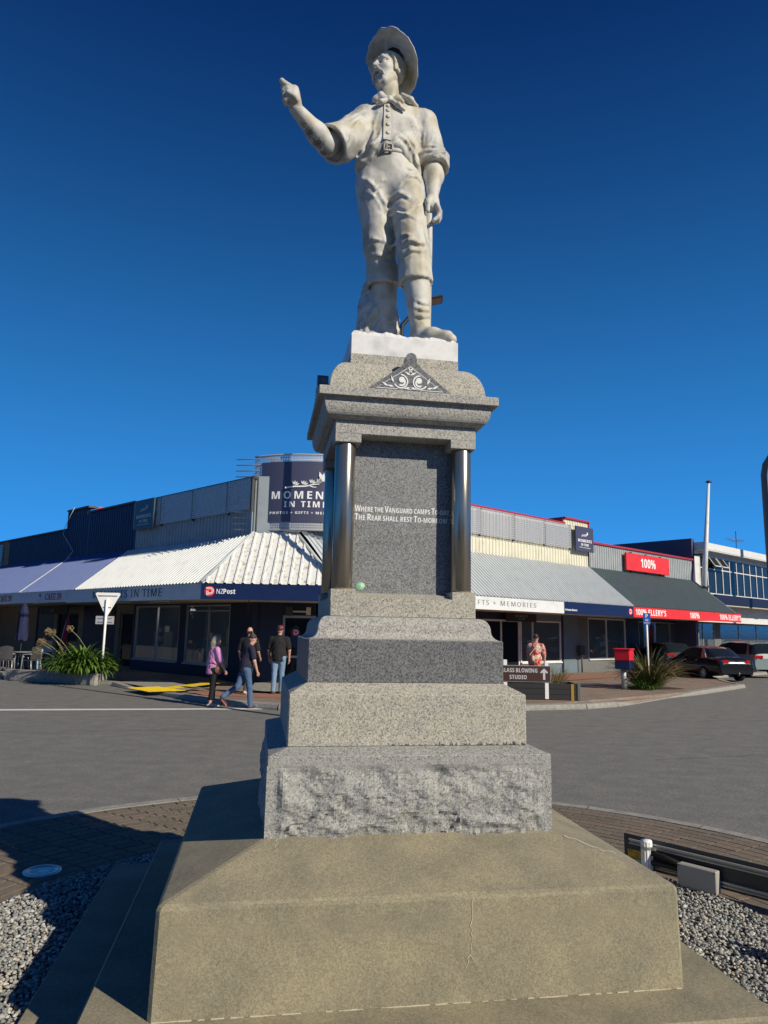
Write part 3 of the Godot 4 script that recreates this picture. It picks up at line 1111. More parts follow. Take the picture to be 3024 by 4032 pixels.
func verse(parent: Node3D, words: String, y: float, x0: float, x1: float):
	# small capitals with larger initials; squeezed to the measured width
	var runs := []
	var i := 0
	while i < words.length():
		if words[i] == "@":
			runs.append([words[i + 1].to_upper(), true])
			i += 2
		else:
			if runs.is_empty() or runs[-1][1]: runs.append(["", false])
			runs[-1][0] += words[i].to_upper()
			i += 1
	var widths := []
	var total := 0.0
	var f := SystemFont.new()
	f.font_names = PackedStringArray(["Droid Sans"])
	f.font_weight = 700
	for r in runs:
		var w: float = f.get_string_size(r[0], HORIZONTAL_ALIGNMENT_LEFT, -1, 48).x * (0.0345 if r[1] else 0.0265) / (0.714 * 48.0)
		widths.append(w)
		total += w
	var k := (x1 - x0) / total
	var x := x0
	for j in runs.size():
		var big: bool = runs[j][1]
		var cap := 0.0345 if big else 0.0265
		text(parent, runs[j][0], cap, Vector3(x, y + (0.0 if big else -0.004), 0.2645), M.carve_white, "sans_bold", k, 1, 0, 0.0012)
		x += widths[j] * k

func build_cracks(parent: Node3D):
	var pale := mat(lc(0.52, 0.47, 0.36), 0.9)
	rng.seed = 9
	var wiggle := func(a: Vector3, b: Vector3, n: int, amp: float, w0: float, nrm: Vector3, called: String):
		var st := S()
		var dir := (b - a).normalized()
		var side := dir.cross(nrm).normalized()
		var prev := a
		var pw := w0
		for i in range(1, n + 1):
			var p := a.lerp(b, float(i) / n) + side * rng.randf_range(-amp, amp)
			if i == n: p = b
			var w := w0 * rng.randf_range(0.4, 1.2) * (1.0 - 0.6 * i / n)
			q4(st, prev - side * pw, prev + side * pw, p + side * w, p - side * w)
			prev = p
			pw = w
		obj(called, st, pale, parent)
	var fz := 1.0865
	wiggle.call(Vector3(0.17, 0.81, 1.0815), Vector3(0.155, 0.60, 1.0852), 16, 0.007, 0.0022, Vector3.BACK, "crack")
	wiggle.call(Vector3(0.155, 0.60, 1.0852), Vector3(0.12, 0.52, 1.0868), 6, 0.006, 0.0018, Vector3.BACK, "crack")
	wiggle.call(Vector3(0.155, 0.60, 1.0852), Vector3(0.19, 0.555, 1.086), 4, 0.004, 0.0014, Vector3.BACK, "crack")
	# mortar line where the plinth meets the step
	var st := S()
	for i in 90:
		var x := -1.08 + i * 0.024
		if rng.randf() < 0.35: continue
		box(st, Vector3(x, 0.4275, 1.0865 + rng.randf_range(0.0, 0.001)), Vector3(0.0255, rng.randf_range(0.001, 0.005), rng.randf_range(0.002, 0.006)))
	tag(obj("mortar_line", st, pale, parent), "", "", "", "stuff")
	var up := Vector3(0, 0.952, 0.306)
	var slope := func(x: float, s: float) -> Vector3: return Vector3(x, 0.829 + 0.129 * s, 1.062 - 0.402 * s) + up * 0.0015
	wiggle.call(slope.call(-0.61, 0.97), slope.call(-0.63, 0.72), 10, 0.01, 0.003, up, "crack")
	var rs := func(z: float, s: float) -> Vector3: return Vector3(1.062 - 0.402 * s, 0.829 + 0.129 * s, z) + Vector3(0.306, 0.952, 0) * 0.0015
	wiggle.call(rs.call(0.62, 0.95), rs.call(0.2, 0.62), 10, 0.012, 0.0035, Vector3(0.306, 0.952, 0), "crack")
	wiggle.call(slope.call(0.72, 0.86), slope.call(0.93, 0.45), 12, 0.012, 0.004, up, "crack")

func build_rough_block(t: Node3D):
	# rock-faced sides between drafted margins
	var n1 := FastNoiseLite.new()
	n1.noise_type = FastNoiseLite.TYPE_CELLULAR
	n1.cellular_return_type = FastNoiseLite.RETURN_DISTANCE2_SUB
	n1.frequency = 4.2
	n1.domain_warp_enabled = true
	n1.domain_warp_amplitude = 0.12
	n1.domain_warp_frequency = 4.0
	n1.seed = 4
	var n2 := FastNoiseLite.new()
	n2.fractal_octaves = 5
	n2.fractal_type = FastNoiseLite.FRACTAL_FBM
	n2.frequency = 6.0
	n2.seed = 8
	var n3 := FastNoiseLite.new()
	n3.noise_type = FastNoiseLite.TYPE_SIMPLEX
	n3.fractal_type = FastNoiseLite.FRACTAL_RIDGED
	n3.frequency = 2.6
	n3.seed = 15
	var st := S()
	var W := 0.6775
	var y0 := 0.945
	var y1 := 1.304
	sq_loft(st, [Vector2(W, 1.262), Vector2(W, 1.299), Vector2(0.674, 1.304), Vector2(0.58, 1.3335)], 0.005, false, true)
	var nx := 110
	var ny := 32
	for k in 4:
		var b := Basis(Vector3.UP, k * PI / 2)
		var P := []
		for j in ny + 1:
			var row := []
			for i in nx + 1:
				var x := -W + 2 * W * i / nx
				var y := y0 + (1.262 - y0) * j / ny
				var e := minf((W - absf(x) - 0.045) / 0.03, (1.262 - y) / 0.035)
				var m := clampf(e, 0, 1)
				var q := Vector3(x, y * 1.2, k * 3.7)
				var bulge := 0.020 * sin(PI * clampf((y - y0 + 0.05) / (1.31 - y0), 0, 1))
				var d := bulge + 0.034 * n2.get_noise_3dv(q * 0.6) + 0.010 * n2.get_noise_3dv(q * 2.2) - 0.018 * absf(n1.get_noise_3dv(q * 0.8)) + 0.014 * n3.get_noise_3dv(q * Vector3(1, 1.6, 1))
				var crease := absf(n2.get_noise_3dv(q * Vector3(0.22, 0.5, 1) + Vector3(5, 0, 0)))
				if crease < 0.03: d -= 0.022 * (1.0 - crease / 0.03) * smoothstep(1.2, 1.0, y)
				if y < y0 + 0.05: d -= 0.02 * maxf(0.0, n2.get_noise_2d(x * 3, k * 9.0)) * (1 - (y - y0) / 0.05)
				row.append(b * Vector3(x, y, W + m * d))
			P.append(row)
		for j in ny:
			for i in nx:
				q4(st, P[j][i], P[j][i + 1], P[j + 1][i + 1], P[j + 1][i])
	obj("rock_faced_block", st, M.granite_rock, t)

func build_pediment(t: Node3D, k: int):
	var p := Node3D.new()
	p.name = "pediment"
	t.add_child(p, true)
	p.rotation.y = k * PI / 2
	var st := S()
	var out := PackedVector2Array([Vector2(-0.235, 3.1455), Vector2(0.235, 3.1455), Vector2(0.06, 3.282), Vector2(0.052, 3.298), Vector2(0.034, 3.31), Vector2(0.036, 3.332)])
	for i in 9:
		var a := lerpf(-0.25, PI + 0.25, i / 8.0)
		out.append(Vector2(0.004 + 0.03 * cos(a), 3.340 + 0.027 * sin(a)))
	out.append_array(PackedVector2Array([Vector2(-0.028, 3.332), Vector2(-0.026, 3.31), Vector2(-0.046, 3.298), Vector2(-0.054, 3.282)]))
	extrude(st, out, 0.405, 0.470)
	obj("gable_stone", st, M.granite_polished, p)
	# carved and whitened ground of the panel, with grey scrolls left standing
	st = S()
	extrude(st, PackedVector2Array([Vector2(-0.186, 3.156), Vector2(0.184, 3.156), Vector2(-0.001, 3.289)]), 0.4695, 0.4725)
	obj("whitened_panel", st, M.carve_white, p)
	st = S()
	extrude(st, PackedVector2Array([Vector2(-0.178, 3.160), Vector2(0.176, 3.160), Vector2(-0.001, 3.2845)]), 0.4715, 0.4735)
	obj("scroll_ground", st, M.granite_polished, p)
	st = S()
	for s in [-1, 1]:
		var c := Vector2(s * 0.053, 3.200)
		ring(st, c, 0.0335, 0.0405, 0.473, 0.4765, PI * 0.5 if s > 0 else -PI * 0.85, PI * 1.85 if s > 0 else PI * 0.5, 22)
		extrude(st, circle(0.0165, 16, c + Vector2(s * -0.006, 0.009)), 0.473, 0.4768)
		ring(st, c + Vector2(s * -0.004, -0.004), 0.014, 0.0235, 0.473, 0.4766, PI * 1.3 if s < 0 else -PI * 0.3 - PI * 0.9, PI * 2.2 if s < 0 else -PI * 0.3, 14)
		# small leaves
		for e in [[0.0, 3.262, 0.9], [0.105, 3.170, 0.2], [0.135, 3.176, 0.6], [0.015, 3.164, -0.2], [0.098, 3.205, 1.2], [0.012, 3.244, 0.5]]:
			var o := Vector2(s * e[0], e[1])
			var d := Vector2(s * cos(e[2]), sin(e[2])) * 0.026
			extrude(st, PackedVector2Array([o - d * 0.6, o + d.orthogonal() * 0.22, o + d, o - d.orthogonal() * 0.22]), 0.473, 0.4763)
	obj("scroll_carving", st, M.carve_white, p)

# ---------------------------------------------------------------- the statue
func build_statue():
	var t := thing("miner_statue", "weathered white marble statue of a man in a slouch hat pointing, on a marble block", "statue", MON + Vector3(0, 3.4025, 0), deg_to_rad(MON_YAW))
	var up := Transform3D(Basis(), Vector3(0, 0.1275, 0))
	# marble block, its top left rough like rock
	var st := S()
	var n := FastNoiseLite.new()
	n.frequency = 7.0
	n.fractal_octaves = 4
	n.fractal_type = FastNoiseLite.FRACTAL_FBM
	n.seed = 2
	sq_loft(st, [Vector2(0.309, 0.0), Vector2(0.309, 0.112)], 0.004, true, false)
	var N := 40
	var P := []
	for j in N + 1:
		var row := []
		for i in N + 1:
			var x := -0.309 + 0.618 * i / N
			var z := -0.309 + 0.618 * j / N
			var e := minf(0.309 - absf(x), 0.309 - absf(z))
			var y := 0.112 + clampf(e / 0.02, 0, 1) * (0.022 + 0.022 * n.get_noise_2d(x, z)) + 0.01 * n.get_noise_2d(x * 2.5, z * 2.5 + 9) * clampf(e / 0.008, 0, 1)
			if x < -0.02 and z > 0.22: y += 0.012 * clampf(e / 0.02, 0, 1)
			row.append(Vector3(x, y, z))
		P.append(row)
	for j in N:
		for i in N: q4(st, P[j + 1][i], P[j + 1][i + 1], P[j][i + 1], P[j][i])
	obj("marble_block", st, M.marble_block, t)
	# stump behind the leg
	var s := Sdf.new()
	s.noise.frequency = 1.4
	s.nscale = Vector3(8, 5, 8)
	s.cap(Vector3(-0.085, -0.02, -0.20), Vector3(-0.085, 0.34, -0.21), 0.150, 0.115, 0.05, 0.02)
	s.cap(Vector3(-0.085, 0.34, -0.21), Vector3(-0.10, 0.50, -0.21), 0.115, 0.085, 0.05, 0.02)
	s.cap(Vector3(-0.165, 0.0, -0.17), Vector3(-0.15, 0.28, -0.19), 0.07, 0.05, 0.04, 0.015)
	s.cap(Vector3(0.02, 0.0, -0.17), Vector3(-0.01, 0.3, -0.19), 0.06, 0.045, 0.04, 0.015)
	st = S(true)
	s.mesh(st, 0.014)
	obj("tree_stump", st, M.marble, t, up)
	# the figure: trousers and boots, then shirt, arms, head and hands, each with a crisp edge against the next
	var b := Sdf.new()
	b.noise.seed = 12
	b.floor_y = 0.004
	b.ell(Vector3(-0.055, 1.165, -0.005), Vector3(0.205, 0.165, 0.135), 0.06, 0.003)
	b.ell(Vector3(-0.062, 1.26, 0.012), Vector3(0.150, 0.12, 0.120), 0.06, 0.0)
	b.cap(Vector3(-0.155, 1.10, -0.01), Vector3(-0.108, 0.73, -0.055), 0.117, 0.090, 0.025, 0.004)
	b.cap(Vector3(0.045, 1.10, 0.015), Vector3(0.084, 0.66, 0.085), 0.122, 0.093, 0.025, 0.004)
	b.cap(Vector3(-0.108, 0.73, -0.055), Vector3(-0.076, 0.56, -0.095), 0.090, 0.094, 0.04, 0.008)
	b.cap(Vector3(0.084, 0.66, 0.085), Vector3(0.102, 0.50, 0.085), 0.093, 0.096, 0.04, 0.008)
	# hollow between the legs, fly seam
	b.cap(Vector3(-0.072, 0.99, 0.135), Vector3(-0.045, 0.78, 0.11), 0.010, 0.03, 0.02, 0.0, 1)
	b.cap(Vector3(-0.099, 1.29, 0.139), Vector3(-0.088, 1.06, 0.146), 0.0045, 0.0045, 0.006, 0.0, 1)
	b.cap(Vector3(-0.070, 1.29, 0.141), Vector3(-0.064, 1.08, 0.148), 0.002, 0.002, 0.004, 0.0, 1)
	for e in [[[Vector2(-0.088, 0.959), Vector2(-0.063, 0.987), Vector2(-0.012, 0.997), Vector2(0.034, 0.964)], 0.015], [[Vector2(-0.080, 0.925), Vector2(-0.050, 0.930), Vector2(0.009, 0.889)], 0.011], [[Vector2(-0.060, 0.895), Vector2(-0.022, 0.871), Vector2(0.023, 0.829)], 0.012], [[Vector2(-0.240, 1.104), Vector2(-0.201, 1.061), Vector2(-0.161, 1.024), Vector2(-0.109, 0.955), Vector2(-0.092, 0.916)], 0.017], [[Vector2(-0.220, 1.023), Vector2(-0.174, 0.981), Vector2(-0.127, 0.918)], 0.012], [[Vector2(-0.007, 1.072), Vector2(0.044, 1.118), Vector2(0.090, 1.124), Vector2(0.126, 1.097)], 0.011], [[Vector2(0.0, 0.715), Vector2(0.035, 0.70), Vector2(0.068, 0.665)], 0.012], [[Vector2(0.008, 0.645), Vector2(0.043, 0.663), Vector2(0.088, 0.648), Vector2(0.125, 0.655)], 0.014], [[Vector2(0.008, 0.585), Vector2(0.05, 0.603), Vector2(0.114, 0.60)], 0.012], [[Vector2(-0.185, 0.70), Vector2(-0.155, 0.728), Vector2(-0.12, 0.722)], 0.012], [[Vector2(-0.09, 0.72), Vector2(-0.054, 0.692), Vector2(-0.022, 0.68)], 0.012], [[Vector2(-0.17, 0.65), Vector2(-0.11, 0.635), Vector2(-0.04, 0.645)], 0.012], [[Vector2(-0.115, 1.087), Vector2(-0.165, 1.018)], 0.010], [[Vector2(-0.018, 0.866), Vector2(0.027, 0.844), Vector2(0.085, 0.817)], 0.010], [[Vector2(0.124, 1.005), Vector2(0.099, 0.946), Vector2(0.061, 0.900)], 0.010], [[Vector2(0.10, 1.20), Vector2(0.06, 1.17), Vector2(0.03, 1.18)], 0.008]]:
		ridge(b, e[0], e[1])
	# rolled cuffs
	b.cyl(Vector3(-0.078, 0.625, -0.088), Vector3(-0.066, 0.492, -0.105), 0.099, 0.107, 0.014, 0.010, 0.005)
	b.cyl(Vector3(-0.066, 0.507, -0.103), Vector3(-0.064, 0.45, -0.108), 0.092, 0.094, 0.004, 0.004, 0.0, 1)
	b.cyl(Vector3(0.096, 0.575, 0.085), Vector3(0.104, 0.432, 0.088), 0.099, 0.105, 0.014, 0.010, 0.005)
	b.cyl(Vector3(0.104, 0.447, 0.088), Vector3(0.105, 0.40, 0.088), 0.091, 0.093, 0.004, 0.004, 0.0, 1)
	# boots
	b.cap(Vector3(-0.064, 0.53, -0.105), Vector3(-0.034, 0.17, -0.135), 0.084, 0.060, 0.004, 0.003)
	b.cap(Vector3(0.104, 0.47, 0.088), Vector3(0.130, 0.17, 0.10), 0.086, 0.060, 0.004, 0.003)
	b.cap(Vector3(-0.035, 0.07, -0.15), Vector3(-0.05, 0.055, 0.03), 0.064, 0.05, 0.05)
	b.cap(Vector3(0.125, 0.075, 0.08), Vector3(0.195, 0.075, 0.165), 0.060, 0.052, 0.05)
	b.cap(Vector3(0.195, 0.065, 0.165), Vector3(0.262, 0.046, 0.238), 0.052, 0.040, 0.03)
	b.cap(Vector3(0.225, 0.022, 0.20), Vector3(0.278, 0.022, 0.255), 0.045, 0.038, 0.006)
	for e in [[[Vector2(0.085, 0.30), Vector2(0.12, 0.278), Vector2(0.165, 0.285)], 0.010], [[Vector2(0.082, 0.255), Vector2(0.125, 0.235), Vector2(0.175, 0.25)], 0.011], [[Vector2(0.085, 0.205), Vector2(0.13, 0.192), Vector2(0.18, 0.215)], 0.011], [[Vector2(-0.07, 0.27), Vector2(-0.03, 0.25), Vector2(0.0, 0.265)], 0.009]]:
		ridge(b, e[0], e[1])
	st = S(true)
	b.mesh(st, 0.0092)
	# shirt: chest, blousing over the belt, sleeves
	var h2 := Sdf.new()
	h2.noise.seed = 21
	h2.nscale = Vector3(10, 3.2, 10)
	h2.ell(Vector3(-0.06, 1.49, 0.0), Vector3(0.193, 0.19, 0.132), 0.04, 0.004)
	h2.ell(Vector3(-0.065, 1.355, 0.012), Vector3(0.180, 0.13, 0.132), 0.05, 0.006)
	var loop := []
	for i in 25:
		var a := TAU * i / 24.0
		var front := cos(a)
		var y := 1.222 + 0.112 * pow(maxf(front, 0), 3.0) + 0.010 * sin(a * 8.0)
		loop.append(Vector3(-0.067 + 0.168 * sin(a), y, 0.006 + 0.112 * front))
	for i in 24: h2.cap(loop[i], loop[i + 1], 0.034 + 0.007 * sin(i * 2.1), 0.034 + 0.007 * sin((i + 1) * 2.1), 0.03, 0.006)
	h2.cap(Vector3(-0.06, 1.63, -0.01), Vector3(-0.222, 1.555, 0.01), 0.080, 0.080, 0.05, 0.004)
	h2.cap(Vector3(-0.04, 1.65, -0.012), Vector3(0.155, 1.60, -0.01), 0.080, 0.083, 0.05, 0.004)
	h2.cap(Vector3(-0.065, 1.70, -0.02), Vector3(-0.06, 1.60, -0.02), 0.066, 0.11, 0.05)
	for e in [[[Vector2(-0.192, 1.429), Vector2(-0.225, 1.338), Vector2(-0.245, 1.26)], 0.013], [[Vector2(-0.143, 1.352), Vector2(-0.19, 1.29), Vector2(-0.235, 1.255)], 0.017], [[Vector2(-0.036, 1.378), Vector2(0.020, 1.332), Vector2(0.060, 1.275), Vector2(0.092, 1.22)], 0.016], [[Vector2(0.007, 1.413), Vector2(0.068, 1.354), Vector2(0.108, 1.275)], 0.015], [[Vector2(-0.023, 1.372), Vector2(-0.062, 1.335)], 0.011], [[Vector2(-0.205, 1.520), Vector2(-0.225, 1.431), Vector2(-0.235, 1.370)], 0.012], [[Vector2(0.095, 1.58), Vector2(0.115, 1.505), Vector2(0.105, 1.434)], 0.012], [[Vector2(-0.180, 1.484), Vector2(-0.172, 1.401), Vector2(-0.192, 1.348)], 0.011], [[Vector2(0.030, 1.573), Vector2(0.055, 1.491), Vector2(0.088, 1.437)], 0.009], [[Vector2(-0.157, 1.546), Vector2(-0.178, 1.441)], 0.009], [[Vector2(-0.13, 1.43), Vector2(-0.15, 1.36)], 0.010], [[Vector2(-0.01, 1.47), Vector2(0.03, 1.40)], 0.009], [[Vector2(0.05, 1.30), Vector2(0.075, 1.235)], 0.014], [[Vector2(-0.17, 1.28), Vector2(-0.19, 1.225)], 0.014]]:
		ridge(h2, e[0], e[1])
	h2.cap(Vector3(-0.225, 1.548, 0.01), Vector3(-0.395, 1.312, 0.11), 0.084, 0.096, 0.03, 0.005)
	h2.cap(Vector3(-0.29, 1.42, 0.06), Vector3(-0.36, 1.245, 0.10), 0.07, 0.055, 0.05, 0.006)
	var ad := Vector3(-0.66, -0.66, 0.36).normalized()
	var ac := Vector3(-0.418, 1.288, 0.12)
	h2.cyl(ac - ad * 0.06, ac + ad * 0.04, 0.106, 0.119, 0.013, 0.012, 0.003)
	h2.cyl(ac + ad * 0.008, ac + ad * 0.09, 0.094, 0.099, 0.004, 0.004, 0.0, 1)
	h2.cap(Vector3(0.165, 1.585, -0.012), Vector3(0.225, 1.38, -0.03), 0.088, 0.086, 0.03, 0.005)
	h2.ell(Vector3(0.228, 1.362, -0.02), Vector3(0.104, 0.064, 0.097), 0.022, 0.010)
	h2.cyl(Vector3(0.229, 1.345, -0.022), Vector3(0.227, 1.283, -0.006), 0.098, 0.103, 0.014, 0.008, 0.006)
	h2.cyl(Vector3(0.226, 1.296, -0.008), Vector3(0.226, 1.24, -0.002), 0.082, 0.084, 0.004, 0.004, 0.0, 1)
	for e in [[[Vector2(0.15, 1.56), Vector2(0.155, 1.47), Vector2(0.15, 1.41)], 0.010], [[Vector2(0.22, 1.50), Vector2(0.20, 1.43)], 0.010], [[Vector2(0.16, 1.405), Vector2(0.22, 1.385), Vector2(0.28, 1.40)], 0.010], [[Vector2(0.16, 1.36), Vector2(0.23, 1.345), Vector2(0.29, 1.365)], 0.011], [[Vector2(0.17, 1.32), Vector2(0.22, 1.335), Vector2(0.27, 1.315)], 0.009], [[Vector2(-0.25, 1.545), Vector2(-0.30, 1.49), Vector2(-0.345, 1.45)], 0.010], [[Vector2(-0.27, 1.49), Vector2(-0.33, 1.41)], 0.010], [[Vector2(-0.28, 1.43), Vector2(-0.33, 1.33), Vector2(-0.35, 1.25)], 0.010]]:
		ridge(h2, e[0], e[1])
	h2.mesh(st, 0.0092)
	# bare arms and neck
	var ar := Sdf.new()
	ar.cap(Vector3(-0.34, 1.355, 0.085), Vector3(-0.470, 1.252, 0.14), 0.064, 0.060, 0.012)
	ar.cap(Vector3(-0.470, 1.252, 0.14), Vector3(-0.535, 1.286, 0.185), 0.060, 0.062, 0.03)
	ar.cap(Vector3(-0.535, 1.286, 0.185), Vector3(-0.675, 1.355, 0.292), 0.061, 0.038, 0.03)
	ar.cap(Vector3(0.228, 1.34, -0.02), Vector3(0.226, 1.22, 0.012), 0.058, 0.061, 0.012)
	ar.cap(Vector3(0.226, 1.22, 0.012), Vector3(0.206, 1.045, 0.075), 0.061, 0.037, 0.03)
	ar.cap(Vector3(-0.063, 1.64, -0.012), Vector3(-0.080, 1.84, 0.0), 0.074, 0.064, 0.02)
	ar.cap(Vector3(-0.035, 1.82, 0.035), Vector3(-0.072, 1.68, 0.062), 0.012, 0.012, 0.02)
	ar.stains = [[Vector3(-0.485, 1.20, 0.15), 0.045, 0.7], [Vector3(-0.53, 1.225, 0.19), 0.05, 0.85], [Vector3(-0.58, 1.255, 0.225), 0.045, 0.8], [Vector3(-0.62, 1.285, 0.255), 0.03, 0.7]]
	ar.mesh(st, 0.0088)
	# head, turned well towards his right
	var h := Sdf.new()
	var f := Vector3(-0.83, 0.05, 0.555).normalized()
	var r := Vector3.UP.cross(f).normalized()
	var u := f.cross(r).normalized()
	var hb := Basis(r, u, f)
	var hx := Transform3D(hb, Vector3(-0.082, 1.930, 0.004))
	h.ell(hx * Vector3(0, 0.04, -0.018), Vector3(0.078, 0.105, 0.098), 0.03, 0, hb)
	h.ell(hx * Vector3(0, -0.035, 0.028), Vector3(0.060, 0.100, 0.066), 0.03, 0, hb)
	h.ell(hx * Vector3(0, -0.108, 0.045), Vector3(0.038, 0.034, 0.040), 0.03, 0, hb)
	h.cap(hx * Vector3(0.052, -0.07, 0.0), hx * Vector3(0.03, -0.115, 0.05), 0.016, 0.016, 0.03)
	h.cap(hx * Vector3(-0.052, -0.07, 0.0), hx * Vector3(-0.03, -0.115, 0.05), 0.016, 0.016, 0.03)
	for sd in [-1, 1]:
		h.ell(hx * Vector3(sd * 0.042, -0.022, 0.056), Vector3(0.022, 0.020, 0.020), 0.03, 0, hb)
		h.ell(hx * Vector3(sd * 0.031, 0.008, 0.100), Vector3(0.023, 0.016, 0.026), 0.010, 0, hb, 1)
		h.chain([hx * Vector3(sd * 0.058, 0.022, 0.060), hx * Vector3(sd * 0.036, 0.037, 0.084), hx * Vector3(sd * 0.012, 0.030, 0.094)], [0.009, 0.0125, 0.012], 0.010)
		h.ell(hx * Vector3(sd * 0.032, 0.004, 0.074), Vector3(0.0165, 0.0115, 0.0125), 0.002, 0, hb)
		h.cap(hx * Vector3(sd * 0.050, 0.012, 0.076), hx * Vector3(sd * 0.018, 0.016, 0.088), 0.0042, 0.0042, 0.003)
		h.cap(hx * Vector3(sd * 0.048, -0.008, 0.078), hx * Vector3(sd * 0.02, -0.012, 0.085), 0.0038, 0.0038, 0.003)
		h.ell(hx * Vector3(sd * 0.014, -0.037, 0.108), Vector3(0.009, 0.009, 0.013), 0.006, 0, hb)
		h.cap(hx * Vector3(sd * 0.010, -0.047, 0.118), hx * Vector3(sd * 0.008, -0.044, 0.108), 0.0045, 0.003, 0.003, 0, 1)
		h.chain([hx * Vector3(sd * 0.003, -0.058, 0.110), hx * Vector3(sd * 0.024, -0.064, 0.103), hx * Vector3(sd * 0.044, -0.082, 0.086), hx * Vector3(sd * 0.054, -0.106, 0.076)], [0.0115, 0.013, 0.0095, 0.004], 0.005, 0.003)
		h.ell(hx * Vector3(sd * 0.079, -0.006, -0.022), Vector3(0.012, 0.036, 0.023), 0.006, 0, hb)
		h.ell(hx * Vector3(sd * 0.090, 0.0, -0.016), Vector3(0.008, 0.022, 0.012), 0.004, 0, hb, 1)
		h.chain([hx * Vector3(sd * 0.076, 0.06, 0.03), hx * Vector3(sd * 0.08, 0.02, 0.012), hx * Vector3(sd * 0.077, -0.03, 0.006)], [0.010, 0.008, 0.004], 0.010, 0.003)
	h.chain([hx * Vector3(0, 0.028, 0.090), hx * Vector3(0, 0.0, 0.104), hx * Vector3(0, -0.032, 0.124)], [0.0095, 0.0095, 0.0125], 0.010)
	h.cap(hx * Vector3(-0.016, -0.086, 0.090), hx * Vector3(0.016, -0.086, 0.090), 0.008, 0.008, 0.006)
	h.cap(hx * Vector3(-0.022, -0.0775, 0.098), hx * Vector3(0.022, -0.0775, 0.098), 0.0045, 0.0045, 0.003, 0, 1)
	h.chain([hx * Vector3(0, -0.112, 0.078), hx * Vector3(0, -0.128, 0.076)], [0.012, 0.014], 0.02, 0.003)
	h.ell(hx * Vector3(0, 0.038, -0.040), Vector3(0.086, 0.098, 0.090), 0.012, 0.004, hb)
	h.noise.frequency = 3.0
	h.cap(Vector3(-0.074, 1.77, -0.008), Vector3(-0.080, 1.87, -0.004), 0.0635, 0.060, 0.03)
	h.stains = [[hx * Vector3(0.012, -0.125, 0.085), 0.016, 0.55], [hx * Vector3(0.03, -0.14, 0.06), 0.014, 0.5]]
	h.mesh(st, 0.0042)
	# pointing hand: a loose fist with the stub of a broken finger
	var d := Sdf.new()
	d.cap(Vector3(-0.655, 1.345, 0.277), Vector3(-0.684, 1.372, 0.305), 0.0375, 0.036, 0.02)
	d.ell(Vector3(-0.698, 1.405, 0.325), Vector3(0.042, 0.052, 0.038), 0.02)
	d.cap(Vector3(-0.672, 1.385, 0.31), Vector3(-0.683, 1.448, 0.322), 0.030, 0.026, 0.02)
	for i in 4:
		var y := 1.446 - 0.0265 * i
		var x := -0.698 + 0.004 * i
		d.chain([Vector3(x, y, 0.336), Vector3(x - 0.030, y - 0.002, 0.358), Vector3(x - 0.050, y - 0.014, 0.350), Vector3(x - 0.044, y - 0.022, 0.326)], [0.0165, 0.0155, 0.0145, 0.012], 0.004)
	d.chain([Vector3(-0.672, 1.372, 0.34), Vector3(-0.690, 1.372, 0.370), Vector3(-0.722, 1.380, 0.380)], [0.018, 0.016, 0.013], 0.008)
	d.chain([Vector3(-0.712, 1.446, 0.345), Vector3(-0.738, 1.447, 0.364), Vector3(-0.757, 1.449, 0.376)], [0.0165, 0.0135, 0.0165], 0.004)
	d.mesh(st, 0.0042)
	# hand resting on the handle
	var g := Sdf.new()
	g.cap(Vector3(0.209, 1.065, 0.07), Vector3(0.203, 1.015, 0.088), 0.0365, 0.035, 0.02)
	g.ell(Vector3(0.205, 0.972, 0.098), Vector3(0.043, 0.055, 0.034), 0.02, 0, Basis(Vector3.UP, 0.4))
	g.chain([Vector3(0.178, 1.0, 0.112), Vector3(0.162, 0.955, 0.134), Vector3(0.162, 0.898, 0.137)], [0.020, 0.017, 0.013], 0.012)
	for i in 4:
		var z := 0.128 - 0.022 * i
		var x := 0.222 + 0.005 * i
		g.chain([Vector3(x, 0.95, z), Vector3(x + 0.016, 0.902, z + 0.006), Vector3(x + 0.004, 0.862 + 0.004 * i, z + 0.01), Vector3(x - 0.022, 0.838 + 0.008 * i, z + 0.012)], [0.0165, 0.0155, 0.014, 0.012], 0.004)
	g.mesh(st, 0.0042)
	obj("figure", st, M.marble, t, up)
	# neckerchief, collar
	var c := Sdf.new()
	c.noise.frequency = 2.0
	var cl := []
	for i in 15:
		var a := TAU * i / 14.0
		cl.append(Vector3(-0.066 + 0.098 * sin(a), 1.700 - 0.040 * cos(a), 0.0 + 0.088 * cos(a)))
	for i in 14: c.cap(cl[i], cl[i + 1], 0.020, 0.020, 0.010, 0.003)
	c.chain([Vector3(0.0, 1.715, 0.08), Vector3(0.055, 1.685, 0.085), Vector3(0.10, 1.675, 0.045), Vector3(0.06, 1.72, -0.02)], [0.014, 0.018, 0.012, 0.02], 0.012)
	c.ell(Vector3(-0.088, 1.640, 0.120), Vector3(0.018, 0.025, 0.018), 0.005)
	c.chain([Vector3(-0.10, 1.645, 0.115), Vector3(-0.145, 1.662, 0.112), Vector3(-0.178, 1.640, 0.100)], [0.010, 0.022, 0.017], 0.006, 0.004)
	c.chain([Vector3(-0.10, 1.632, 0.12), Vector3(-0.142, 1.605, 0.128), Vector3(-0.178, 1.588, 0.122)], [0.010, 0.017, 0.005], 0.006, 0.004)
	c.chain([Vector3(-0.078, 1.645, 0.12), Vector3(-0.035, 1.655, 0.118), Vector3(-0.005, 1.642, 0.112)], [0.010, 0.019, 0.012], 0.006, 0.004)
	c.chain([Vector3(-0.078, 1.630, 0.122), Vector3(-0.032, 1.594, 0.135), Vector3(0.004, 1.566, 0.136)], [0.010, 0.018, 0.010], 0.006, 0.004)
	st = S(true)
	c.mesh(st, 0.0052)
	obj("neckerchief", st, M.marble, t, up)
	# placket and buttons follow the chest
	st = S()
	var prev := Vector3.ZERO
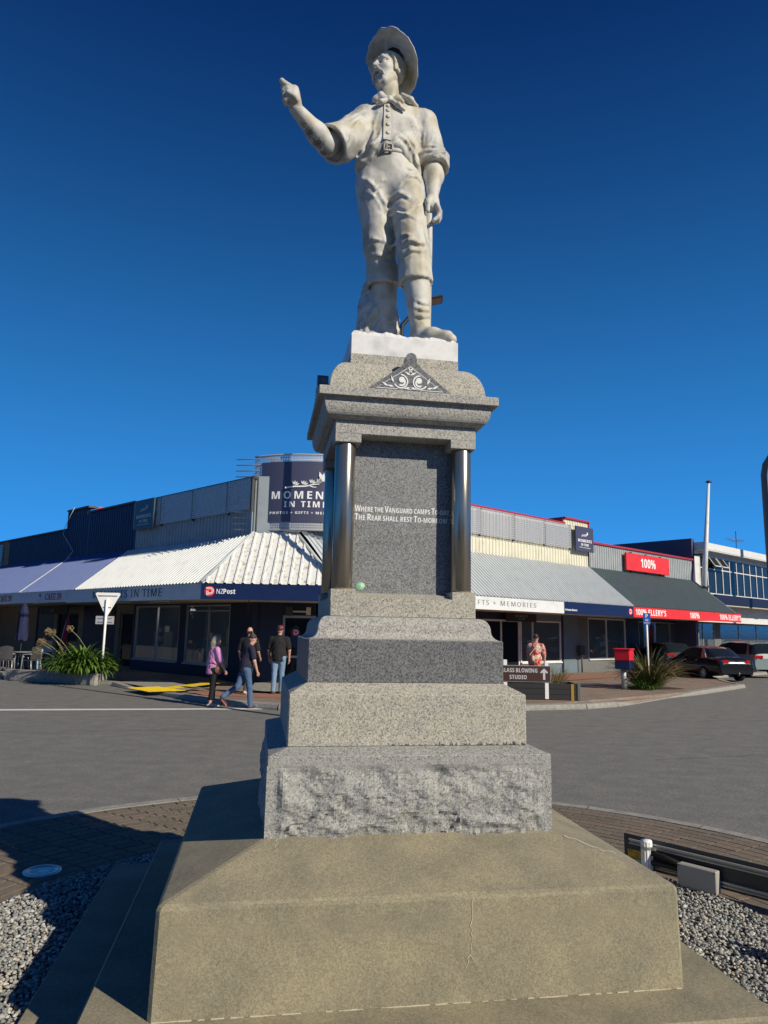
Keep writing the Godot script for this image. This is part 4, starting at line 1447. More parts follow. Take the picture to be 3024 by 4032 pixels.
	for i in 14:
		var y := 1.625 - 0.023 * i
		var x := -0.096 - 0.0006 * i
		var q := Vector3(x, y, h2.surface_z(x, y) + 0.004)
		if i > 0:
			q4(st, prev + Vector3(0.024, 0, 0), prev + Vector3(-0.024, 0, 0), q + Vector3(-0.024, 0, 0), q + Vector3(0.024, 0, 0))
			q4(st, prev + Vector3(-0.024, 0, 0), prev + Vector3(-0.026, 0, -0.016), q + Vector3(-0.026, 0, -0.016), q + Vector3(-0.024, 0, 0))
			q4(st, prev + Vector3(0.024, 0, 0), q + Vector3(0.024, 0, 0), q + Vector3(0.026, 0, -0.016), prev + Vector3(0.026, 0, -0.016))
		prev = q
	obj("shirt_placket", st, M.marble, t, up)
	for y in [1.592, 1.554, 1.506, 1.448, 1.385]:
		st = S(true)
		var z := h2.surface_z(-0.097, y) + 0.004
		lathe(st, [Vector2(0.0135, -0.002), Vector2(0.0135, 0.004), Vector2(0.010, 0.008), Vector2(0, 0.0085)], 12, Transform3D(Basis(Vector3.RIGHT, PI / 2), Vector3(-0.097, y, z)))
		obj("button", st, M.marble, t, up)
	# belt with its buckle
	var bl := Sdf.new()
	for i in 24:
		var a0 := TAU * i / 24.0
		var a1 := TAU * (i + 1) / 24.0
		bl.cyl(Vector3(-0.062 + 0.150 * sin(a0), 1.283, 0.012 + 0.118 * cos(a0)), Vector3(-0.062 + 0.150 * sin(a1), 1.283, 0.012 + 0.118 * cos(a1)), 0.0185, 0.0185, 0.004, 0.004)
	st = S(true)
	bl.mesh(st, 0.007)
	var belt := obj("belt", st, M.marble, t, up)
	st = S()
	var bz := 0.146
	for e in [[-0.124, -0.116, 1.258, 1.310], [-0.072, -0.064, 1.258, 1.310], [-0.124, -0.064, 1.302, 1.311], [-0.124, -0.064, 1.257, 1.266], [-0.107, -0.101, 1.264, 1.304], [-0.107, -0.085, 1.281, 1.288]]:
		box2(st, Vector3(e[0], e[2], bz), Vector3(e[1], e[3], bz + 0.012))
	obj("buckle", st, M.marble, belt)
	# handle of the tool at his side
	st = S(true)
	tube(st, [Vector3(0.180, 0.90, 0.098), Vector3(0.186, 0.70, 0.075), Vector3(0.200, 0.35, 0.0), Vector3(0.212, 0.0, -0.06)], 0.0205, 14)
	obj("tool_handle", st, M.marble, t, up)
	build_hat(t, up)

# a soft fold lying on the front of a body
func ridge(s: Sdf, pts: Array, r: float):
	var p3 := []
	var z_max := 0.45
	for q in pts: p3.append(Vector3(q.x, q.y, s.surface_z(q.x, q.y, z_max) - r * 0.25))
	var rs := []
	for i in pts.size(): rs.append(r * (0.55 if i == 0 or i == pts.size() - 1 else 1.0))
	s.chain(p3, rs, r * 1.1)
	# the hollow under it
	var lo := []
	for q in pts:
		var z := s.surface_z(q.x + r * 0.4, q.y - r * 1.7, z_max)
		lo.append(Vector3(q.x + r * 0.4, q.y - r * 1.7, z + r * 0.22))
	s.chain(lo, r * 0.6, r * 0.9, 0.0, 1)

func build_hat(t: Node3D, up: Transform3D):
	var f := Vector3(-0.87, 0, 0.5).normalized()
	var r := Vector3.UP.cross(f).normalized()
	var tilt := deg_to_rad(44.0)
	var fw := (f * cos(tilt) + Vector3.UP * sin(tilt)).normalized()
	var ax := fw.cross(r).normalized()
	if ax.y < 0: ax = -ax
	var o := Vector3(-0.030, 2.048, -0.026)
	var st := S(true)
	var n := FastNoiseLite.new()
	n.frequency = 2.0
	n.seed = 6
	var NR := 14
	var NA := 56
	var V := func(i: int, j: int, lower: bool) -> Vector3:
		var a := TAU * j / NA
		var rim := 0.199 + 0.014 * n.get_noise_2d(cos(a) * 1.4, sin(a) * 1.4) + 0.02 * maxf(0.0, -cos(a))
		var rr := lerpf(0.078, rim, float(i) / NR)
		var s := (rr - 0.078) / 0.125
		var dz := -0.040 * s * s * (0.5 + 0.7 * absf(sin(a)) + 0.5 * maxf(0.0, -cos(a))) + 0.010 * n.get_noise_2d(cos(a) * rr * 9.0, sin(a) * rr * 9.0)
		var th := 0.022 * (1.0 if i < NR - 1 else (0.82 if i == NR - 1 else 0.25))
		return o + fw * cos(a) * rr + r * sin(a) * rr + ax * (dz + (-th * 0.5 if lower else th * 0.5))
	var hs := Sdf.new()
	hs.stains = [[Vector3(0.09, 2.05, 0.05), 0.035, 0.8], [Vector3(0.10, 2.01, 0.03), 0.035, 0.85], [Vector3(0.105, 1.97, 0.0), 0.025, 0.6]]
	for i in NR:
		for j in NA:
			st.set_color(hs.stain(V.call(i, j, true)))
			q4(st, V.call(i, j, false), V.call(i, j + 1, false), V.call(i + 1, j + 1, false), V.call(i + 1, j, false))
			q4(st, V.call(i, j, true), V.call(i + 1, j, true), V.call(i + 1, j + 1, true), V.call(i, j + 1, true))
	for j in NA:
		q4(st, V.call(NR, j, false), V.call(NR, j + 1, false), V.call(NR, j + 1, true), V.call(NR, j, true))
	st.set_color(Color(1, 1, 1))
	# crown with a dent along its top
	var prof := [Vector2(0.100, -0.01), Vector2(0.100, 0.04), Vector2(0.096, 0.085), Vector2(0.085, 0.115), Vector2(0.060, 0.130), Vector2(0.03, 0.126), Vector2(0, 0.120)]
	lathe(st, prof, 32, Transform3D(Basis(r, ax, r.cross(ax)), o))
	obj("slouch_hat", st, M.marble, t, up)

# ---------------------------------------------------------------- buildings
func inF(o: Node3D, F: Transform3D) -> Transform3D:
	return o.global_transform.affine_inverse() * F

func part_box(called: String, o: Node3D, F: Transform3D, lo: Vector3, hi: Vector3, m: Material, bev := 0.0) -> MeshInstance3D:
	var st := S()
	if bev > 0: bb2(st, lo, hi, bev)
	else: box2(st, lo, hi)
	return obj(called, st, m, o, inF(o, F))

func slab(called: String, o: Node3D, pts: Array, y0: float, y1: float, m: Material):
	var st := S()
	var poly := PackedVector2Array()
	for p in pts: poly.append(Vector2(p.x, -p.z))
	extrude(st, poly, y0, y1, Transform3D(Basis(Vector3.RIGHT, -PI / 2), Vector3.ZERO))
	obj(called, st, m, o, inF(o, Transform3D()))

func glazing(o: Node3D, F: Transform3D, x0: float, x1: float, y0: float, y1: float, z: float, mull: Array, transom: float, fm: Material, gm: Material, fw := 0.05, called := "window"):
	var st := S()
	for e in [[x0, x0 + fw, y0, y1], [x1 - fw, x1, y0, y1]]: box2(st, Vector3(e[0], e[2], z - 0.05), Vector3(e[1], e[3], z + 0.03))
	for e in [[y0, y0 + fw], [y1 - fw, y1]]: box2(st, Vector3(x0 + fw, e[0], z - 0.048), Vector3(x1 - fw, e[1], z + 0.028))
	for mx in mull: box2(st, Vector3(mx - fw * 0.5, y0 + fw, z - 0.045), Vector3(mx + fw * 0.5, y1 - fw, z + 0.026))
	var xs := [x0 + fw]
	for mx in mull: xs.append(mx)
	xs.append(x1 - fw)
	if transom > 0:
		for i in xs.size() - 1: box2(st, Vector3(xs[i] + (fw * 0.5 if i > 0 else 0.0), transom - fw * 0.4, z - 0.043), Vector3(xs[i + 1] - (fw * 0.5 if i < xs.size() - 2 else 0.0), transom + fw * 0.4, z + 0.024))
	var w := obj(called, st, fm, o, inF(o, F))
	var ys := [y0 + fw, y1 - fw]
	if transom > 0: ys = [y0 + fw, transom, y1 - fw]
	for i in xs.size() - 1:
		for j in ys.size() - 1:
			st = S()
			box2(st, Vector3(xs[i] - 0.01, ys[j] - 0.01, z - 0.016), Vector3(xs[i + 1] + 0.01, ys[j + 1] + 0.01, z - 0.008))
			obj("pane", st, gm, w)
	return w

# one run of shop front along x of the frame: list of [kind, x0, x1, ...]
func shop_front(o: Node3D, F: Transform3D, z: float, segs: Array):
	for s in segs:
		var x0: float = s[1]
		var x1: float = s[2]
		var m: Material = s[3]
		match s[0]:
			"wall":
				part_box("shop_wall", o, F, Vector3(x0, 0.0, z - 0.18), Vector3(x1, 2.72, z), m)
			"window":
				var y0: float = s[4]
				var y1: float = s[5]
				part_box("stall_riser", o, F, Vector3(x0, 0.0, z - 0.18), Vector3(x1, y0, z), m)
				if y1 < 2.68: part_box("head_panel", o, F, Vector3(x0, y1, z - 0.18), Vector3(x1, 2.72, z), m)
				glazing(o, F, x0, x1, y0, y1, z - 0.04, s[6], s[7], s[8], M.glass, 0.06)
				part_box("window_sill", o, F, Vector3(x0, y0 - 0.045, z + 0.002), Vector3(x1, y0 + 0.012, z + 0.06), s[8])
			"door":
				var y1: float = s[4]
				part_box("head_panel", o, F, Vector3(x0, y1, z - 0.18), Vector3(x1, 2.72, z), m)
				glazing(o, F, x0, x1, 0.11, y1, z - 0.1, s[5], 0.95 if s[5].size() == 0 else -1.0, s[6], M.glass_dark, 0.08, "door")

func perf_panels(o: Node3D, F: Transform3D, xs: Array, y0: float, y1: float, z: float):
	for i in xs.size() - 1:
		var st := S()
		var w: float = absf(xs[i + 1] - xs[i]) - 0.05
		perforated(st, w, y1 - y0, 0.074, 0.31)
		obj("perforated_screen", st, M.screen_alu, o, inF(o, F) * Transform3D(Basis(), Vector3(minf(xs[i], xs[i + 1]) + 0.025, y0, z)))
	for x in xs:
		part_box("screen_post", o, F, Vector3(x - 0.02, y0 - 0.06, z - 0.12), Vector3(x + 0.02, y1 + 0.02, z - 0.03), M.dark_grey)

# twig with buds and a small bird, drawn as raised shapes; about 1 m wide at s = 1
func twig_emblem(parent: Node3D, at: Vector3, s: float, m: Material, basis := Basis()):
	var st := S()
	var xf := Transform3D(basis.scaled_local(Vector3(s, s, 1)), at)
	var stroke := func(pts: Array, w0: float, w1: float):
		for i in pts.size() - 1:
			var a: Vector2 = pts[i]
			var b: Vector2 = pts[i + 1]
			var n := (b - a).orthogonal().normalized()
			var k0 := lerpf(w0, w1, float(i) / (pts.size() - 1))
			var k1 := lerpf(w0, w1, float(i + 1) / (pts.size() - 1))
			extrude(st, PackedVector2Array([a - n * k0, b - n * k1, b + n * k1, a + n * k0]), 0, 0.006, xf)
	stroke.call([Vector2(-0.55, -0.1), Vector2(-0.3, -0.06), Vector2(0.0, -0.05), Vector2(0.2, 0.0), Vector2(0.38, 0.02)], 0.022, 0.012)
	stroke.call([Vector2(0.1, -0.03), Vector2(0.22, -0.07), Vector2(0.3, -0.07)], 0.016, 0.008)
	for q in [Vector2(-0.3, -0.05), Vector2(-0.06, -0.04), Vector2(0.16, 0.0), Vector2(0.36, 0.02)]:
		for k in 4:
			var a := 0.55 + 0.45 * k
			var d := Vector2(cos(a), sin(a))
			var o: Vector2 = q + d * 0.03
			extrude(st, PackedVector2Array([o, o + d * 0.07 + d.orthogonal() * 0.018, o + d * 0.13, o + d * 0.07 - d.orthogonal() * 0.018]), 0, 0.006, xf)
	# bird taking off
	extrude(st, PackedVector2Array([Vector2(0.26, 0.06), Vector2(0.36, 0.12), Vector2(0.42, 0.13), Vector2(0.36, 0.24), Vector2(0.37, 0.36), Vector2(0.46, 0.26), Vector2(0.5, 0.33), Vector2(0.53, 0.2), Vector2(0.6, 0.17), Vector2(0.53, 0.1), Vector2(0.42, 0.05), Vector2(0.34, 0.06)]), 0, 0.006, xf)
	obj("bird_and_twig", st, m, parent)

func build_corner_building():
	var o := thing("corner_shop", "corner shop with pale ribbed canopy, perforated parapet screens and navy post fascia", "building", A)
	var D := 1.95
	var E := 2.2
	var zc := -1.68
	# canopy roofs: two flanks and the hipped corner
	var st := S()
	var bl := Vector3(0, 1.60, -D)
	ribbed(st, Vector3(-8.41, 3.105, 0.03), Vector3.RIGHT, bl, Vector3(0, D, 1.6).normalized(), 8.36, 0.185, 0.042, func(s): return Vector2(0, clampf((8.36 - s) / 0.32, 0, 1)))
	obj("canopy_roof", st, M.roof_white, o, inF(o, FL))
	st = S()
	ribbed(st, Vector3(0.05, 3.105, 0.03), Vector3.RIGHT, Vector3(0, 1.81, -E), Vector3(0, E, 1.81).normalized(), 16.45, 0.185, 0.042, func(s): return Vector2(0, clampf(s / 0.14, 0, 1)))
	obj("canopy_roof", st, M.roof_white, o, inF(o, FR))
	st = S()
	ribbed(st, Vector3(A.x + 0.02, 3.105, 0.03), Vector3.RIGHT, Vector3(0, 1.68, zc), Vector3(0, 1.68, 1.68).normalized(), 3.83, 0.262, 0.04, func(s): return Vector2(0, minf(1.0, minf(s / 1.12, (3.83 - s) / 1.4))), 0.3)
	obj("canopy_hip", st, M.roof_stained, o, inF(o, FC))
	# narrow shadow gaps between the trays of the hip
	st = S(true)
	tube(st, [A + Vector3(0, 3.13, 0.02), Vector3(-4.05, 4.80, A.z + zc)], 0.06, 6)
	obj("hip_capping", st, M.roof_white, o, inF(o, Transform3D()))
	st = S(true)
	tube(st, [B + Vector3(0, 3.13, 0.02), Vector3(-2.7, 4.80, A.z + zc)], 0.06, 6)
	obj("hip_capping", st, M.roof_white, o, inF(o, Transform3D()))
	# fascias
	part_box("fascia_board", o, FL, Vector3(-9.11, 2.65, -0.05), Vector3(-0.01, 3.10, 0.0), M.fascia_grey)
	var fc := part_box("fascia_board", o, FC, Vector3(A.x, 2.65, -0.05), Vector3(B.x, 3.10, 0.012), M.fascia_navy)
	tag(fc, "navy fascia board with round red and white logo")
	part_box("fascia_board", o, FR, Vector3(0.02, 2.65, -0.05), Vector3(11.24, 3.10, 0.0), M.fascia_white)
	part_box("fascia_board", o, FR, Vector3(11.245, 2.65, -0.05), Vector3(16.48, 3.10, 0.002), M.fascia_navy)
	var lt := Node3D.new()
	lt.name = "fascia_lettering"
	o.add_child(lt)
	lt.transform = inF(o, FL)
	text_fit(lt, "MOMENTS IN TIME", 0.245, 4.72, Vector3(-4.56, 2.885, 0.003), M.letter_slate, "sans", 4)
	var lp := Node3D.new()
	lp.name = "post_lettering"
	o.add_child(lp)
	lp.transform = inF(o, FC)
	var w := text(lp, "NZ", 0.135, Vector3(-4.74, 2.876, 0.015), M.sign_white, "sans", 0.9, 1)
	text(lp, "Post", 0.135, Vector3(-4.74 + w + 0.01, 2.876, 0.015), M.sign_white, "sans_bold", 0.9, 1)
	post_roundel(lp, Vector3(-4.92, 2.876, 0.013), 0.145)
	var lr := Node3D.new()
	lr.name = "side_lettering"
	o.add_child(lr)
	lr.transform = inF(o, FR)
	text_fit(lr, "PHOTOS + GIFTS + MEMORIES", 0.165, 5.95, Vector3(6.45, 2.885, 0.003), M.letter_grey, "sans", 7)
	text(lr, "Private Boxes", 0.075, Vector3(11.3, 2.80, 0.005), M.sign_white, "sans_bold", 1.2, 1)
	post_roundel(lr, Vector3(16.22, 2.87, 0.003), 0.14)
	# upper walls
	st = S()
	ribbed(st, Vector3(-7.94, 4.64, -D), Vector3.RIGHT, Vector3(0, 1.86, 0), Vector3.BACK, 7.6, 0.2, 0.03)
	obj("upper_wall", st, M.wall_steel, o, inF(o, FL))
	st = S()
	ribbed(st, Vector3(0.1, 4.86, -E), Vector3.RIGHT, Vector3(0, 1.86, 0), Vector3.BACK, 16.4, 0.205, 0.03)
	ribbed(st, Vector3(14.6, 6.72, -E), Vector3.RIGHT, Vector3(0, 0.28, 0), Vector3.BACK, 1.94, 0.205, 0.03)
	obj("upper_wall", st, M.wall_cream, o, inF(o, FR))
	part_box("upper_wall", o, FC, Vector3(-4.1, 4.6, zc - 0.15), Vector3(-2.65, 6.6, zc), M.wall_steel)
	part_box("parapet_capping", o, FL, Vector3(-7.97, 6.5, -D - 0.3), Vector3(-0.3, 6.585, -D + 0.1), M.trim_dark)
	part_box("parapet_capping", o, FR, Vector3(0.1, 6.72, -E - 0.3), Vector3(14.6, 6.81, -E + 0.1), M.trim_red)
	part_box("parapet_step", o, FR, Vector3(14.6, 6.985, -E - 1.6), Vector3(16.6, 7.07, -E + 0.1), M.trim_red)
	part_box("parapet_cheek", o, FR, Vector3(14.55, 6.5, -E - 1.6), Vector3(14.6, 7.0, -E - 0.02), M.trim_red)
	part_box("parapet_cheek", o, FR, Vector3(16.54, 6.0, -E - 1.6), Vector3(16.6, 6.985, -E + 0.06), M.trim_red)
	perf_panels(o, FL, [-7.92, -5.89, -3.75, -1.65, -0.35], 5.52, 6.53, -D + 0.16)
	perf_panels(o, FR, [0.3, 2.35, 4.47, 6.6, 8.73, 10.86, 12.97, 14.95], 5.65, 6.71, -E + 0.16)
	# closed box behind the fascias and under the canopy sheets
	part_box("fascia_backing", o, FL, Vector3(-9.1, 3.0, -0.12), Vector3(-0.02, 3.172, -0.055), M.dark_grey)
	part_box("fascia_backing", o, FR, Vector3(0.03, 3.0, -0.12), Vector3(16.45, 3.172, -0.055), M.dark_grey)
	part_box("fascia_backing", o, FC, Vector3(A.x + 0.05, 3.0, -0.12), Vector3(B.x - 0.05, 3.178, -0.055), M.dark_grey)
	part_box("bulkhead", o, FL, Vector3(-8.4, 2.765, -D - 0.16), Vector3(-0.3, 6.48, -D - 0.06), M.dark_grey)
	part_box("bulkhead", o, FR, Vector3(0.1, 2.765, -E - 0.16), Vector3(16.5, 6.7, -E - 0.06), M.dark_grey)
	part_box("bulkhead", o, FC, Vector3(-4.1, 2.765, zc - 0.3), Vector3(-2.65, 4.6, zc - 0.16), M.dark_grey)
	# roof, soffit, shop fronts
	var PL := func(u: float, off: float) -> Vector3: return A + uL * u - nL * off
	var PR := func(u: float, off: float) -> Vector3: return B + uR * u - nR * off
	slab("flat_roof", o, [PL.call(8, D + 0.1), PL.call(0.35, D + 0.1), Vector3(-4.05, 0, A.z + zc - 0.16), Vector3(-2.75, 0, A.z + zc - 0.16), PR.call(0.2, E + 0.1), PR.call(16.5, E + 0.1), PR.call(16.5, 12), PL.call(8, 12)], 5.3, 5.4, M.dark_grey)
	slab("soffit", o, [PL.call(8.4, 0.06), PL.call(0.03, 0.06), PR.call(0.05, 0.06), PR.call(16.45, 0.06), PR.call(16.45, 12), PL.call(8.4, 12)], 2.722, 2.76, M.soffit)
	var cx := -4.32
	shop_front(o, FL, -3.3, [
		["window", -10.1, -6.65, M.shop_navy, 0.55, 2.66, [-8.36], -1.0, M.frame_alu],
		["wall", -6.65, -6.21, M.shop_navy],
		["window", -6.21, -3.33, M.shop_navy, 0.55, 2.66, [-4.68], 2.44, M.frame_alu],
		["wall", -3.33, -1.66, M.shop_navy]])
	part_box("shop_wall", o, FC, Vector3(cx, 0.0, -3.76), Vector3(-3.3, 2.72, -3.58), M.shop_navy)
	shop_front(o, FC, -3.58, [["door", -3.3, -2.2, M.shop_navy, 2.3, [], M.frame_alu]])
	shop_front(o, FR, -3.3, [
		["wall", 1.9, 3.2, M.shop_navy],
		["window", 3.2, 9.6, M.shop_navy, 0.6, 2.45, [5.3, 7.4], -1.0, M.frame_white],
		["wall", 9.6, 10.3, M.shop_navy],
		["door", 10.3, 12.85, M.shop_navy, 2.42, [11.6], M.frame_white],
		["window", 12.85, 15.86, M.shop_blue_grey, 0.6, 2.42, [13.73], -1.0, M.frame_white],
		["wall", 15.86, 16.05, M.shop_navy],
		["wall", 16.05, 17.25, M.shop_blue_grey],
		["wall", 17.25, 18.1, M.shop_grey],
		["window", 18.1, 21.6, M.shop_grey, 0.69, 2.66, [19.79], -1.0, M.frame_white]])
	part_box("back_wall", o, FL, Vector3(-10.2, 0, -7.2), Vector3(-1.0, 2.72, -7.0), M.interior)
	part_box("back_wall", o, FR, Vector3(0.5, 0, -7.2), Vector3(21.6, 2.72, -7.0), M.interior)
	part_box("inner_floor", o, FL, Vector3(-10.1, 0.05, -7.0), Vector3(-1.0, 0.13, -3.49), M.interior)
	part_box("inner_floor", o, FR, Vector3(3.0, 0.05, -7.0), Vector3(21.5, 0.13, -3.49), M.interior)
	# things on and under the canopy
	for e in [[FL, -5.2, -1.6, "slim unlit batten light on the soffit before the transomed window"], [FL, -8.0, -1.6, "slim unlit batten light on the soffit before the tube-lit window"], [FR, 14.2, -1.6, "slim unlit batten light on the soffit behind the white fascia"]]:
		var lamp := thing_at("soffit_batten_light", e[3], "light", e[0] * Transform3D(Basis(), Vector3(e[1], 2.685, e[2])), "batten lights under the corner canopy")
		st = S()
		bbox(st, Vector3(0, 0.017, 0), Vector3(1.25, 0.04, 0.11), 0.01)
		obj("casing", st, M.frame_white, lamp)
		st = S(true)
		tube(st, [Vector3(-0.58, -0.018, 0), Vector3(0.58, -0.018, 0)], 0.015, 8)
		obj("tube", st, M.interior_pale, lamp)
	var spk := thing_at("hanging_speaker", "slim black speaker hanging from the soffit below the navy fascia", "speaker", FC * Transform3D(Basis(), Vector3(-4.08, 2.3, -1.6)))
	st = S()
	bbox(st, Vector3(0, 0.17, 0), Vector3(0.09, 0.34, 0.09), 0.015)
	obj("casing", st, M.black, spk)
	st = S()
	box(st, Vector3(0, 0.38, 0), Vector3(0.02, 0.085, 0.02))
	obj("bracket", st, M.dark_grey, spk)
	var cam := thing_at("security_camera", "cream security camera box on the wall over the shop door", "camera", FC * Transform3D(Basis(), Vector3(-2.44, 2.45, -3.5)))
	st = S()
	bbox(st, Vector3(0, 0, -0.01), Vector3(0.15, 0.26, 0.12), 0.015)
	obj("back_box", st, M.wall_cream, cam)
	st = S()
	bbox(st, Vector3(-0.3, -0.02, 0.06), Vector3(0.46, 0.05, 0.06), 0.01)
	obj("arm", st, M.wall_cream, cam)
	st = S()
	bbox(st, Vector3(-0.62, -0.02, 0.12), Vector3(0.22, 0.3, 0.16), 0.02)
	obj("housing", st, M.dark_grey, cam)
	# oval sign on the door glass
	st = S()
	extrude(st, circle(0.17, 20), 0, 0.008, Transform3D(Basis.from_scale(Vector3(1, 2.2, 1)), Vector3.ZERO))
	var dl := thing_at("door_sign", "tall oval navy sign with red roundel on the shop door", "sign", FC * Transform3D(Basis(), Vector3(-2.85, 1.62, -3.64)))
	obj("plate", st, M.fascia_navy, dl)
	post_roundel(dl, Vector3(0, 0.12, 0.009), 0.11)
	# lit tube behind the window
	var tl := thing_at("window_tube_light", "bright white fluorescent tube glowing inside the shop window", "light", FL * Transform3D(Basis(), Vector3(-7.15, 2.48, -3.95)))
	st = S(true)
	tube(st, [Vector3(-0.5, 0, 0), Vector3(0.5, 0, 0)], 0.025, 10)
	obj("glowing_tube", st, M.tube_light, tl)
	st = S()
	box2(st, Vector3(-0.55, 0.03, -0.05), Vector3(0.55, 0.08, 0.05))
	box2(st, Vector3(-0.02, 0.08, -0.01), Vector3(0.02, 0.235, 0.01))
	obj("casing", st, M.frame_white, tl)
	var om := OmniLight3D.new()
	om.name = "tube_lamp"
	om.light_energy = 0.25
	om.light_size = 0.3
	om.omni_range = 8
	om.omni_attenuation = 2.0
	om.shadow_enabled = true
	om.position = Vector3(0, -0.08, 0.05)
	tl.add_child(om)
	# flagpole on the canopy, whose shadow crosses the hip and the drum sign
	var rp := thing("canopy_flagpole", "slim bare flagpole standing on the corner canopy behind the pedestal", "flagpole", Vector3(-1.42, 3.12, -20.86))
	st = S(true)
	tube(st, [Vector3(0, 0, 0), Vector3(0, 2.6, 0), Vector3(0, 5.4, 0)], [0.085, 0.08, 0.06], 10)
	obj("pole", st, M.frame_white, rp)
	st = S(true)
	lathe(st, [Vector2(0, 5.38), Vector2(0.1, 5.4), Vector2(0.1, 5.47), Vector2(0, 5.52)], 12)
	obj("truck_cap", st, M.dark_grey, rp)
	st = S()
	box2(st, Vector3(-0.14, -0.02, -0.14), Vector3(0.14, 0.06, 0.14))
	obj("base_plate", st, M.dark_grey, rp)
	build_corner_sign()
	# parapet signs
	for e in [[FL * Transform3D(Basis(), Vector3(-6.92, 5.985, -D + 0.24)), M.sign_teal, M.letter_pale, "dark teal square sign in shade on the parapet beside the blue cladding"], [FR * Transform3D(Basis(), Vector3(15.82, 6.14, -E + 0.26)), M.sign_slate, M.sign_white, "sunlit slate blue square sign at the end of the cream parapet"]]:
		var sg := thing_at("parapet_sign", e[3], "sign", e[0])
		st = S()
		bbox(st, Vector3.ZERO, Vector3(1.44, 1.12, 0.06), 0.006)
		obj("panel", st, e[1], sg)
		twig_emblem(sg, Vector3(-0.02, 0.17, 0.031), 0.5, e[2])
		text(sg, "MOMENTS", 0.125, Vector3(0, -0.08, 0.032), e[2], "sans_bold", 1.22, 0, 2)
		text(sg, "IN TIME", 0.095, Vector3(0, -0.26, 0.032), e[2], "sans_bold", 1.2, 0, 2)
		text(sg, "PHOTOS + GIFTS + MEMORIES", 0.036, Vector3(0, -0.39, 0.032), e[2], "sans_bold", 1.15, 0, 2)
	# hanging sign under the far canopy
	var hs := thing_at("hanging_sign", "dark hanging sign under the white fascia lettered in grey", "sign", FR * Transform3D(Basis(), Vector3(12.55, 2.52, -3.05)))
	st = S()
	bbox(st, Vector3.ZERO, Vector3(2.1, 0.34, 0.05), 0.006)
	obj("panel", st, M.black, hs)
	text(hs, "MOMENTS", 0.09, Vector3(0, 0.06, 0.027), M.letter_grey, "sans_bold", 1.3, 0, 2)
	text(hs, "IN TIME", 0.065, Vector3(0, -0.06, 0.027), M.letter_grey, "sans_bold", 1.3, 0, 2)
	# feather banner in the window and display stands
	var fb := thing_at("feather_banner", "white and gold feather banner standing inside the shop window", "banner", FL * Transform3D(Basis(), Vector3(-3.75, 0.13, -3.75)))
	st = S(true)
	tube(st, [Vector3(-0.55, 0, 0), Vector3(-0.55, 0.9, 0), Vector3(-0.4, 1.6, 0), Vector3(-0.1, 2.2, 0), Vector3(0.3, 2.45, 0)], 0.012, 6)
	obj("pole", st, M.steel, fb)
	st = S()
	extrude(st, PackedVector2Array([Vector2(-0.53, 0.95), Vector2(-0.38, 1.6), Vector2(-0.28, 1.8), Vector2(0.25, 1.9), Vector2(0.0, 1.6), Vector2(-0.3, 1.2)]), -0.004, 0.004)
	obj("gold_cloth", st, M.orange, fb)
	st = S()
	extrude(st, PackedVector2Array([Vector2(-0.28, 1.802), Vector2(-0.08, 2.2), Vector2(0.3, 2.45), Vector2(0.35, 2.1), Vector2(0.25, 1.902)]), -0.004, 0.004)
	obj("white_cloth", st, M.white, fb)
	rng.seed = 31
	var cols := [M.white, M.shop_blue_grey, M.wall_cream, M.leaf_dark if M.has("leaf_dark") else M.roof_green, M.fascia_grey, M.orange]
	for e in [[FL, -9.4, 1.5, "tall display stand in the window pane beside the shop entrance recess"], [FL, -7.6, 1.1, "display stand under the glowing window tube"], [FL, -5.6, 1.3, "display stand in the transomed window, far pane from the banner"], [FL, -4.2, 1.0, "low display stand beside the gold feather banner"], [FR, 13.4, 0.9, "low display stand behind the glass next to the hanging sign"], [FR, 15.0, 1.2, "display stand in the window by the blue-grey pier"], [FR, 18.8, 0.9, "low display stand in the window next to the meter post"], [FR, 20.7, 1.5, "tall display stand in the window beside the red flag"]]:
		var ds := thing_at("display_stand", e[3], "display stand", e[0] * Transform3D(Basis(), Vector3(e[1], 0.13, -4.2)), "display stands behind the shop windows")
		var hgt: float = e[2]
		st = S()
		for sx in [-0.42, 0.42]: box2(st, Vector3(sx - 0.02, 0, -0.2), Vector3(sx + 0.02, hgt, 0.2))
		obj("side_panel", st, M.interior_pale, ds)
		var nsh := int(hgt / 0.35) + 1
		for k in nsh:
			var y := 0.06 + (hgt - 0.08) * k / maxf(nsh - 1, 1)
			st = S()
			box2(st, Vector3(-0.4, y - 0.012, -0.2), Vector3(0.4, y + 0.012, 0.2))
			obj("shelf", st, M.interior_pale, ds)
			for q in 4:
				st = S()
				var hh := rng.randf_range(0.08, 0.26)
				box2(st, Vector3(-0.36 + q * 0.19, y + 0.0125, -0.1), Vector3(-0.36 + q * 0.19 + rng.randf_range(0.08, 0.15), y + 0.0125 + hh, 0.08))
				obj("boxed_goods", st, cols[rng.randi() % cols.size()], ds)

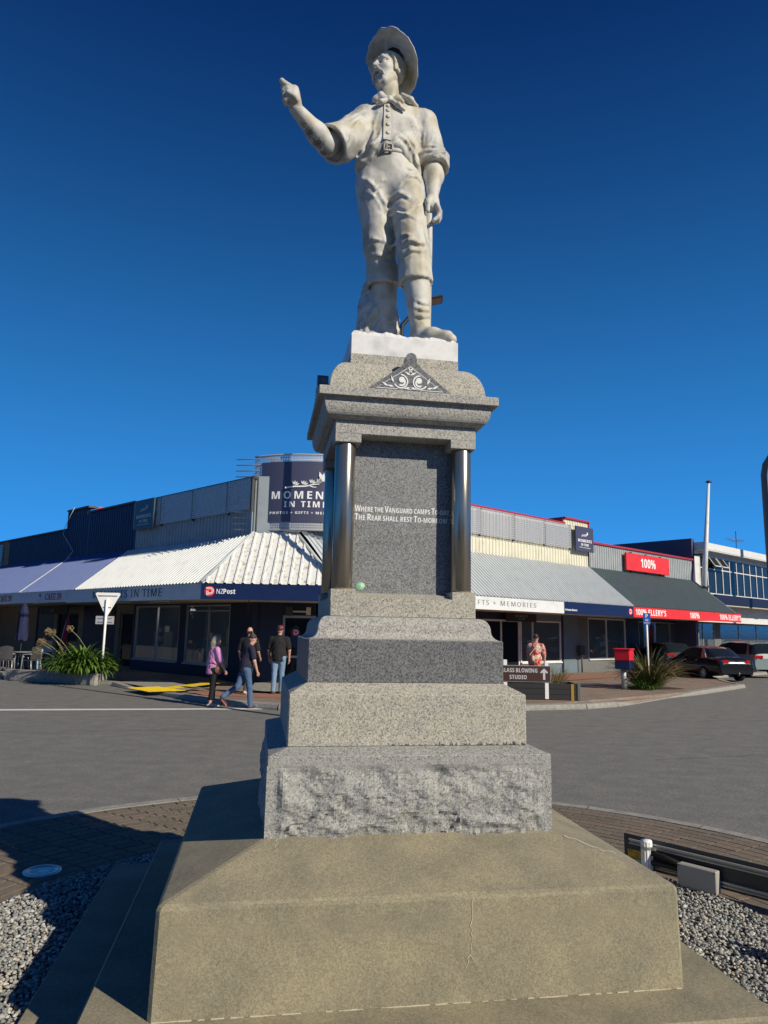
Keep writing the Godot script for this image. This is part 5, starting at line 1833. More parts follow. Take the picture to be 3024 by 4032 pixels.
func post_roundel(parent: Node3D, at: Vector3, r: float):
	var n := Node3D.new()
	n.name = "roundel"
	parent.add_child(n, true)
	n.position = at
	var st := S()
	extrude(st, circle(r, 28), 0, 0.004)
	obj("red_disc", st, M.post_red, n)
	st = S()
	# a double stroke that runs in from the edge, loops round and drops: like a drawn envelope flap
	for k in [0.0, 0.24]:
		ring(st, Vector2(0.12, 0.08) * r, (0.34 + k) * r, (0.46 + k) * r, 0.0035, 0.0075, -PI * 0.5, PI * 0.5, 12)
		box2(st, Vector3((-0.66 - k * 0.3) * r, (0.42 + k) * r, 0.0035), Vector3(0.12 * r, (0.54 + k) * r, 0.0075))
		box2(st, Vector3(-0.22 * r, (-0.26 - k - 0.12) * r, 0.0035), Vector3(0.12 * r, (-0.26 - k) * r, 0.0075))
		box2(st, Vector3((-0.36 - k) * r, -0.78 * r, 0.0035), Vector3((-0.24 - k) * r, 0.12 * r, 0.0075))
	obj("looped_mark", st, M.sign_white, n)

func build_corner_sign():
	var o := thing("drum_sign", "large curved slate sign with white lettering in a perforated frame over the hipped corner", "sign", Vector3(-2.45, 4.9, -22.2))
	var R := 3.2
	var bend := func(x: float, y: float) -> Vector3: return Vector3(x, y, sqrt(R * R - x * x) - R)
	var st := S()
	perforated(st, 3.44, 0.22, 0.074, 0.31, func(x, y): return bend.call(x - 1.72, y + 0.03))
	perforated(st, 3.44, 0.22, 0.074, 0.31, func(x, y): return bend.call(x - 1.72, y + 2.14))
	for k in [-1, 1]:
		perforated(st, 0.27, 1.89, 0.074, 0.31, func(x, y): return bend.call(x + (-1.72 if k < 0 else 1.45), y + 0.25))
	obj("perforated_frame", st, M.screen_alu, o)
	st = S()
	for i in 28:
		var x0 := -1.46 + 2.92 * i / 28.0
		var x1 := -1.46 + 2.92 * (i + 1) / 28.0
		var a: Vector3 = bend.call(x0, 0.24) + Vector3(0, 0, 0.03)
		var b: Vector3 = bend.call(x1, 0.24) + Vector3(0, 0, 0.03)
		var h := Vector3(0, 1.92, 0)
		var d := Vector3(0, 0, -0.025)
		q4(st, a, b, b + h, a + h)
		q4(st, a + h, b + h, b + h + d, a + h + d)
		q4(st, a + d, b + d, b, a)
		q4(st, b + d, a + d, a + h + d, b + h + d)
	obj("sign_panel", st, M.sign_slate, o)
	for y in [0.0, 2.39]:
		st = S(true)
		var pts := []
		for i in 21: pts.append(bend.call(-1.72 + 3.44 * i / 20.0, y))
		tube(st, pts, 0.028, 6)
		obj("rim_tube", st, M.screen_alu, o)
	for i in 13:
		st = S(true)
		var y := 0.03 + 2.27 * i / 12.0
		tube(st, [Vector3(-2.32, y, -0.52), Vector3(-1.3, y, -0.36), Vector3(0.6, y, -0.30)], 0.019, 6)
		obj("louvre_bar", st, M.screen_alu, o)
	st = S()
	for x in [-1.2, 0.0, 1.2]: box2(st, Vector3(x - 0.04, -0.25, -0.75), Vector3(x + 0.04, 2.35, -0.67))
	for x in [-1.2, 0.0, 1.2]:
		for y in [0.3, 2.1]: box2(st, Vector3(x - 0.025, y - 0.03, -0.67), Vector3(x + 0.025, y + 0.03, -0.03 - 0.25 * absf(x)))
	obj("support_frame", st, M.dark_grey, o)
	var curved := func(words: String, cap: float, x0: float, x1: float, y: float):
		var f := SystemFont.new()
		f.font_names = PackedStringArray(["Droid Sans"])
		f.font_weight = 700
		var adv := []
		var total := 0.0
		for ch in words:
			var w := f.get_string_size(ch, HORIZONTAL_ALIGNMENT_LEFT, -1, 48).x
			adv.append(w + 7.0)
			total += w + 7.0
		var k := (x1 - x0) / total
		var x := x0
		for i in words.length():
			var xm: float = x + adv[i] * k * 0.5
			if words[i] != " ":
				var p: Vector3 = bend.call(xm, y) + Vector3(0, 0, 0.032)
				text(o, words[i], cap, p, M.sign_white, "sans_bold", k / (cap / (0.714 * 48.0)), 0, 0, 0.008, Basis(Vector3.UP, asin(xm / R)))
			x += adv[i] * k
	curved.call("MOMENTS", 0.235, -1.15, 1.12, 1.08)
	curved.call("IN TIME", 0.18, -0.71, 0.70, 0.79)
	curved.call("PHOTOS + GIFTS + MEMORIES", 0.078, -1.15, 1.15, 0.525)
	twig_emblem(o, Vector3(-0.02, 1.42, 0.036), 1.15, M.sign_white)

func build_cafe_building():
	var o := thing_at("cafe_building", "long shop with navy ribbed parapet, blue canopy and cafe fascia", "building", FL * Transform3D(Basis(), Vector3(-8.45, 0, 0)))
	var D := 1.95
	var st := S()
	ribbed(st, Vector3(-13.7, 3.105, 0.03), Vector3.RIGHT, Vector3(0, 1.62, -D), Vector3(0, D, 1.6).normalized(), 5.25, 0.185, 0.036)
	obj("canopy_roof", st, M.roof_blue, o, inF(o, FL))
	st = S()
	ribbed(st, Vector3(-26.0, 3.115, 0.03), Vector3.RIGHT, Vector3(0, 1.62, -D), Vector3(0, D, 1.6).normalized(), 12.22, 0.185, 0.036)
	obj("canopy_roof", st, M.roof_blue, o, inF(o, FL))
	part_box("canopy_gutter_strip", o, FL * Transform3D(Basis(Vector3.RIGHT, -atan2(D, 1.62)), Vector3(-13.74, 3.13, 0.03)), Vector3(-0.035, 0, -0.01), Vector3(0.035, 2.53, 0.02), M.white)
	part_box("fascia_board", o, FL, Vector3(-26.0, 2.68, -0.05), Vector3(-9.12, 3.12, 0.002), M.fascia_grey)
	var lt := Node3D.new()
	lt.name = "fascia_lettering"
	o.add_child(lt)
	lt.transform = inF(o, FL)
	for x in [-10.33, -15.4]:
		text_fit(lt, "CAFE 39", 0.25, 1.5, Vector3(x, 2.895, 0.006), M.letter_red, "serif_bold")
		st = S()
		ring(st, Vector2(x - 1.28, 2.95), 0.055, 0.09, 0.003, 0.007, -0.6, 3.6, 12)
		ring(st, Vector2(x - 1.24, 2.88), 0.10, 0.118, 0.003, 0.007, -2.2, 0.4, 10)
		extrude(st, circle(0.04, 10, Vector2(x - 1.27, 2.95)), 0.003, 0.007)
		obj("shell_mark", st, M.letter_red, lt)
	st = S()
	ribbed(st, Vector3(-21.3, 4.66, -D), Vector3.RIGHT, Vector3(0, 1.36, 0), Vector3.BACK, 7.05, 0.2, 0.03)
	ribbed(st, Vector3(-14.25, 4.66, -D), Vector3.RIGHT, Vector3(0, 2.2, 0), Vector3.BACK, 2.1, 0.2, 0.03)
	ribbed(st, Vector3(-12.15, 4.66, -D), Vector3.RIGHT, Vector3(0, 1.95, 0), Vector3.BACK, 4.18, 0.2, 0.03)
	obj("upper_wall", st, M.wall_navy, o, inF(o, FL))
	st = S()
	ribbed(st, Vector3(-26.0, 4.66, -D), Vector3.RIGHT, Vector3(0, 1.36, 0), Vector3.BACK, 4.7, 0.2, 0.03)
	obj("upper_wall", st, M.shop_tan, o, inF(o, FL))
	part_box("parapet_capping", o, FL, Vector3(-26, 6.0, -D - 0.3), Vector3(-14.27, 6.06, -D + 0.1), M.trim_olive)
	part_box("parapet_capping", o, FL, Vector3(-14.27, 6.81, -D - 0.3), Vector3(-12.12, 6.89, -D + 0.1), M.trim_olive)
	part_box("parapet_capping", o, FL, Vector3(-12.11, 6.57, -D - 0.3), Vector3(-7.96, 6.64, -D + 0.1), M.trim_olive)
	part_box("parapet_cheek", o, FL, Vector3(-12.16, 6.45, -D - 1.3), Vector3(-12.11, 6.88, -D - 0.31), M.fascia_red)
	part_box("parapet_return", o, FL, Vector3(-14.28, 6.0, -D - 1.0), Vector3(-14.24, 6.8, -D + 0.05), M.trim_dark)
	st = S(true)
	tube(st, [Vector3(-13.5, 6.93, -D + 0.12), Vector3(-14.35, 6.1, -D + 0.12), Vector3(-14.5, 5.81, -D + 0.1), Vector3(-13.64, 5.22, -D + 0.08), Vector3(-13.31, 4.99, -D + 0.1), Vector3(-13.7, 4.72, -D + 0.15)], 0.014, 6)
	obj("aerial_cable", st, M.letter_pale, o, inF(o, FL))
	part_box("fascia_backing", o, FL, Vector3(-26.0, 3.0, -0.12), Vector3(-9.12, 3.172, -0.055), M.dark_grey)
	part_box("bulkhead", o, FL, Vector3(-26.0, 2.775, -D - 0.16), Vector3(-8.42, 5.95, -D - 0.06), M.dark_grey)
	# upstairs window at the far end
	glazing(o, FL, -25.8, -22.0, 4.75, 5.85, -D + 0.08, [-23.9], -1.0, M.frame_alu, M.glass_dark)
	var PL := func(u: float, off: float) -> Vector3: return A + uL * u - nL * off
	slab("flat_roof", o, [PL.call(26, D + 0.1), PL.call(8.05, D + 0.1), PL.call(8.05, 12), PL.call(26, 12)], 5.3, 5.4, M.dark_grey)
	slab("soffit", o, [PL.call(26, 0.06), PL.call(8.45, 0.06), PL.call(8.45, 12), PL.call(26, 12)], 2.735, 2.77, M.soffit)
	shop_front(o, FL, -3.3, [
		["wall", -26.0, -20.42, M.shop_tan],
		["window", -20.42, -18.2, M.shop_tan, 0.42, 2.7, [], -1.0, M.trim_dark],
		["wall", -18.2, -17.9, M.shop_tan],
		["door", -17.9, -15.5, M.shop_tan, 2.4, [-16.73], M.trim_dark],
		["wall", -15.5, -15.0, M.shop_tan],
		["wall", -15.0, -11.8, M.shop_navy],
		["wall", -11.8, -11.45, M.shop_tan],
		["door", -11.45, -10.28, M.shop_tan, 2.42, [], M.shop_tan],
		["wall", -10.28, -10.11, M.shop_navy]])
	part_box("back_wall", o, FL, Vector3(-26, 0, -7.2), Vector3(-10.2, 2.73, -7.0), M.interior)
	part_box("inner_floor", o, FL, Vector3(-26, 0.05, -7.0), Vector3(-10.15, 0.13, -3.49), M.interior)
	part_box("party_wall", o, FL, Vector3(-26.2, 0, -12), Vector3(-26.01, 5.9, -D - 0.2), M.shop_tan)
	part_box("party_wall", o, FL, Vector3(-12.0, 0, -7.0), Vector3(-11.9, 2.73, -3.5), M.interior)
	var cs := thing_at("cafe_sign", "long black hanging sign lettered cafe above the cafe door", "sign", FL * Transform3D(Basis(), Vector3(-16.55, 2.48, -2.6)))
	st = S()
	bbox(st, Vector3.ZERO, Vector3(3.0, 0.34, 0.06), 0.006)
	obj("panel", st, M.black, cs)
	text(cs, "café", 0.15, Vector3(-0.25, 0.0, 0.033), M.letter_grey, "sans", 1.5)
	st = S()
	for x in [-1.2, 1.2]: box2(st, Vector3(x - 0.01, 0.17, -0.01), Vector3(x + 0.01, 0.255, 0.01))
	obj("hanger", st, M.dark_grey, cs)
	for x in [-10.0, -13.6, -17.6]:
		var lamp := thing_at("canopy_batten_light", {-10.0: "slim unlit batten light under the cafe canopy by the give way sign", -13.6: "slim unlit batten light between the umbrella and the cafe sign", -17.6: "slim unlit batten light past the closed umbrella"}[x], "light", FL * Transform3D(Basis(), Vector3(x, 2.70, -0.8)), "batten lights under the cafe canopy")
		st = S()
		bbox(st, Vector3(0, 0.017, 0), Vector3(1.25, 0.035, 0.11), 0.01)
		obj("casing", st, M.frame_white, lamp)
		st = S(true)
		tube(st, [Vector3(-0.58, -0.018, 0), Vector3(0.58, -0.018, 0)], 0.015, 8)
		obj("tube", st, M.interior_pale, lamp)
	var wl := thing_at("globe_lamp", "small amber globe lamp on the dark wall beside the cafe", "light", FL * Transform3D(Basis(), Vector3(-11.95, 2.4, -3.16)))
	st = S(true)
	lathe(st, [Vector2(0, -0.09), Vector2(0.06, -0.07), Vector2(0.09, 0), Vector2(0.06, 0.07), Vector2(0, 0.09)], 14)
	obj("globe", st, mat(lc(0.4, 0.24, 0.1), 0.4), wl)
	st = S()
	box2(st, Vector3(-0.03, -0.03, -0.138), Vector3(0.03, 0.03, -0.08))
	obj("bracket", st, M.dark_grey, wl)

func build_store_building():
	var o := thing_at("appliance_store", "grey ribbed store with red sign, dark canopy and red fascia", "building", FR * Transform3D(Basis(), Vector3(16.6, 0, 0)))
	var E := 2.2
	var st := S()
	ribbed(st, Vector3(16.55, 3.105, 0.03), Vector3.RIGHT, Vector3(0, 1.82, -E), Vector3(0, E, 1.82).normalized(), 10.45, 0.15, 0.03)
	obj("canopy_roof", st, M.roof_green, o, inF(o, FR))
	part_box("canopy_verge", o, FR * Transform3D(Basis(Vector3.RIGHT, -atan2(E, 1.82)), Vector3(27.02, 3.11, 0.03)), Vector3(-0.05, 0, -0.04), Vector3(0.03, 2.86, 0.03), M.frame_alu)
	part_box("fascia_board", o, FR, Vector3(16.49, 2.65, -0.05), Vector3(27.78, 3.10, 0.0), M.fascia_red)
	var lt := Node3D.new()
	lt.name = "fascia_lettering"
	o.add_child(lt)
	lt.transform = inF(o, FR)
	text_fit(lt, "100% ELLERY'S", 0.26, 2.75, Vector3(18.03, 2.875, 0.003), M.sign_white, "sans_bold")
	text_fit(lt, "100%", 0.28, 1.02, Vector3(22.3, 2.865, 0.003), M.sign_white, "sans_bold")
	text_fit(lt, "100% ELLERY'S", 0.26, 2.6, Vector3(26.42, 2.87, 0.003), M.sign_white, "sans_bold")
	st = S()
	ribbed(st, Vector3(16.62, 4.88, -E), Vector3.RIGHT, Vector3(0, 1.2, 0), Vector3.BACK, 10.4, 0.2, 0.03)
	obj("upper_wall", st, M.wall_grey, o, inF(o, FR))
	part_box("parapet_capping", o, FR, Vector3(16.62, 6.06, -E - 0.3), Vector3(27.05, 6.15, -E + 0.1), M.trim_red)
	var PR := func(u: float, off: float) -> Vector3: return B + uR * u - nR * off
	slab("flat_roof", o, [PR.call(16.6, E + 0.1), PR.call(27.0, E + 0.1), PR.call(27.0, 12), PR.call(16.6, 12)], 5.3, 5.4, M.dark_grey)
	slab("soffit", o, [PR.call(16.5, 0.06), PR.call(27.7, 0.06), PR.call(27.2, 12), PR.call(16.5, 12)], 2.722, 2.76, M.soffit)
	shop_front(o, FR, -3.3, [
		["wall", 21.61, 22.9, M.shop_navy],
		["window", 22.9, 28.25, M.shop_navy, 0.5, 2.6, [24.6, 26.37], -1.0, M.frame_alu],
		["wall", 28.25, 29.9, M.shop_grey]])
	part_box("back_wall", o, FR, Vector3(21.7, 0, -7.2), Vector3(30, 2.72, -7.0), M.interior)
	part_box("inner_floor", o, FR, Vector3(21.7, 0.05, -7.0), Vector3(30, 0.13, -3.49), M.interior)
	part_box("fascia_backing", o, FR, Vector3(16.5, 3.0, -0.12), Vector3(26.95, 3.172, -0.055), M.dark_grey)
	part_box("bulkhead", o, FR, Vector3(16.6, 2.765, -E - 0.16), Vector3(27.0, 6.0, -E - 0.06), M.dark_grey)
	var sg := thing_at("store_sign", "big red sign board with white figures on the grey parapet", "sign", FR * Transform3D(Basis(), Vector3(21.68, 5.44, -E + 0.2)))
	st = S()
	bbox(st, Vector3.ZERO, Vector3(4.35, 0.86, 0.1), 0.01)
	obj("panel", st, M.fascia_red, sg)
	text_fit(sg, "100%", 0.44, 1.48, Vector3(-0.05, 0.0, 0.052), M.sign_white, "sans_bold")
	for x in [-1.5, 0.0, 1.5]:
		st = S()
		box2(st, Vector3(x - 0.04, -0.5, -0.165), Vector3(x + 0.04, 0.5, -0.052))
		obj("batten", st, M.dark_grey, sg)
	var fl := thing_at("red_feather_flag", "dark red feather flag standing in the store entrance", "flag", FR * Transform3D(Basis(), Vector3(22.6, 0.11, -2.6)))
	st = S(true)
	tube(st, [Vector3(0, 0, 0), Vector3(0, 1.6, 0), Vector3(0.1, 2.2, 0), Vector3(0.35, 2.5, 0)], 0.014, 6)
	obj("pole", st, M.steel, fl)
	st = S()
	extrude(st, PackedVector2Array([Vector2(0.015, 0.5), Vector2(0.015, 1.6), Vector2(0.11, 2.18), Vector2(0.34, 2.46), Vector2(0.5, 2.2), Vector2(0.48, 0.55)]), -0.004, 0.004)
	obj("cloth", st, mat(lc(0.18, 0.006, 0.008), 0.8), fl)
	st = S()
	box(st, Vector3(0, 0.015, 0), Vector3(0.4, 0.03, 0.4))
	obj("base", st, M.black, fl)

func build_office_building():
	var o := thing_at("two_storey_building", "two-storey white building with a long band of upper windows", "building", FR * Transform3D(Basis(), Vector3(27.3, 0, -2.2)))
	var E := 2.2
	part_box("side_wall", o, FR, Vector3(27.06, 0, -E - 13), Vector3(27.34, 7.32, -E + 0.02), mat(lc(0.085, 0.07, 0.12), 0.7))
	part_box("wall", o, FR, Vector3(27.35, 2.7, -E - 0.3), Vector3(46, 4.28, -E - 0.06), M.frame_white)
	part_box("wall", o, FR, Vector3(27.35, 4.28, -E - 0.3), Vector3(27.95, 6.7, -E), M.frame_white)
	part_box("eave", o, FR, Vector3(27.36, 6.68, -E - 12), Vector3(46, 6.74, -E + 0.55), M.frame_white)
	part_box("roof_edge", o, FR, Vector3(27.36, 6.741, -E - 12), Vector3(46, 7.12, -E + 0.57), M.frame_white)
	var xs := []
	for i in 17: xs.append(28.98 + 1.005 * i)
	glazing(o, FR, 27.96, 45.9, 4.29, 6.5, -E - 0.02, xs, 5.76, M.frame_white, M.glass_dark, 0.075)
	part_box("lintel_band", o, FR, Vector3(27.96, 6.5, -E - 0.3), Vector3(46, 6.68, -E), M.frame_white)
	for x in [29.42, 30.42]:
		var st := S()
		var W := 0.9
		for e in [[-W / 2, -W / 2 + 0.06, 0, -0.72], [W / 2 - 0.06, W / 2, 0, -0.72], [-W / 2, W / 2, 0.0, -0.06], [-W / 2, W / 2, -0.66, -0.72]]:
			box2(st, Vector3(e[0], minf(e[2], e[3]), -0.02), Vector3(e[1], maxf(e[2], e[3]), 0.02))
		var sash := obj("open_sash", st, M.frame_white, o, inF(o, FR) * Transform3D(Basis(Vector3.RIGHT, deg_to_rad(-34)), Vector3(x, 6.46, -E + 0.05)))
		st = S()
		box2(st, Vector3(-W / 2 + 0.05, -0.67, -0.004), Vector3(W / 2 - 0.05, -0.05, 0.004))
		obj("pane", st, M.glass_dark, sash)
	var fb := part_box("fascia_band", o, FR, Vector3(27.8, 3.66, -E - 0.05), Vector3(46, 4.2, -E + 0.9), M.shop_navy)
	part_box("soffit", o, FR, Vector3(27.8, 3.6, -E - 0.05), Vector3(46, 3.655, -E + 0.88), M.soffit)
	var st := S()
	extrude(st, PackedVector2Array([Vector2(-0.42, 0.36), Vector2(0.38, 0.36), Vector2(0.42, -0.02), Vector2(0.2, -0.34), Vector2(-0.24, -0.34), Vector2(-0.42, 0.0)]), 0, 0.05)
	var bd := thing_at("orange_badge_sign", "orange rounded badge sign on the dark band of the white building", "sign", FR * Transform3D(Basis(), Vector3(35.9, 3.95, -E + 0.905)))
	obj("panel", st, mat(lc(0.8, 0.32, 0.1), 0.5), bd)
	st = S()
	ring(st, Vector2(0, 0), 0.14, 0.26, 0.045, 0.06, -2.0, 2.6, 14)
	extrude(st, circle(0.1, 14), 0.045, 0.058)
	obj("mark", st, mat(lc(0.5, 0.03, 0.02), 0.5), bd)
	shop_front(o, FR, -3.9, [["wall", 27.35, 28.6, M.shop_grey], ["window", 28.6, 33.4, M.shop_navy, 0.6, 2.7, [30.2, 31.8], 2.2, M.frame_alu], ["wall", 33.4, 34.2, M.shop_grey], ["window", 34.2, 45.8, M.trim_red, 0.6, 2.7, [37.1, 40.0, 42.9], 2.2, M.frame_alu]])
	part_box("shop_header", o, FR, Vector3(27.35, 2.72, -4.08), Vector3(46, 3.6, -3.92), M.shop_grey)
	part_box("back_wall", o, FR, Vector3(27.35, 0, -7.2), Vector3(46, 3.6, -7.0), M.interior)
	part_box("ceiling", o, FR, Vector3(27.35, 3.66, -7.2), Vector3(46, 3.74, -2.26), M.interior)
	part_box("inner_floor", o, FR, Vector3(27.35, 0.05, -7.0), Vector3(46, 0.13, -4.1), M.interior)
	part_box("party_wall", o, FR, Vector3(45.9, 0, -7.2), Vector3(46.1, 3.65, -3.9), M.interior)
	part_box("rear_wall", o, FR, Vector3(27.35, 3.75, -14.0), Vector3(46, 6.67, -13.8), M.interior)
	# flagpole, aerial, steel arch
	var P := func(x: float, y: float, z: float) -> Vector3: return FR * Vector3(x, y, z)
	var fp := thing_at("flagpole", "white flagpole leaning from the corner of the white building", "flagpole", FR * Transform3D(Basis(), Vector3(26.85, 4.6, -1.5)))
	st = S(true)
	tube(st, [Vector3(0, 0, 0), Vector3(0.53, 2.5, 0.0), Vector3(1.29, 6.0, 0.0)], [0.16, 0.13, 0.07], 10)
	obj("pole", st, M.frame_white, fp)
	st = S(true)
	lathe(st, [Vector2(0, 0), Vector2(0.16, 0.02), Vector2(0.17, 0.09), Vector2(0.07, 0.13), Vector2(0, 0.14)], 12, Transform3D(Basis(), Vector3(1.30, 5.98, 0)))
	obj("truck_cap", st, M.dark_grey, fp)
	st = S()
	box2(st, Vector3(0.4, 1.75, -0.68), Vector3(0.5, 1.85, 0.03))
	box2(st, Vector3(-0.05, -0.05, -0.05), Vector3(0.7, 0.05, 0.05))
	box2(st, Vector3(0.6, -0.05, -0.72), Vector3(0.7, 0.05, -0.05))
	obj("bracket", st, M.trim_dark, fp)
	var an := thing_at("tv_aerial", "thin metal television aerial on the white eave", "aerial", FR * Transform3D(Basis(), Vector3(32.1, 7.12, -E + 0.3)))
	st = S(true)
	tube(st, [Vector3(0, 0, 0), Vector3(0.3, 0.05, 0), Vector3(0.35, 0.3, 0), Vector3(0.36, 1.15, 0)], 0.022, 6)
	obj("mast", st, M.steel, an)
	st = S(true)
	tube(st, [Vector3(-0.55, 0.62, 0.1), Vector3(1.25, 0.55, -0.1)], 0.012, 5)
	for i in 8:
		var x := -0.5 + 0.23 * i
		tube(st, [Vector3(x, 0.62 - 0.04 * i * 0.25, -0.35), Vector3(x, 0.62 - 0.04 * i * 0.25, 0.35)], 0.008, 4)
	obj("element_array", st, M.steel, an)
	var ar := thing("steel_arch", "tall weathered steel arch with mesh rungs beyond the white building", "arch", Vector3(22.95, 0, -42.8), deg_to_rad(-42))
	st = S(true)
	var pts := []
	for i in 5: pts.append(Vector3(0, 2.9 * i, 0))
	for i in range(1, 9):
		var a := PI * i / 8.0
		pts.append(Vector3(1.6 - 1.6 * cos(a), 11.6 + 1.6 * sin(a), 0))
	for i in range(1, 5): pts.append(Vector3(3.2, 11.6 - 2.9 * i, 0))
	tube(st, pts, 0.17, 10)
	obj("bent_pipe", st, mat(lc(0.13, 0.125, 0.12), 0.7), ar)
	st = S(true)
	for i in 5: tube(st, [Vector3(0.2, 8.2 + 0.42 * i, 0), Vector3(3.0, 8.2 + 0.42 * i, 0)], 0.03, 5)
	obj("rung", st, M.dark_grey, ar)

func build_opposite():
	# the other side of the square, behind the camera: what the polished columns and shop windows mirror
	var specs := [[Vector3(-14, 0, 26), 0.15, 26.0, 6.2, M.shop_tan, "plain tan shop block with dark windows across the square"], [Vector3(17, 0, 32), -0.2, 26.0, 5.4, M.shop_grey, "low grey shop block with dark windows across the square"], [A + nL * 24 + uL * 48, deg_to_rad(-44) + PI, 66.0, 9.0, M.facing_block, "long dark shop block across the side road from the cafe"], [B + nR * 34 + uR * 48, deg_to_rad(42) + PI, 60.0, 6.0, M.facing_block, "long charcoal shop block across the road from the red store"]]
	for s in specs:
		var o := thing("opposite_building", s[5], "building", s[0], s[1] + PI)
		var w: float = s[2]
		var h: float = s[3]
		var st := S()
		box2(st, Vector3(-w / 2, 0, -8), Vector3(w / 2, h, 0))
		obj("wall", st, s[4], o)
		st = S()
		box2(st, Vector3(-w / 2 - 0.1, h, -8.1), Vector3(w / 2 + 0.1, h + 0.2, 0.12))
		obj("parapet_capping", st, M.trim_dark, o)
		st = S()
		box2(st, Vector3(-w / 2, 2.8, 0.002), Vector3(w / 2, 3.2, 2.4))
		obj("canopy", st, M.fascia_grey, o)
		for i in 5:
			var x := -w / 2 + w * (i + 0.1) / 5
			st = S()
			box2(st, Vector3(x, 0.6, 0.003), Vector3(x + w * 0.16, 2.5, 0.06))
			obj("window", st, M.glass_dark, o)
			st = S()
			box2(st, Vector3(x + 0.4, 3.9, 0.003), Vector3(x + w * 0.13, 5.0, 0.06))
			obj("window", st, M.glass_dark, o)

# ---------------------------------------------------------------- things on the island
func low_panel(called: String, label: String, at: Vector3, dir: Vector3, x0: float, x1: float, full: bool):
	# back of a low sign board: sheet on two slotted rails, ribbed white post, cable box
	var z := Vector3(-dir.z, 0, dir.x)
	var t := thing_at(called, label, "sign board", Transform3D(Basis(dir, Vector3.UP, z), at))
	var st := S()
	box2(st, Vector3(x0, 0.03, -0.026), Vector3(x1, 0.25, -0.022))
	obj("sheet", st, M.dark_grey, t)
	for y in [0.205, 0.07]:
		st = S()
		for dy in [-0.013, 0.013]: box2(st, Vector3(x0 + 0.05, y + dy - 0.004, -0.0215), Vector3(x1, y + dy + 0.004, 0.004))
		box2(st, Vector3(x0 + 0.05, y - 0.009, -0.0215), Vector3(x1, y + 0.009, -0.018))
		obj("mounting_rail", st, M.frame_alu, t)
	for px in ([-0.085, 1.0] if full else [0.1, 0.6]):
		st = S(true)
		var pr := PackedVector2Array()
		for i in 48:
			var a := TAU * i / 48
			pr.append(Vector2(cos(a), sin(a)) * (0.041 if i % 4 < 2 else 0.038))
		st = S()
		extrude(st, pr, -0.06, 0.243, Transform3D(Basis(Vector3.RIGHT, -PI / 2), Vector3(px, 0, 0.04)))
		var post := obj("ribbed_post", st, M.white, t)
		st = S(true)
		lathe(st, [Vector2(0.041, 0.2435), Vector2(0.038, 0.253), Vector2(0, 0.257)], 20, Transform3D(Basis(), Vector3(px, 0, 0.04)))
		obj("post_cap", st, M.white, post)
		st = S()
		lathe(st, [Vector2(0.0415, 0.192), Vector2(0.0428, 0.192), Vector2(0.0428, 0.212), Vector2(0.0415, 0.212)], 24, Transform3D(Basis(), Vector3(px, 0, 0.04)))
		box2(st, Vector3(px + 0.035, 0.192, 0.03), Vector3(px + 0.07, 0.212, 0.05))
		obj("clamp", st, M.steel, post)
	if full:
		st = S()
		bb2(st, Vector3(0.165, 0.008, 0.006), Vector3(0.435, 0.158, 0.068), 0.006)
		bb2(st, Vector3(0.163, 0.006, 0.0685), Vector3(0.437, 0.160, 0.083), 0.005)
		var bx := obj("junction_box", st, mat(lc(0.36, 0.36, 0.34), 0.5), t)
		for q in [[0.175, 0.018], [0.425, 0.018], [0.175, 0.148], [0.425, 0.148]]:
			st = S()
			lathe(st, [Vector2(0.005, 0), Vector2(0.005, 0.002), Vector2(0, 0.002)], 10, Transform3D(Basis(Vector3.RIGHT, PI / 2), Vector3(q[0], q[1], 0.0828)))
			obj("screw", st, M.black, bx)
		for k in 2:
			st = S(true)
			var pts := []
			var rs := []
			for i in 61:
				var s := i / 60.0
				pts.append(Vector3(-0.06 + 0.235 * s, (0.165 if k == 0 else 0.10) + 0.012 * sin(PI * s) - 0.03 * s * (1 - k), 0.03 + 0.018 * sin(PI * s)))
				rs.append(0.0205 if i % 2 == 0 else 0.0175)
			tube(st, pts, rs, 12)
			obj("corrugated_conduit", st, M.black, t)
		var lb := Node3D.new()
		lb.name = "maker_label"
		t.add_child(lb)
		st = S()
		box2(st, Vector3(-0.272, 0.085, -0.0218), Vector3(-0.145, 0.142, -0.0205))
		obj("yellow_plate", st, mat(lc(0.62, 0.36, 0.02), 0.5), lb)
		text(lb, "RTL", 0.013, Vector3(-0.262, 0.130, -0.0203), M.black, "sans_bold", 1.1, 1, 0, 0.001)
		st = S()
		for i in 4: box2(st, Vector3(-0.215, 0.128 - 0.01 * i, -0.0206), Vector3(-0.165 - 0.006 * i, 0.131 - 0.01 * i, -0.0201))
		obj("small_print", st, M.dark_grey, lb)

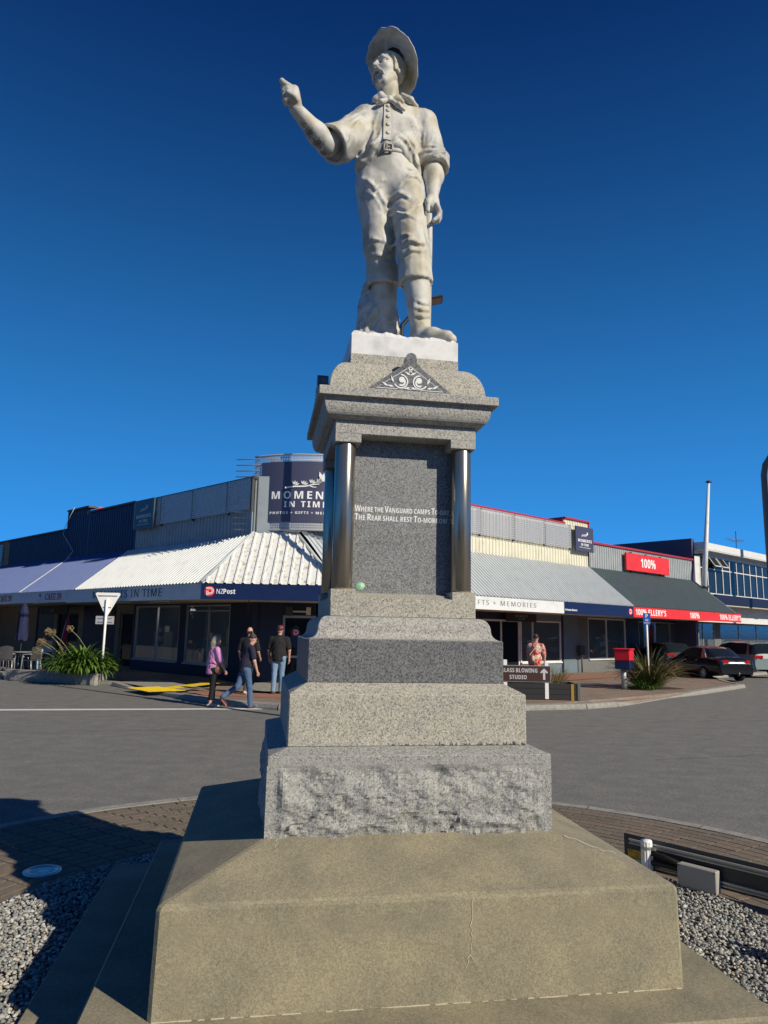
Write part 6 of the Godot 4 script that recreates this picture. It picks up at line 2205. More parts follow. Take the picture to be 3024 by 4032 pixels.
func build_island_things():
	low_panel("low_sign_board", "back of a low dark sign board with grey junction box beside the pebbles", Vector3(2.085, 0.125, -5.66), Vector3(0.68, 0, 0.7332), -0.30, 1.6, true)
	low_panel("low_sign_board", "dark sign board at the near rim of the pebbles", Vector3(2.36, 0.125, -4.23), Vector3(0.62, 0, 0.784), -0.12, 1.0, false)
	# recessed uplight
	var u := thing("ground_uplight", "round recessed uplight with pale steel ring in the pavers", "light", Vector3(-2.425, 0.109, -5.60))
	var st := S(true)
	lathe(st, [Vector2(0.13, -0.004), Vector2(0.13, 0.005), Vector2(0.125, 0.008), Vector2(0.09, 0.008), Vector2(0.087, 0.0)], 40)
	obj("rim", st, mat(lc(0.62, 0.64, 0.66), 0.35, 0.4), u)
	st = S(true)
	lathe(st, [Vector2(0.088, 0.0), Vector2(0.05, -0.012), Vector2(0.0, -0.014)], 32)
	obj("reflector", st, mat(lc(0.35, 0.4, 0.45), 0.3, 0.3), u)
	st = S()
	bbox(st, Vector3(0.01, -0.004, 0), Vector3(0.075, 0.014, 0.05), 0.004)
	obj("lamp_module", st, M.frame_white, u)
	st = S(true)
	lathe(st, [Vector2(0.0885, 0.004), Vector2(0.0, 0.005)], 32)
	obj("lens", st, M.glass, u)
	# green shell left on the ledge
	var sh := thing("shell", "small pale green ribbed shell resting on the pedestal ledge", "shell", MON + Vector3(-0.23, 2.085, 0.345).rotated(Vector3.UP, deg_to_rad(MON_YAW)), deg_to_rad(MON_YAW))
	st = S(true)
	var s := Transform3D(Basis(Vector3.RIGHT, deg_to_rad(-18)) * Basis(Vector3.BACK, deg_to_rad(25)), Vector3(0, 0.020, 0))
	for i in 10:
		for j in 20:
			var vv := []
			for q in [[0, 0], [0, 1], [1, 1], [1, 0]]:
				var rr: float = (i + q[0]) / 10.0
				var a: float = TAU * (j + q[1]) / 20
				var rib := 1.0 + 0.06 * sin(a * 9.0) * rr
				vv.append(s * Vector3(cos(a) * rr * 0.028 * rib, sin(a) * rr * 0.021 * rib, 0.014 * (1 - rr * rr) * (1.0 + 0.2 * sin(a * 9.0))))
			q4(st, vv[0], vv[3], vv[2], vv[1])
			if i == 9: q4(st, vv[3], vv[3] - Vector3(0, 0, 0.004), vv[2] - Vector3(0, 0, 0.004), vv[2])
	var shm := tri(mat(lc(0.42, 0.62, 0.46), 0.35), blotch_tex(128, 12.0, [[0.0, Color(0.35, 0.5, 0.4)], [0.5, Color(0.8, 0.95, 0.85)], [1.0, Color(1, 1, 1)]], 5, 2), 14.0)
	obj("ribbed_valve", st, shm, sh)

# ---------------------------------------------------------------- street furniture
func build_street_things():
	var st: SurfaceTool
	# give way sign seen from behind
	var gw := thing("give_way_sign", "plain white back of a triangular road sign on a white pole in the planter", "road sign", Vector3(-8.865, 0.1, -23.5), deg_to_rad(4))
	st = S(true)
	tube(st, [Vector3(0, 0, 0), Vector3(0, 2.6, 0)], 0.038, 12)
	lathe(st, [Vector2(0.05, 0), Vector2(0.05, 0.05), Vector2(0.038, 0.06)], 12)
	obj("pole", st, M.white, gw)
	st = S()
	var tp := PackedVector2Array()
	for q in [[Vector2(-0.345, 2.755), 150.0], [Vector2(0.0, 2.09), 270.0], [Vector2(0.345, 2.755), 30.0]]:
		for k in [-60, -30, 0, 30, 60]:
			var a := deg_to_rad(q[1] + k)
			tp.append(q[0] + Vector2(cos(a), sin(a)) * 0.045)
	extrude(st, tp, -0.052, -0.048)
	obj("triangle_plate", st, M.white, gw)
	st = S()
	for y in [2.70, 2.33]:
		var w := 0.30 if y > 2.5 else 0.13
		box2(st, Vector3(-w, y - 0.012, -0.047), Vector3(w, y + 0.012, -0.03))
	for y in [1.98, 1.86]: box2(st, Vector3(-0.26, y - 0.01, -0.047), Vector3(0.2, y + 0.01, -0.03))
	obj("fixing_rail", st, M.steel, gw)
	st = S()
	bb2(st, Vector3(-0.33, 1.79, -0.056), Vector3(0.25, 2.05, -0.048), 0.003)
	obj("supplementary_plate", st, mat(lc(0.42, 0.43, 0.44), 0.5, 0.3), gw)
	st = S()
	box2(st, Vector3(0.14, 1.92, -0.0478), Vector3(0.22, 1.97, -0.046))
	box2(st, Vector3(-0.27, 2.66, -0.0478), Vector3(-0.2, 2.7, -0.046))
	obj("sticker", st, M.orange, gw)
	# low concrete planter wall
	var pl := thing("concrete_planter", "low weathered concrete planter wall at the road edge by the cafe", "planter", Vector3(-10.6, 0, -23.7))
	st = S()
	var seg := [Vector3(-12.5, 0, -24.62), Vector3(-9.42, 0, -23.3), Vector3(-8.86, 0, -23.0), Vector3(-8.7, 0, -24.4)]
	for e in [[0, 1], [1, 2], [2, 3]]:
		var a: Vector3 = seg[e[0]]
		var b: Vector3 = seg[e[1]]
		var d := (b - a).normalized()
		var n := Vector3(-d.z, 0, d.x)
		st = S()
		bbox(st, (a + b) * 0.5 + Vector3(0, 0.18, 0) - n * 0.08 - pl.position, Vector3(a.distance_to(b) - 0.01, 0.36, 0.18), 0.012, Basis(d, Vector3.UP, n))
		obj("wall_section", st, M.kerb, pl)
	st = S()
	q4(st, seg[0] + Vector3(0.1, 0.3, -0.1) - pl.position, seg[2] + Vector3(0, 0.3, -0.2) - pl.position, seg[3] + Vector3(0, 0.3, 0) - pl.position, seg[0] + Vector3(0.6, 0.3, -1.4) - pl.position)
	obj("soil", st, M.soil, pl)
	# closed umbrella
	var um := thing("closed_umbrella", "closed blue market umbrella standing between the cafe tables", "umbrella", Vector3(-13.7, 0.11, -28.0))
	st = S(true)
	tube(st, [Vector3.ZERO, Vector3(0, 2.58, 0)], 0.022, 8)
	obj("pole", st, M.dark_grey, um)
	st = S(true)
	var rings := [[1.12, 0.19], [1.3, 0.20], [1.6, 0.165], [1.95, 0.15], [2.05, 0.12], [2.06, 0.165], [2.2, 0.15], [2.45, 0.07], [2.56, 0.015]]
	for i in rings.size() - 1:
		for j in 24:
			var vv := []
			for q in [[0, 0], [0, 1], [1, 1], [1, 0]]:
				var e: Array = rings[i + q[0]]
				var a: float = TAU * (j + q[1]) / 24
				var rr: float = e[1] * (1.0 + 0.22 * sin(a * 8.0 + e[0] * 2.0))
				vv.append(Vector3(cos(a) * rr, e[0] + 0.03 * sin(a * 4.0) * (1 if i == 0 and q[0] == 0 else 0), -sin(a) * rr))
			q4(st, vv[0], vv[1], vv[2], vv[3])
	obj("folded_canopy", st, mat(lc(0.009, 0.014, 0.06), 0.85), um)
	st = S(true)
	lathe(st, [Vector2(0, 2.555), Vector2(0.03, 2.57), Vector2(0.03, 2.6), Vector2(0, 2.62)], 10)
	obj("finial", st, M.dark_grey, um)
	st = S()
	bbox(st, Vector3(0, 0.04, 0), Vector3(0.5, 0.08, 0.5), 0.02)
	obj("base", st, M.dark_grey, um)
	# cafe tables and chairs
	for p in [[Vector3(-13.3, 0.11, -27.3), "round dark cafe table next to the closed umbrella"], [Vector3(-14.7, 0.11, -28.6), "round dark cafe table at the far side of the umbrella"]]:
		var tb := thing("cafe_table", p[1], "table", p[0])
		st = S(true)
		lathe(st, [Vector2(0, 0.70), Vector2(0.44, 0.70), Vector2(0.45, 0.715), Vector2(0.44, 0.73), Vector2(0, 0.73)], 28)
		obj("table_top", st, mat(lc(0.2, 0.21, 0.22), 0.35), tb)
		for k in 4:
			st = S(true)
			var a := PI / 4 + k * PI / 2
			tube(st, [Vector3(cos(a) * 0.3, 0, sin(a) * 0.3), Vector3(cos(a) * 0.22, 0.70, sin(a) * 0.22)], 0.018, 6)
			obj("leg", st, M.galv, tb)
	var ch := [[Vector3(-13.55, 0.11, -26.75), 0.3, "grey plastic chair with its back to the planter"], [Vector3(-12.75, 0.11, -26.95), 1.2, "grey plastic chair beside the chalkboard"], [Vector3(-14.15, 0.11, -27.5), -1.1, "grey plastic chair tucked by the umbrella base"], [Vector3(-15.0, 0.11, -27.7), 0.1, "grey plastic chair at the far cafe table"]]
	for e in ch:
		var c := thing("garden_chair", e[2], "chair", e[0], e[1], "plastic chairs outside the cafe")
		var pm := mat(lc(0.05, 0.052, 0.055), 0.5)
		st = S()
		bbox(st, Vector3(0, 0.43, 0), Vector3(0.44, 0.03, 0.44), 0.012)
		obj("seat", st, pm, c)
		st = S(true)
		for i in 8:
			for j in 4:
				var vv := []
				for q in [[0, 0], [1, 0], [1, 1], [0, 1]]:
					var x: float = -0.22 + 0.055 * (i + q[0])
					var y: float = 0.46 + 0.11 * (j + q[1])
					if j + q[1] == 4: y += 0.05 * cos(x / 0.22 * PI * 0.5)
					vv.append(Vector3(x, y, 0.2 + 0.12 * (y - 0.44) - 0.5 * x * x))
				q4(st, vv[0], vv[1], vv[2], vv[3])
				for k in 4: vv[k] += Vector3(0, 0, -0.014)
				q4(st, vv[3], vv[2], vv[1], vv[0])
		obj("backrest", st, pm, c)
		for sx in [-1, 1]:
			st = S(true)
			tube(st, [Vector3(sx * 0.24, 0.0, -0.22), Vector3(sx * 0.23, 0.43, -0.2), Vector3(sx * 0.25, 0.64, -0.17), Vector3(sx * 0.25, 0.66, 0.1), Vector3(sx * 0.22, 0.66, 0.22)], 0.022, 8)
			obj("arm_and_leg", st, M.frame_alu, c)
			st = S(true)
			tube(st, [Vector3(sx * 0.24, 0.0, 0.28), Vector3(sx * 0.21, 0.43, 0.2)], 0.022, 8)
			obj("leg", st, M.frame_alu, c)
	# sandwich board
	var sb := thing("sandwich_board", "blue-edged chalkboard sandwich sign outside the cafe", "sign", Vector3(-12.55, 0.11, -27.55), deg_to_rad(38))
	for k in [-1, 1]:
		var xf := Transform3D(Basis(Vector3.RIGHT, deg_to_rad(-9 * k)), Vector3(0, 0, 0.14 * k))
		st = S()
		bbox(st, Vector3(0, 0.42, 0), Vector3(0.56, 0.84, 0.03), 0.006)
		var bd := obj("board", st, mat(lc(0.2, 0.42, 0.68), 0.6), sb, xf)
		st = S()
		box2(st, Vector3(-0.23, 0.06, 0.0155 if k > 0 else -0.0185), Vector3(0.23, 0.72, 0.0185 if k > 0 else -0.0155))
		obj("chalk_panel", st, M.black, bd)
		if k > 0:
			var lines := ["Iced", "coffee", "PIES", "SOUP", "today"]
			for i in 5: text(bd, lines[i], 0.07, Vector3(0, 0.64 - 0.13 * i, 0.019), M.letter_pale, "sans", 1.0, 0, 0, 0.001)
	# red feather banner
	var rb := thing("cafe_feather_banner", "narrow dark pink feather banner standing by the cafe door", "banner", Vector3(-12.55, 0.11, -28.95), deg_to_rad(20))
	st = S(true)
	tube(st, [Vector3(-0.12, 0, 0), Vector3(-0.08, 0.9, 0), Vector3(0.02, 1.6, 0), Vector3(0.16, 2.2, 0)], 0.012, 6)
	obj("pole", st, M.steel, rb)
	st = S()
	extrude(st, PackedVector2Array([Vector2(-0.09, 0.75), Vector2(-0.06, 1.2), Vector2(0.03, 1.6), Vector2(0.16, 2.18), Vector2(0.22, 1.7), Vector2(0.16, 1.1), Vector2(0.1, 0.72)]), -0.004, 0.004)
	obj("cloth", st, mat(lc(0.34, 0.012, 0.045), 0.8), rb)
	st = S()
	box(st, Vector3(-0.12, 0.012, 0), Vector3(0.36, 0.024, 0.36))
	obj("base", st, M.black, rb)
	# brown finger sign
	var gs := thing("studio_sign", "brown direction sign with arrow on white posts by the timber planter", "sign", Vector3(3.95, 0.11, -20.05), deg_to_rad(-3))
	for x in [-0.58, 0.53]:
		st = S()
		bb2(st, Vector3(x - 0.05, 0, -0.05), Vector3(x + 0.05, 1.0 if x > 0 else 1.04, 0.05), 0.006)
		var post := obj("post", st, M.white, gs)
		st = S()
		bb2(st, Vector3(x - 0.052, -0.02, -0.052), Vector3(x + 0.052, 0.03, 0.052), 0.004)
		obj("timber_foot", st, M.timber_dark, post)
	st = S()
	bb2(st, Vector3(-0.80, 0.46, 0.052), Vector3(0.64, 0.90, 0.068), 0.004)
	var face_ := obj("panel", st, M.frame_alu, gs)
	st = S()
	box2(st, Vector3(-0.785, 0.475, 0.0681), Vector3(0.625, 0.885, 0.0705))
	obj("brown_face", st, M.brown_sign, face_)
	text_fit(face_, "GLASS BLOWING", 0.105, 0.98, Vector3(-0.205, 0.765, 0.071), M.letter_pale, "sans_bold", 0, 0.002)
	text_fit(face_, "STUDIO", 0.105, 0.46, Vector3(-0.236, 0.585, 0.071), M.letter_pale, "sans_bold", 0, 0.002)
	st = S()
	extrude(st, PackedVector2Array([Vector2(0.43, 0.53), Vector2(0.49, 0.53), Vector2(0.49, 0.72), Vector2(0.555, 0.70), Vector2(0.56, 0.735), Vector2(0.46, 0.83), Vector2(0.36, 0.735), Vector2(0.365, 0.70), Vector2(0.43, 0.72)]), 0.0706, 0.0725)
	obj("arrow", st, M.letter_pale, face_)
	# timber planter box
	var tp2 := thing("timber_planter", "dark timber planter box with yellow marker strip at the kerb", "planter", Vector3(3.75, 0.11, -20.45), deg_to_rad(-4))
	for k in 3:
		st = S()
		bb2(st, Vector3(-1.5, 0.005 + 0.145 * k, 0.36), Vector3(1.56, 0.145 + 0.145 * k, 0.42), 0.006)
		obj("board", st, M.timber_dark, tp2)
		st = S()
		bb2(st, Vector3(1.50, 0.005 + 0.145 * k, -0.5), Vector3(1.56, 0.145 + 0.145 * k, 0.359), 0.006)
		obj("board", st, M.timber_dark, tp2)
		st = S()
		bb2(st, Vector3(-1.5, 0.005 + 0.145 * k, -0.56), Vector3(1.56, 0.145 + 0.145 * k, -0.501), 0.006)
		obj("board", st, M.timber_dark, tp2)
	st = S()
	box2(st, Vector3(1.40, 0.0, 0.421), Vector3(1.475, 0.43, 0.432))
	obj("marker_strip", st, mat(lc(0.36, 0.22, 0.02), 0.6), tp2)
	st = S()
	bb2(st, Vector3(1.561, 0.0, 0.34), Vector3(1.65, 0.45, 0.44), 0.01)
	obj("corner_post", st, mat(lc(0.12, 0.12, 0.11), 0.8), tp2)
	st = S()
	box2(st, Vector3(-1.5, 0.02, -0.5), Vector3(1.5, 0.36, 0.358))
	obj("soil", st, M.soil, tp2)
	# post box
	var pb := thing("post_box", "red and navy post box on a galvanised post", "post box", Vector3(8.0, 0.11, -24.35), deg_to_rad(-32))
	st = S(true)
	tube(st, [Vector3(0, 0, 0), Vector3(0, 0.72, 0)], 0.085, 14)
	obj("post", st, M.galv, pb)
	st = S()
	bb2(st, Vector3(-0.22, 0.66, -0.28), Vector3(0.28, 0.93, 0.26), 0.02)
	obj("lower_case", st, M.fascia_navy, pb)
	st = S()
	bb2(st, Vector3(-0.22, 0.931, -0.28), Vector3(0.28, 1.28, 0.26), 0.02)
	for i in 9: box2(st, Vector3(-0.18 + 0.05 * i, 0.95, 0.2605), Vector3(-0.155 + 0.05 * i, 1.26, 0.266))
	obj("upper_case", st, M.post_red, pb)
	st = S()
	bb2(st, Vector3(-0.25, 1.281, -0.31), Vector3(0.31, 1.325, 0.29), 0.012)
	obj("lid", st, M.post_red, pb)
	st = S()
	box2(st, Vector3(-0.2225, 0.80, -0.25), Vector3(-0.2205, 1.2, 0.1))
	obj("side_panel", st, M.fascia_navy, pb)
	st = S()
	extrude(st, circle(0.05, 14), -0.004, 0.0, Transform3D(Basis(Vector3.UP, PI / 2), Vector3(-0.2226, 0.95, 0.02)))
	obj("roundel", st, mat(lc(0.6, 0.15, 0.15), 0.5), pb)
	# parking sign
	var ps := thing("parking_sign", "small blue parking sign on a slim white pole behind the flax", "road sign", Vector3(9.6, 0.11, -26.5), deg_to_rad(-10))
	st = S(true)
	tube(st, [Vector3(0, 0, 0), Vector3(0, 2.3, 0)], 0.034, 10)
	obj("pole", st, M.white, ps)
	st = S()
	bb2(st, Vector3(-0.13, 2.16, 0.036), Vector3(0.13, 2.56, 0.042), 0.002)
	var bp := obj("plate", st, mat(lc(0.02, 0.09, 0.42), 0.5), ps)
	text(bp, "P", 0.13, Vector3(0, 2.46, 0.0425), M.sign_white, "sans_bold", 1.0, 0, 0, 0.001)
	text(bp, "60", 0.07, Vector3(0, 2.31, 0.0425), M.sign_white, "sans_bold", 1.0, 0, 0, 0.001)
	st = S()
	box2(st, Vector3(-0.09, 2.2, 0.0421), Vector3(0.09, 2.22, 0.0428))
	obj("white_bar", st, M.sign_white, bp)
	# meter box on a stand
	var mb := thing("meter_post", "dark slim box on a thin post against the grey shop wall", "meter", FR * Vector3(17.2, 0.11, -3.1), deg_to_rad(42))
	st = S(true)
	tube(st, [Vector3(0, 0, 0), Vector3(0, 0.75, 0)], 0.035, 8)
	obj("post", st, M.dark_grey, mb)
	st = S()
	bbox(st, Vector3(0, 0.98, 0), Vector3(0.34, 0.5, 0.2), 0.02)
	obj("box", st, M.dark_grey, mb)
	# street lamp far behind the statue
	var sl := thing("street_lamp", "black street lamp with flat head showing behind the statue's legs", "street lamp", Vector3(0.30, 0.0, -14.2), 0.0)
	st = S(true)
	tube(st, [Vector3(0, 0, 0), Vector3(0, 4, 0), Vector3(-0.02, 7.6, 0), Vector3(0.0, 8.13, 0), Vector3(0.16, 8.33, 0), Vector3(0.55, 8.66, -0.02)], [0.09, 0.08, 0.055, 0.045, 0.04, 0.035], 10)
	obj("pole_and_arm", st, M.black, sl)
	st = S()
	var hb := Basis(Vector3.BACK, deg_to_rad(14)) * Basis(Vector3.RIGHT, deg_to_rad(-8))
	bbox(st, Vector3(0.66, 8.70, -0.02), Vector3(0.38, 0.05, 0.30), 0.02, hb)
	var hd := obj("lamp_head", st, M.dark_grey, sl)
	st = S()
	bbox(st, Vector3(0.66, 8.70, -0.02) - hb.y * 0.027, Vector3(0.3, 0.006, 0.22), 0.002, hb)
	obj("lens", st, mat(lc(0.3, 0.2, 0.17), 0.3), hd)

# ---------------------------------------------------------------- plants
func strap_leaf(st: SurfaceTool, root: Vector3, az: float, length: float, width: float, lift: float, droop: float, col: Color, seg := 7):
	var dir := Vector3(cos(az), 0, sin(az))
	var side := Vector3(-dir.z, 0, dir.x)
	var p := root
	var ang := lift
	var pl := []
	for i in seg + 1:
		var s := float(i) / seg
		var w := width * (0.7 + 0.6 * s) * clampf((1.0 - s) * 4.0, 0.04, 1.0) if s > 0.5 else width * (0.7 + 0.6 * s)
		var t := dir * cos(ang) + Vector3.UP * sin(ang)
		var nrm := side.cross(t)
		pl.append([p - side * w + nrm * w * 0.3, p, p + side * w + nrm * w * 0.3])
		p += t * length / seg
		ang -= droop / seg * (0.5 + s)
	for i in seg:
		st.set_color(col)
		q4(st, pl[i][0], pl[i][1], pl[i + 1][1], pl[i + 1][0])
		q4(st, pl[i][1], pl[i][2], pl[i + 1][2], pl[i + 1][1])

func build_plants():
	rng.seed = 41
	var ag := thing("agapanthus_clump", "dense green strap-leaved clump with dry seed heads spilling over the concrete planter", "plant", Vector3(-9.5, 0.3, -23.5))
	var st := S(true)
	for i in 900:
		var r := sqrt(rng.randf())
		var a := rng.randf() * TAU
		var root := Vector3(cos(a) * r * 0.62, rng.randf_range(0.0, 0.42) * (1.0 - r * 0.7), sin(a) * r * 0.42)
		var out := a + rng.randf_range(-0.5, 0.5)
		var lift := lerpf(1.45, 0.75, r) + rng.randf_range(-0.2, 0.2)
		var g := rng.randf()
		var col := Color(0.035, 0.085, 0.014).lerp(Color(0.14, 0.25, 0.04), g)
		if rng.randf() < 0.05: col = Color(0.30, 0.30, 0.06)
		strap_leaf(st, root, out, rng.randf_range(0.6, 1.05), rng.randf_range(0.02, 0.03), lift, rng.randf_range(1.3, 2.6), col)
	obj("foliage", st, M.leaf, ag)
	for e in [[Vector3(-0.5, 0.55, 0.1), Vector3(-1.12, 1.33, 0.1)], [Vector3(-0.3, 0.6, 0.1), Vector3(-0.95, 1.30, 0.2)], [Vector3(0.1, 0.8, 0.0), Vector3(-0.48, 1.43, 0.0)], [Vector3(-0.6, 0.45, 0.15), Vector3(-1.3, 0.98, 0.2)], [Vector3(-0.65, 0.42, 0.15), Vector3(-1.34, 0.72, 0.25)], [Vector3(-0.5, 0.5, 0.2), Vector3(-1.18, 1.02, 0.3)], [Vector3(-0.45, 0.55, 0.0), Vector3(-1.2, 1.28, -0.05)]]:
		st = S(true)
		tube(st, [e[0], (e[0] + e[1]) * 0.5 + Vector3(0, 0.06, 0), e[1]], 0.008, 5)
		var stem := obj("flower_stem", st, mat(lc(0.32, 0.3, 0.14), 0.8), ag)
		st = S()
		for i in 60:
			var d := Vector3(rng.randfn(), rng.randfn(), rng.randfn()).normalized()
			var p: Vector3 = e[1] + d * rng.randf_range(0.05, 0.13)
			box(st, p, Vector3(0.012, 0.03, 0.012), Basis.from_euler(d * 2.0))
			if i % 2 == 0: tube(st, [e[1], p], 0.003, 3)
		obj("seed_head", st, M.seed_head, stem)
	var fx := thing("flax_bush", "bronze and gold flax bush beside the post box", "plant", Vector3(9.05, 0.11, -24.95))
	st = S(true)
	for i in 330:
		var r := sqrt(rng.randf()) * 0.4
		var a := rng.randf() * TAU
		var root := Vector3(cos(a) * r, 0.02, sin(a) * r * 0.8)
		var g := rng.randf()
		var col := Color(0.045, 0.065, 0.018).lerp(Color(0.22, 0.17, 0.06), g * g)
		if root.x > 0.1 and rng.randf() < 0.4: col = Color(0.36, 0.27, 0.09)
		if rng.randf() < 0.08: col = Color(0.34, 0.17, 0.10)
		strap_leaf(st, root, a + rng.randf_range(-0.4, 0.4), rng.randf_range(0.9, 1.75), rng.randf_range(0.014, 0.022), lerpf(1.5, 0.85, r / 0.4) + rng.randf_range(-0.1, 0.1), rng.randf_range(0.5, 2.2), col, 9)
	obj("foliage", st, M.leaf, fx)
	var lo := thing("low_green_clump", "low bright green strap-leaved clump at the foot of the flax", "plant", Vector3(8.75, 0.11, -24.45))
	st = S(true)
	for i in 150:
		var a := rng.randf() * TAU
		var r := sqrt(rng.randf()) * 0.3
		strap_leaf(st, Vector3(cos(a) * r * 1.3, 0.01, sin(a) * r), a + rng.randf_range(-0.5, 0.5), rng.randf_range(0.4, 0.7), rng.randf_range(0.012, 0.018), rng.randf_range(0.6, 1.4), rng.randf_range(1.2, 2.2), Color(0.03, 0.08, 0.015).lerp(Color(0.09, 0.18, 0.03), rng.randf()))
	obj("foliage", st, M.leaf, lo)
	for e in [[Vector3(3.2, 0.46, -20.4), "wispy green grass tuft behind the brown direction sign"], [Vector3(4.75, 0.46, -20.75), "wispy green grass tuft at the end of the timber planter"]]:
		var gr := thing("grass_tuft", e[1], "plant", e[0])
		st = S(true)
		for i in 260:
			var a := rng.randf() * TAU
			var r := sqrt(rng.randf()) * 0.22
			strap_leaf(st, Vector3(cos(a) * r * 1.8, 0, sin(a) * r), a + rng.randf_range(-0.6, 0.6), rng.randf_range(0.3, 0.75), 0.005, rng.randf_range(0.9, 1.5), rng.randf_range(0.8, 2.2), Color(0.09, 0.12, 0.03).lerp(Color(0.26, 0.22, 0.08), rng.randf()), 6)
		obj("foliage", st, M.leaf, gr)
	# stones round the flax
	st = S()
	q4(st, Vector3(8.3, 0.122, -24.3), Vector3(10.3, 0.122, -25.0), Vector3(10.0, 0.122, -25.8), Vector3(8.5, 0.122, -25.6))
	tag(obj("planting_bed", st, M.soil, self), "bare soil bed under the flax bush", "soil", "", "structure")

# ---------------------------------------------------------------- cars
# stations along the length: [z, floor y, belt y, roof y, half width, roof half width]
func car_body(o: Node3D, stn: Array, paint: Material, cab0: int, cab1: int):
	var sb := S(true)
	var sg := S(true)
	var ringf := func(s: Array) -> Array:
		var y0: float = s[1]
		var yb: float = s[2]
		var yr: float = s[3]
		var w: float = s[4]
		var wr: float = s[5]
		var half := [Vector2(w * 0.80, y0), Vector2(w * 0.93, y0 + 0.03), Vector2(w * 0.985, y0 + 0.16), Vector2(w, lerpf(y0, yb, 0.5)), Vector2(w * 0.985, yb - 0.08), Vector2(w * 0.945, yb), Vector2(wr, yr - 0.05), Vector2(wr * 0.86, yr - 0.008), Vector2(wr * 0.45, yr + 0.012), Vector2(0, yr + 0.015)]
		return half
	for i in stn.size() - 1:
		var a: Array = ringf.call(stn[i])
		var b: Array = ringf.call(stn[i + 1])
		for sx in [1.0, -1.0]:
			for j in a.size() - 1:
				var v0 := Vector3(a[j].x * sx, a[j].y, stn[i][0])
				var v1 := Vector3(b[j].x * sx, b[j].y, stn[i + 1][0])
				var v2 := Vector3(b[j + 1].x * sx, b[j + 1].y, stn[i + 1][0])
				var v3 := Vector3(a[j + 1].x * sx, a[j + 1].y, stn[i][0])
				var tall := minf(stn[i][3] - stn[i][2], stn[i + 1][3] - stn[i + 1][2])
				var slope: float = absf(stn[i][3] - stn[i + 1][3])
				var glass: bool = (j == 5 and tall > 0.25) or (j >= 6 and slope > 0.14 and maxf(stn[i][3] - stn[i][2], stn[i + 1][3] - stn[i + 1][2]) > 0.25) or (j == 5 and slope > 0.14 and tall > 0.02)
				var s := sg if glass else sb
				if sx > 0: q4(s, v0, v1, v2, v3)
				else: q4(s, v0, v3, v2, v1)
	for e in [0, stn.size() - 1]:
		var sc := S()
		var a: Array = ringf.call(stn[e])
		var c := Vector3(0, lerpf(stn[e][1], stn[e][3], 0.5), stn[e][0])
		for sx in [1.0, -1.0]:
			for j in a.size() - 1:
				face(sc, [c, Vector3(a[j].x * sx, a[j].y, stn[e][0]), Vector3(a[j + 1].x * sx, a[j + 1].y, stn[e][0])], Vector3(0, c.y, 0))
		face(sc, [c, Vector3(a[0].x, a[0].y, stn[e][0]), Vector3(-a[0].x, a[0].y, stn[e][0])], Vector3(0, c.y, 0))
		obj("end_panel", sc, paint, o)
	obj("body", sb, paint, o)
	obj("window_glass", sg, M.glass_dark, o)

func car_wheel(o: Node3D, x: float, z: float, r: float):
	var n := Node3D.new()
	n.name = "wheel"
	o.add_child(n, true)
	n.position = Vector3(x, r, z)
	n.rotation.z = -PI / 2 if x > 0 else PI / 2
	var st := S(true)
	lathe(st, [Vector2(r * 0.66, 0.10), Vector2(r * 0.93, 0.11), Vector2(r, 0.08), Vector2(r, -0.09), Vector2(r * 0.9, -0.11), Vector2(r * 0.6, -0.10)], 28)
	obj("tyre", st, M.rubber, n)
	st = S(true)
	lathe(st, [Vector2(r * 0.67, 0.10), Vector2(r * 0.63, 0.085), Vector2(r * 0.60, 0.02), Vector2(0, 0.02)], 28)
	obj("rim_barrel", st, M.dark_grey, n)
	st = S()
	for k in 9:
		var a := TAU * k / 9
		var d := Vector3(cos(a), 0, sin(a))
		box(st, d * r * 0.36 + Vector3(0, 0.07, 0), Vector3(r * 0.58, 0.025, 0.035), Basis(d, Vector3.UP, d.cross(Vector3.UP)))
	lathe(st, [Vector2(r * 0.16, 0.05), Vector2(r * 0.16, 0.095), Vector2(0, 0.1)], 12)
	lathe(st, [Vector2(r * 0.62, 0.06), Vector2(r * 0.66, 0.105), Vector2(r * 0.69, 0.10)], 28)
	obj("alloy_spokes", st, mat(lc(0.5, 0.52, 0.54), 0.3, 0.8), n)

func car_extras(o: Node3D, zr: float, w: float, yl: float, plate: String, yp: float):
	for sx in [-1, 1]:
		var st := S()
		bbox(st, Vector3(sx * w * 0.72, yl, zr + 0.03), Vector3(0.42, 0.15, 0.12), 0.03, Basis(Vector3.UP, sx * 0.25))
		obj("tail_light", st, M.tail_red, o)
		st = S()
		bbox(st, Vector3(sx * (w + 0.08), 0.98, -0.75), Vector3(0.18, 0.13, 0.1), 0.03)
		obj("door_mirror", st, M.black, o)
	var st := S()
	bbox(st, Vector3(0, yp, zr + 0.035), Vector3(0.38, 0.13, 0.02), 0.004)
	var pl := obj("number_plate", st, M.sign_white, o)
	text(pl, plate, 0.08, Vector3(0, yp, zr + 0.046), M.black, "sans_bold", 0.9, 0, 0, 0.001)

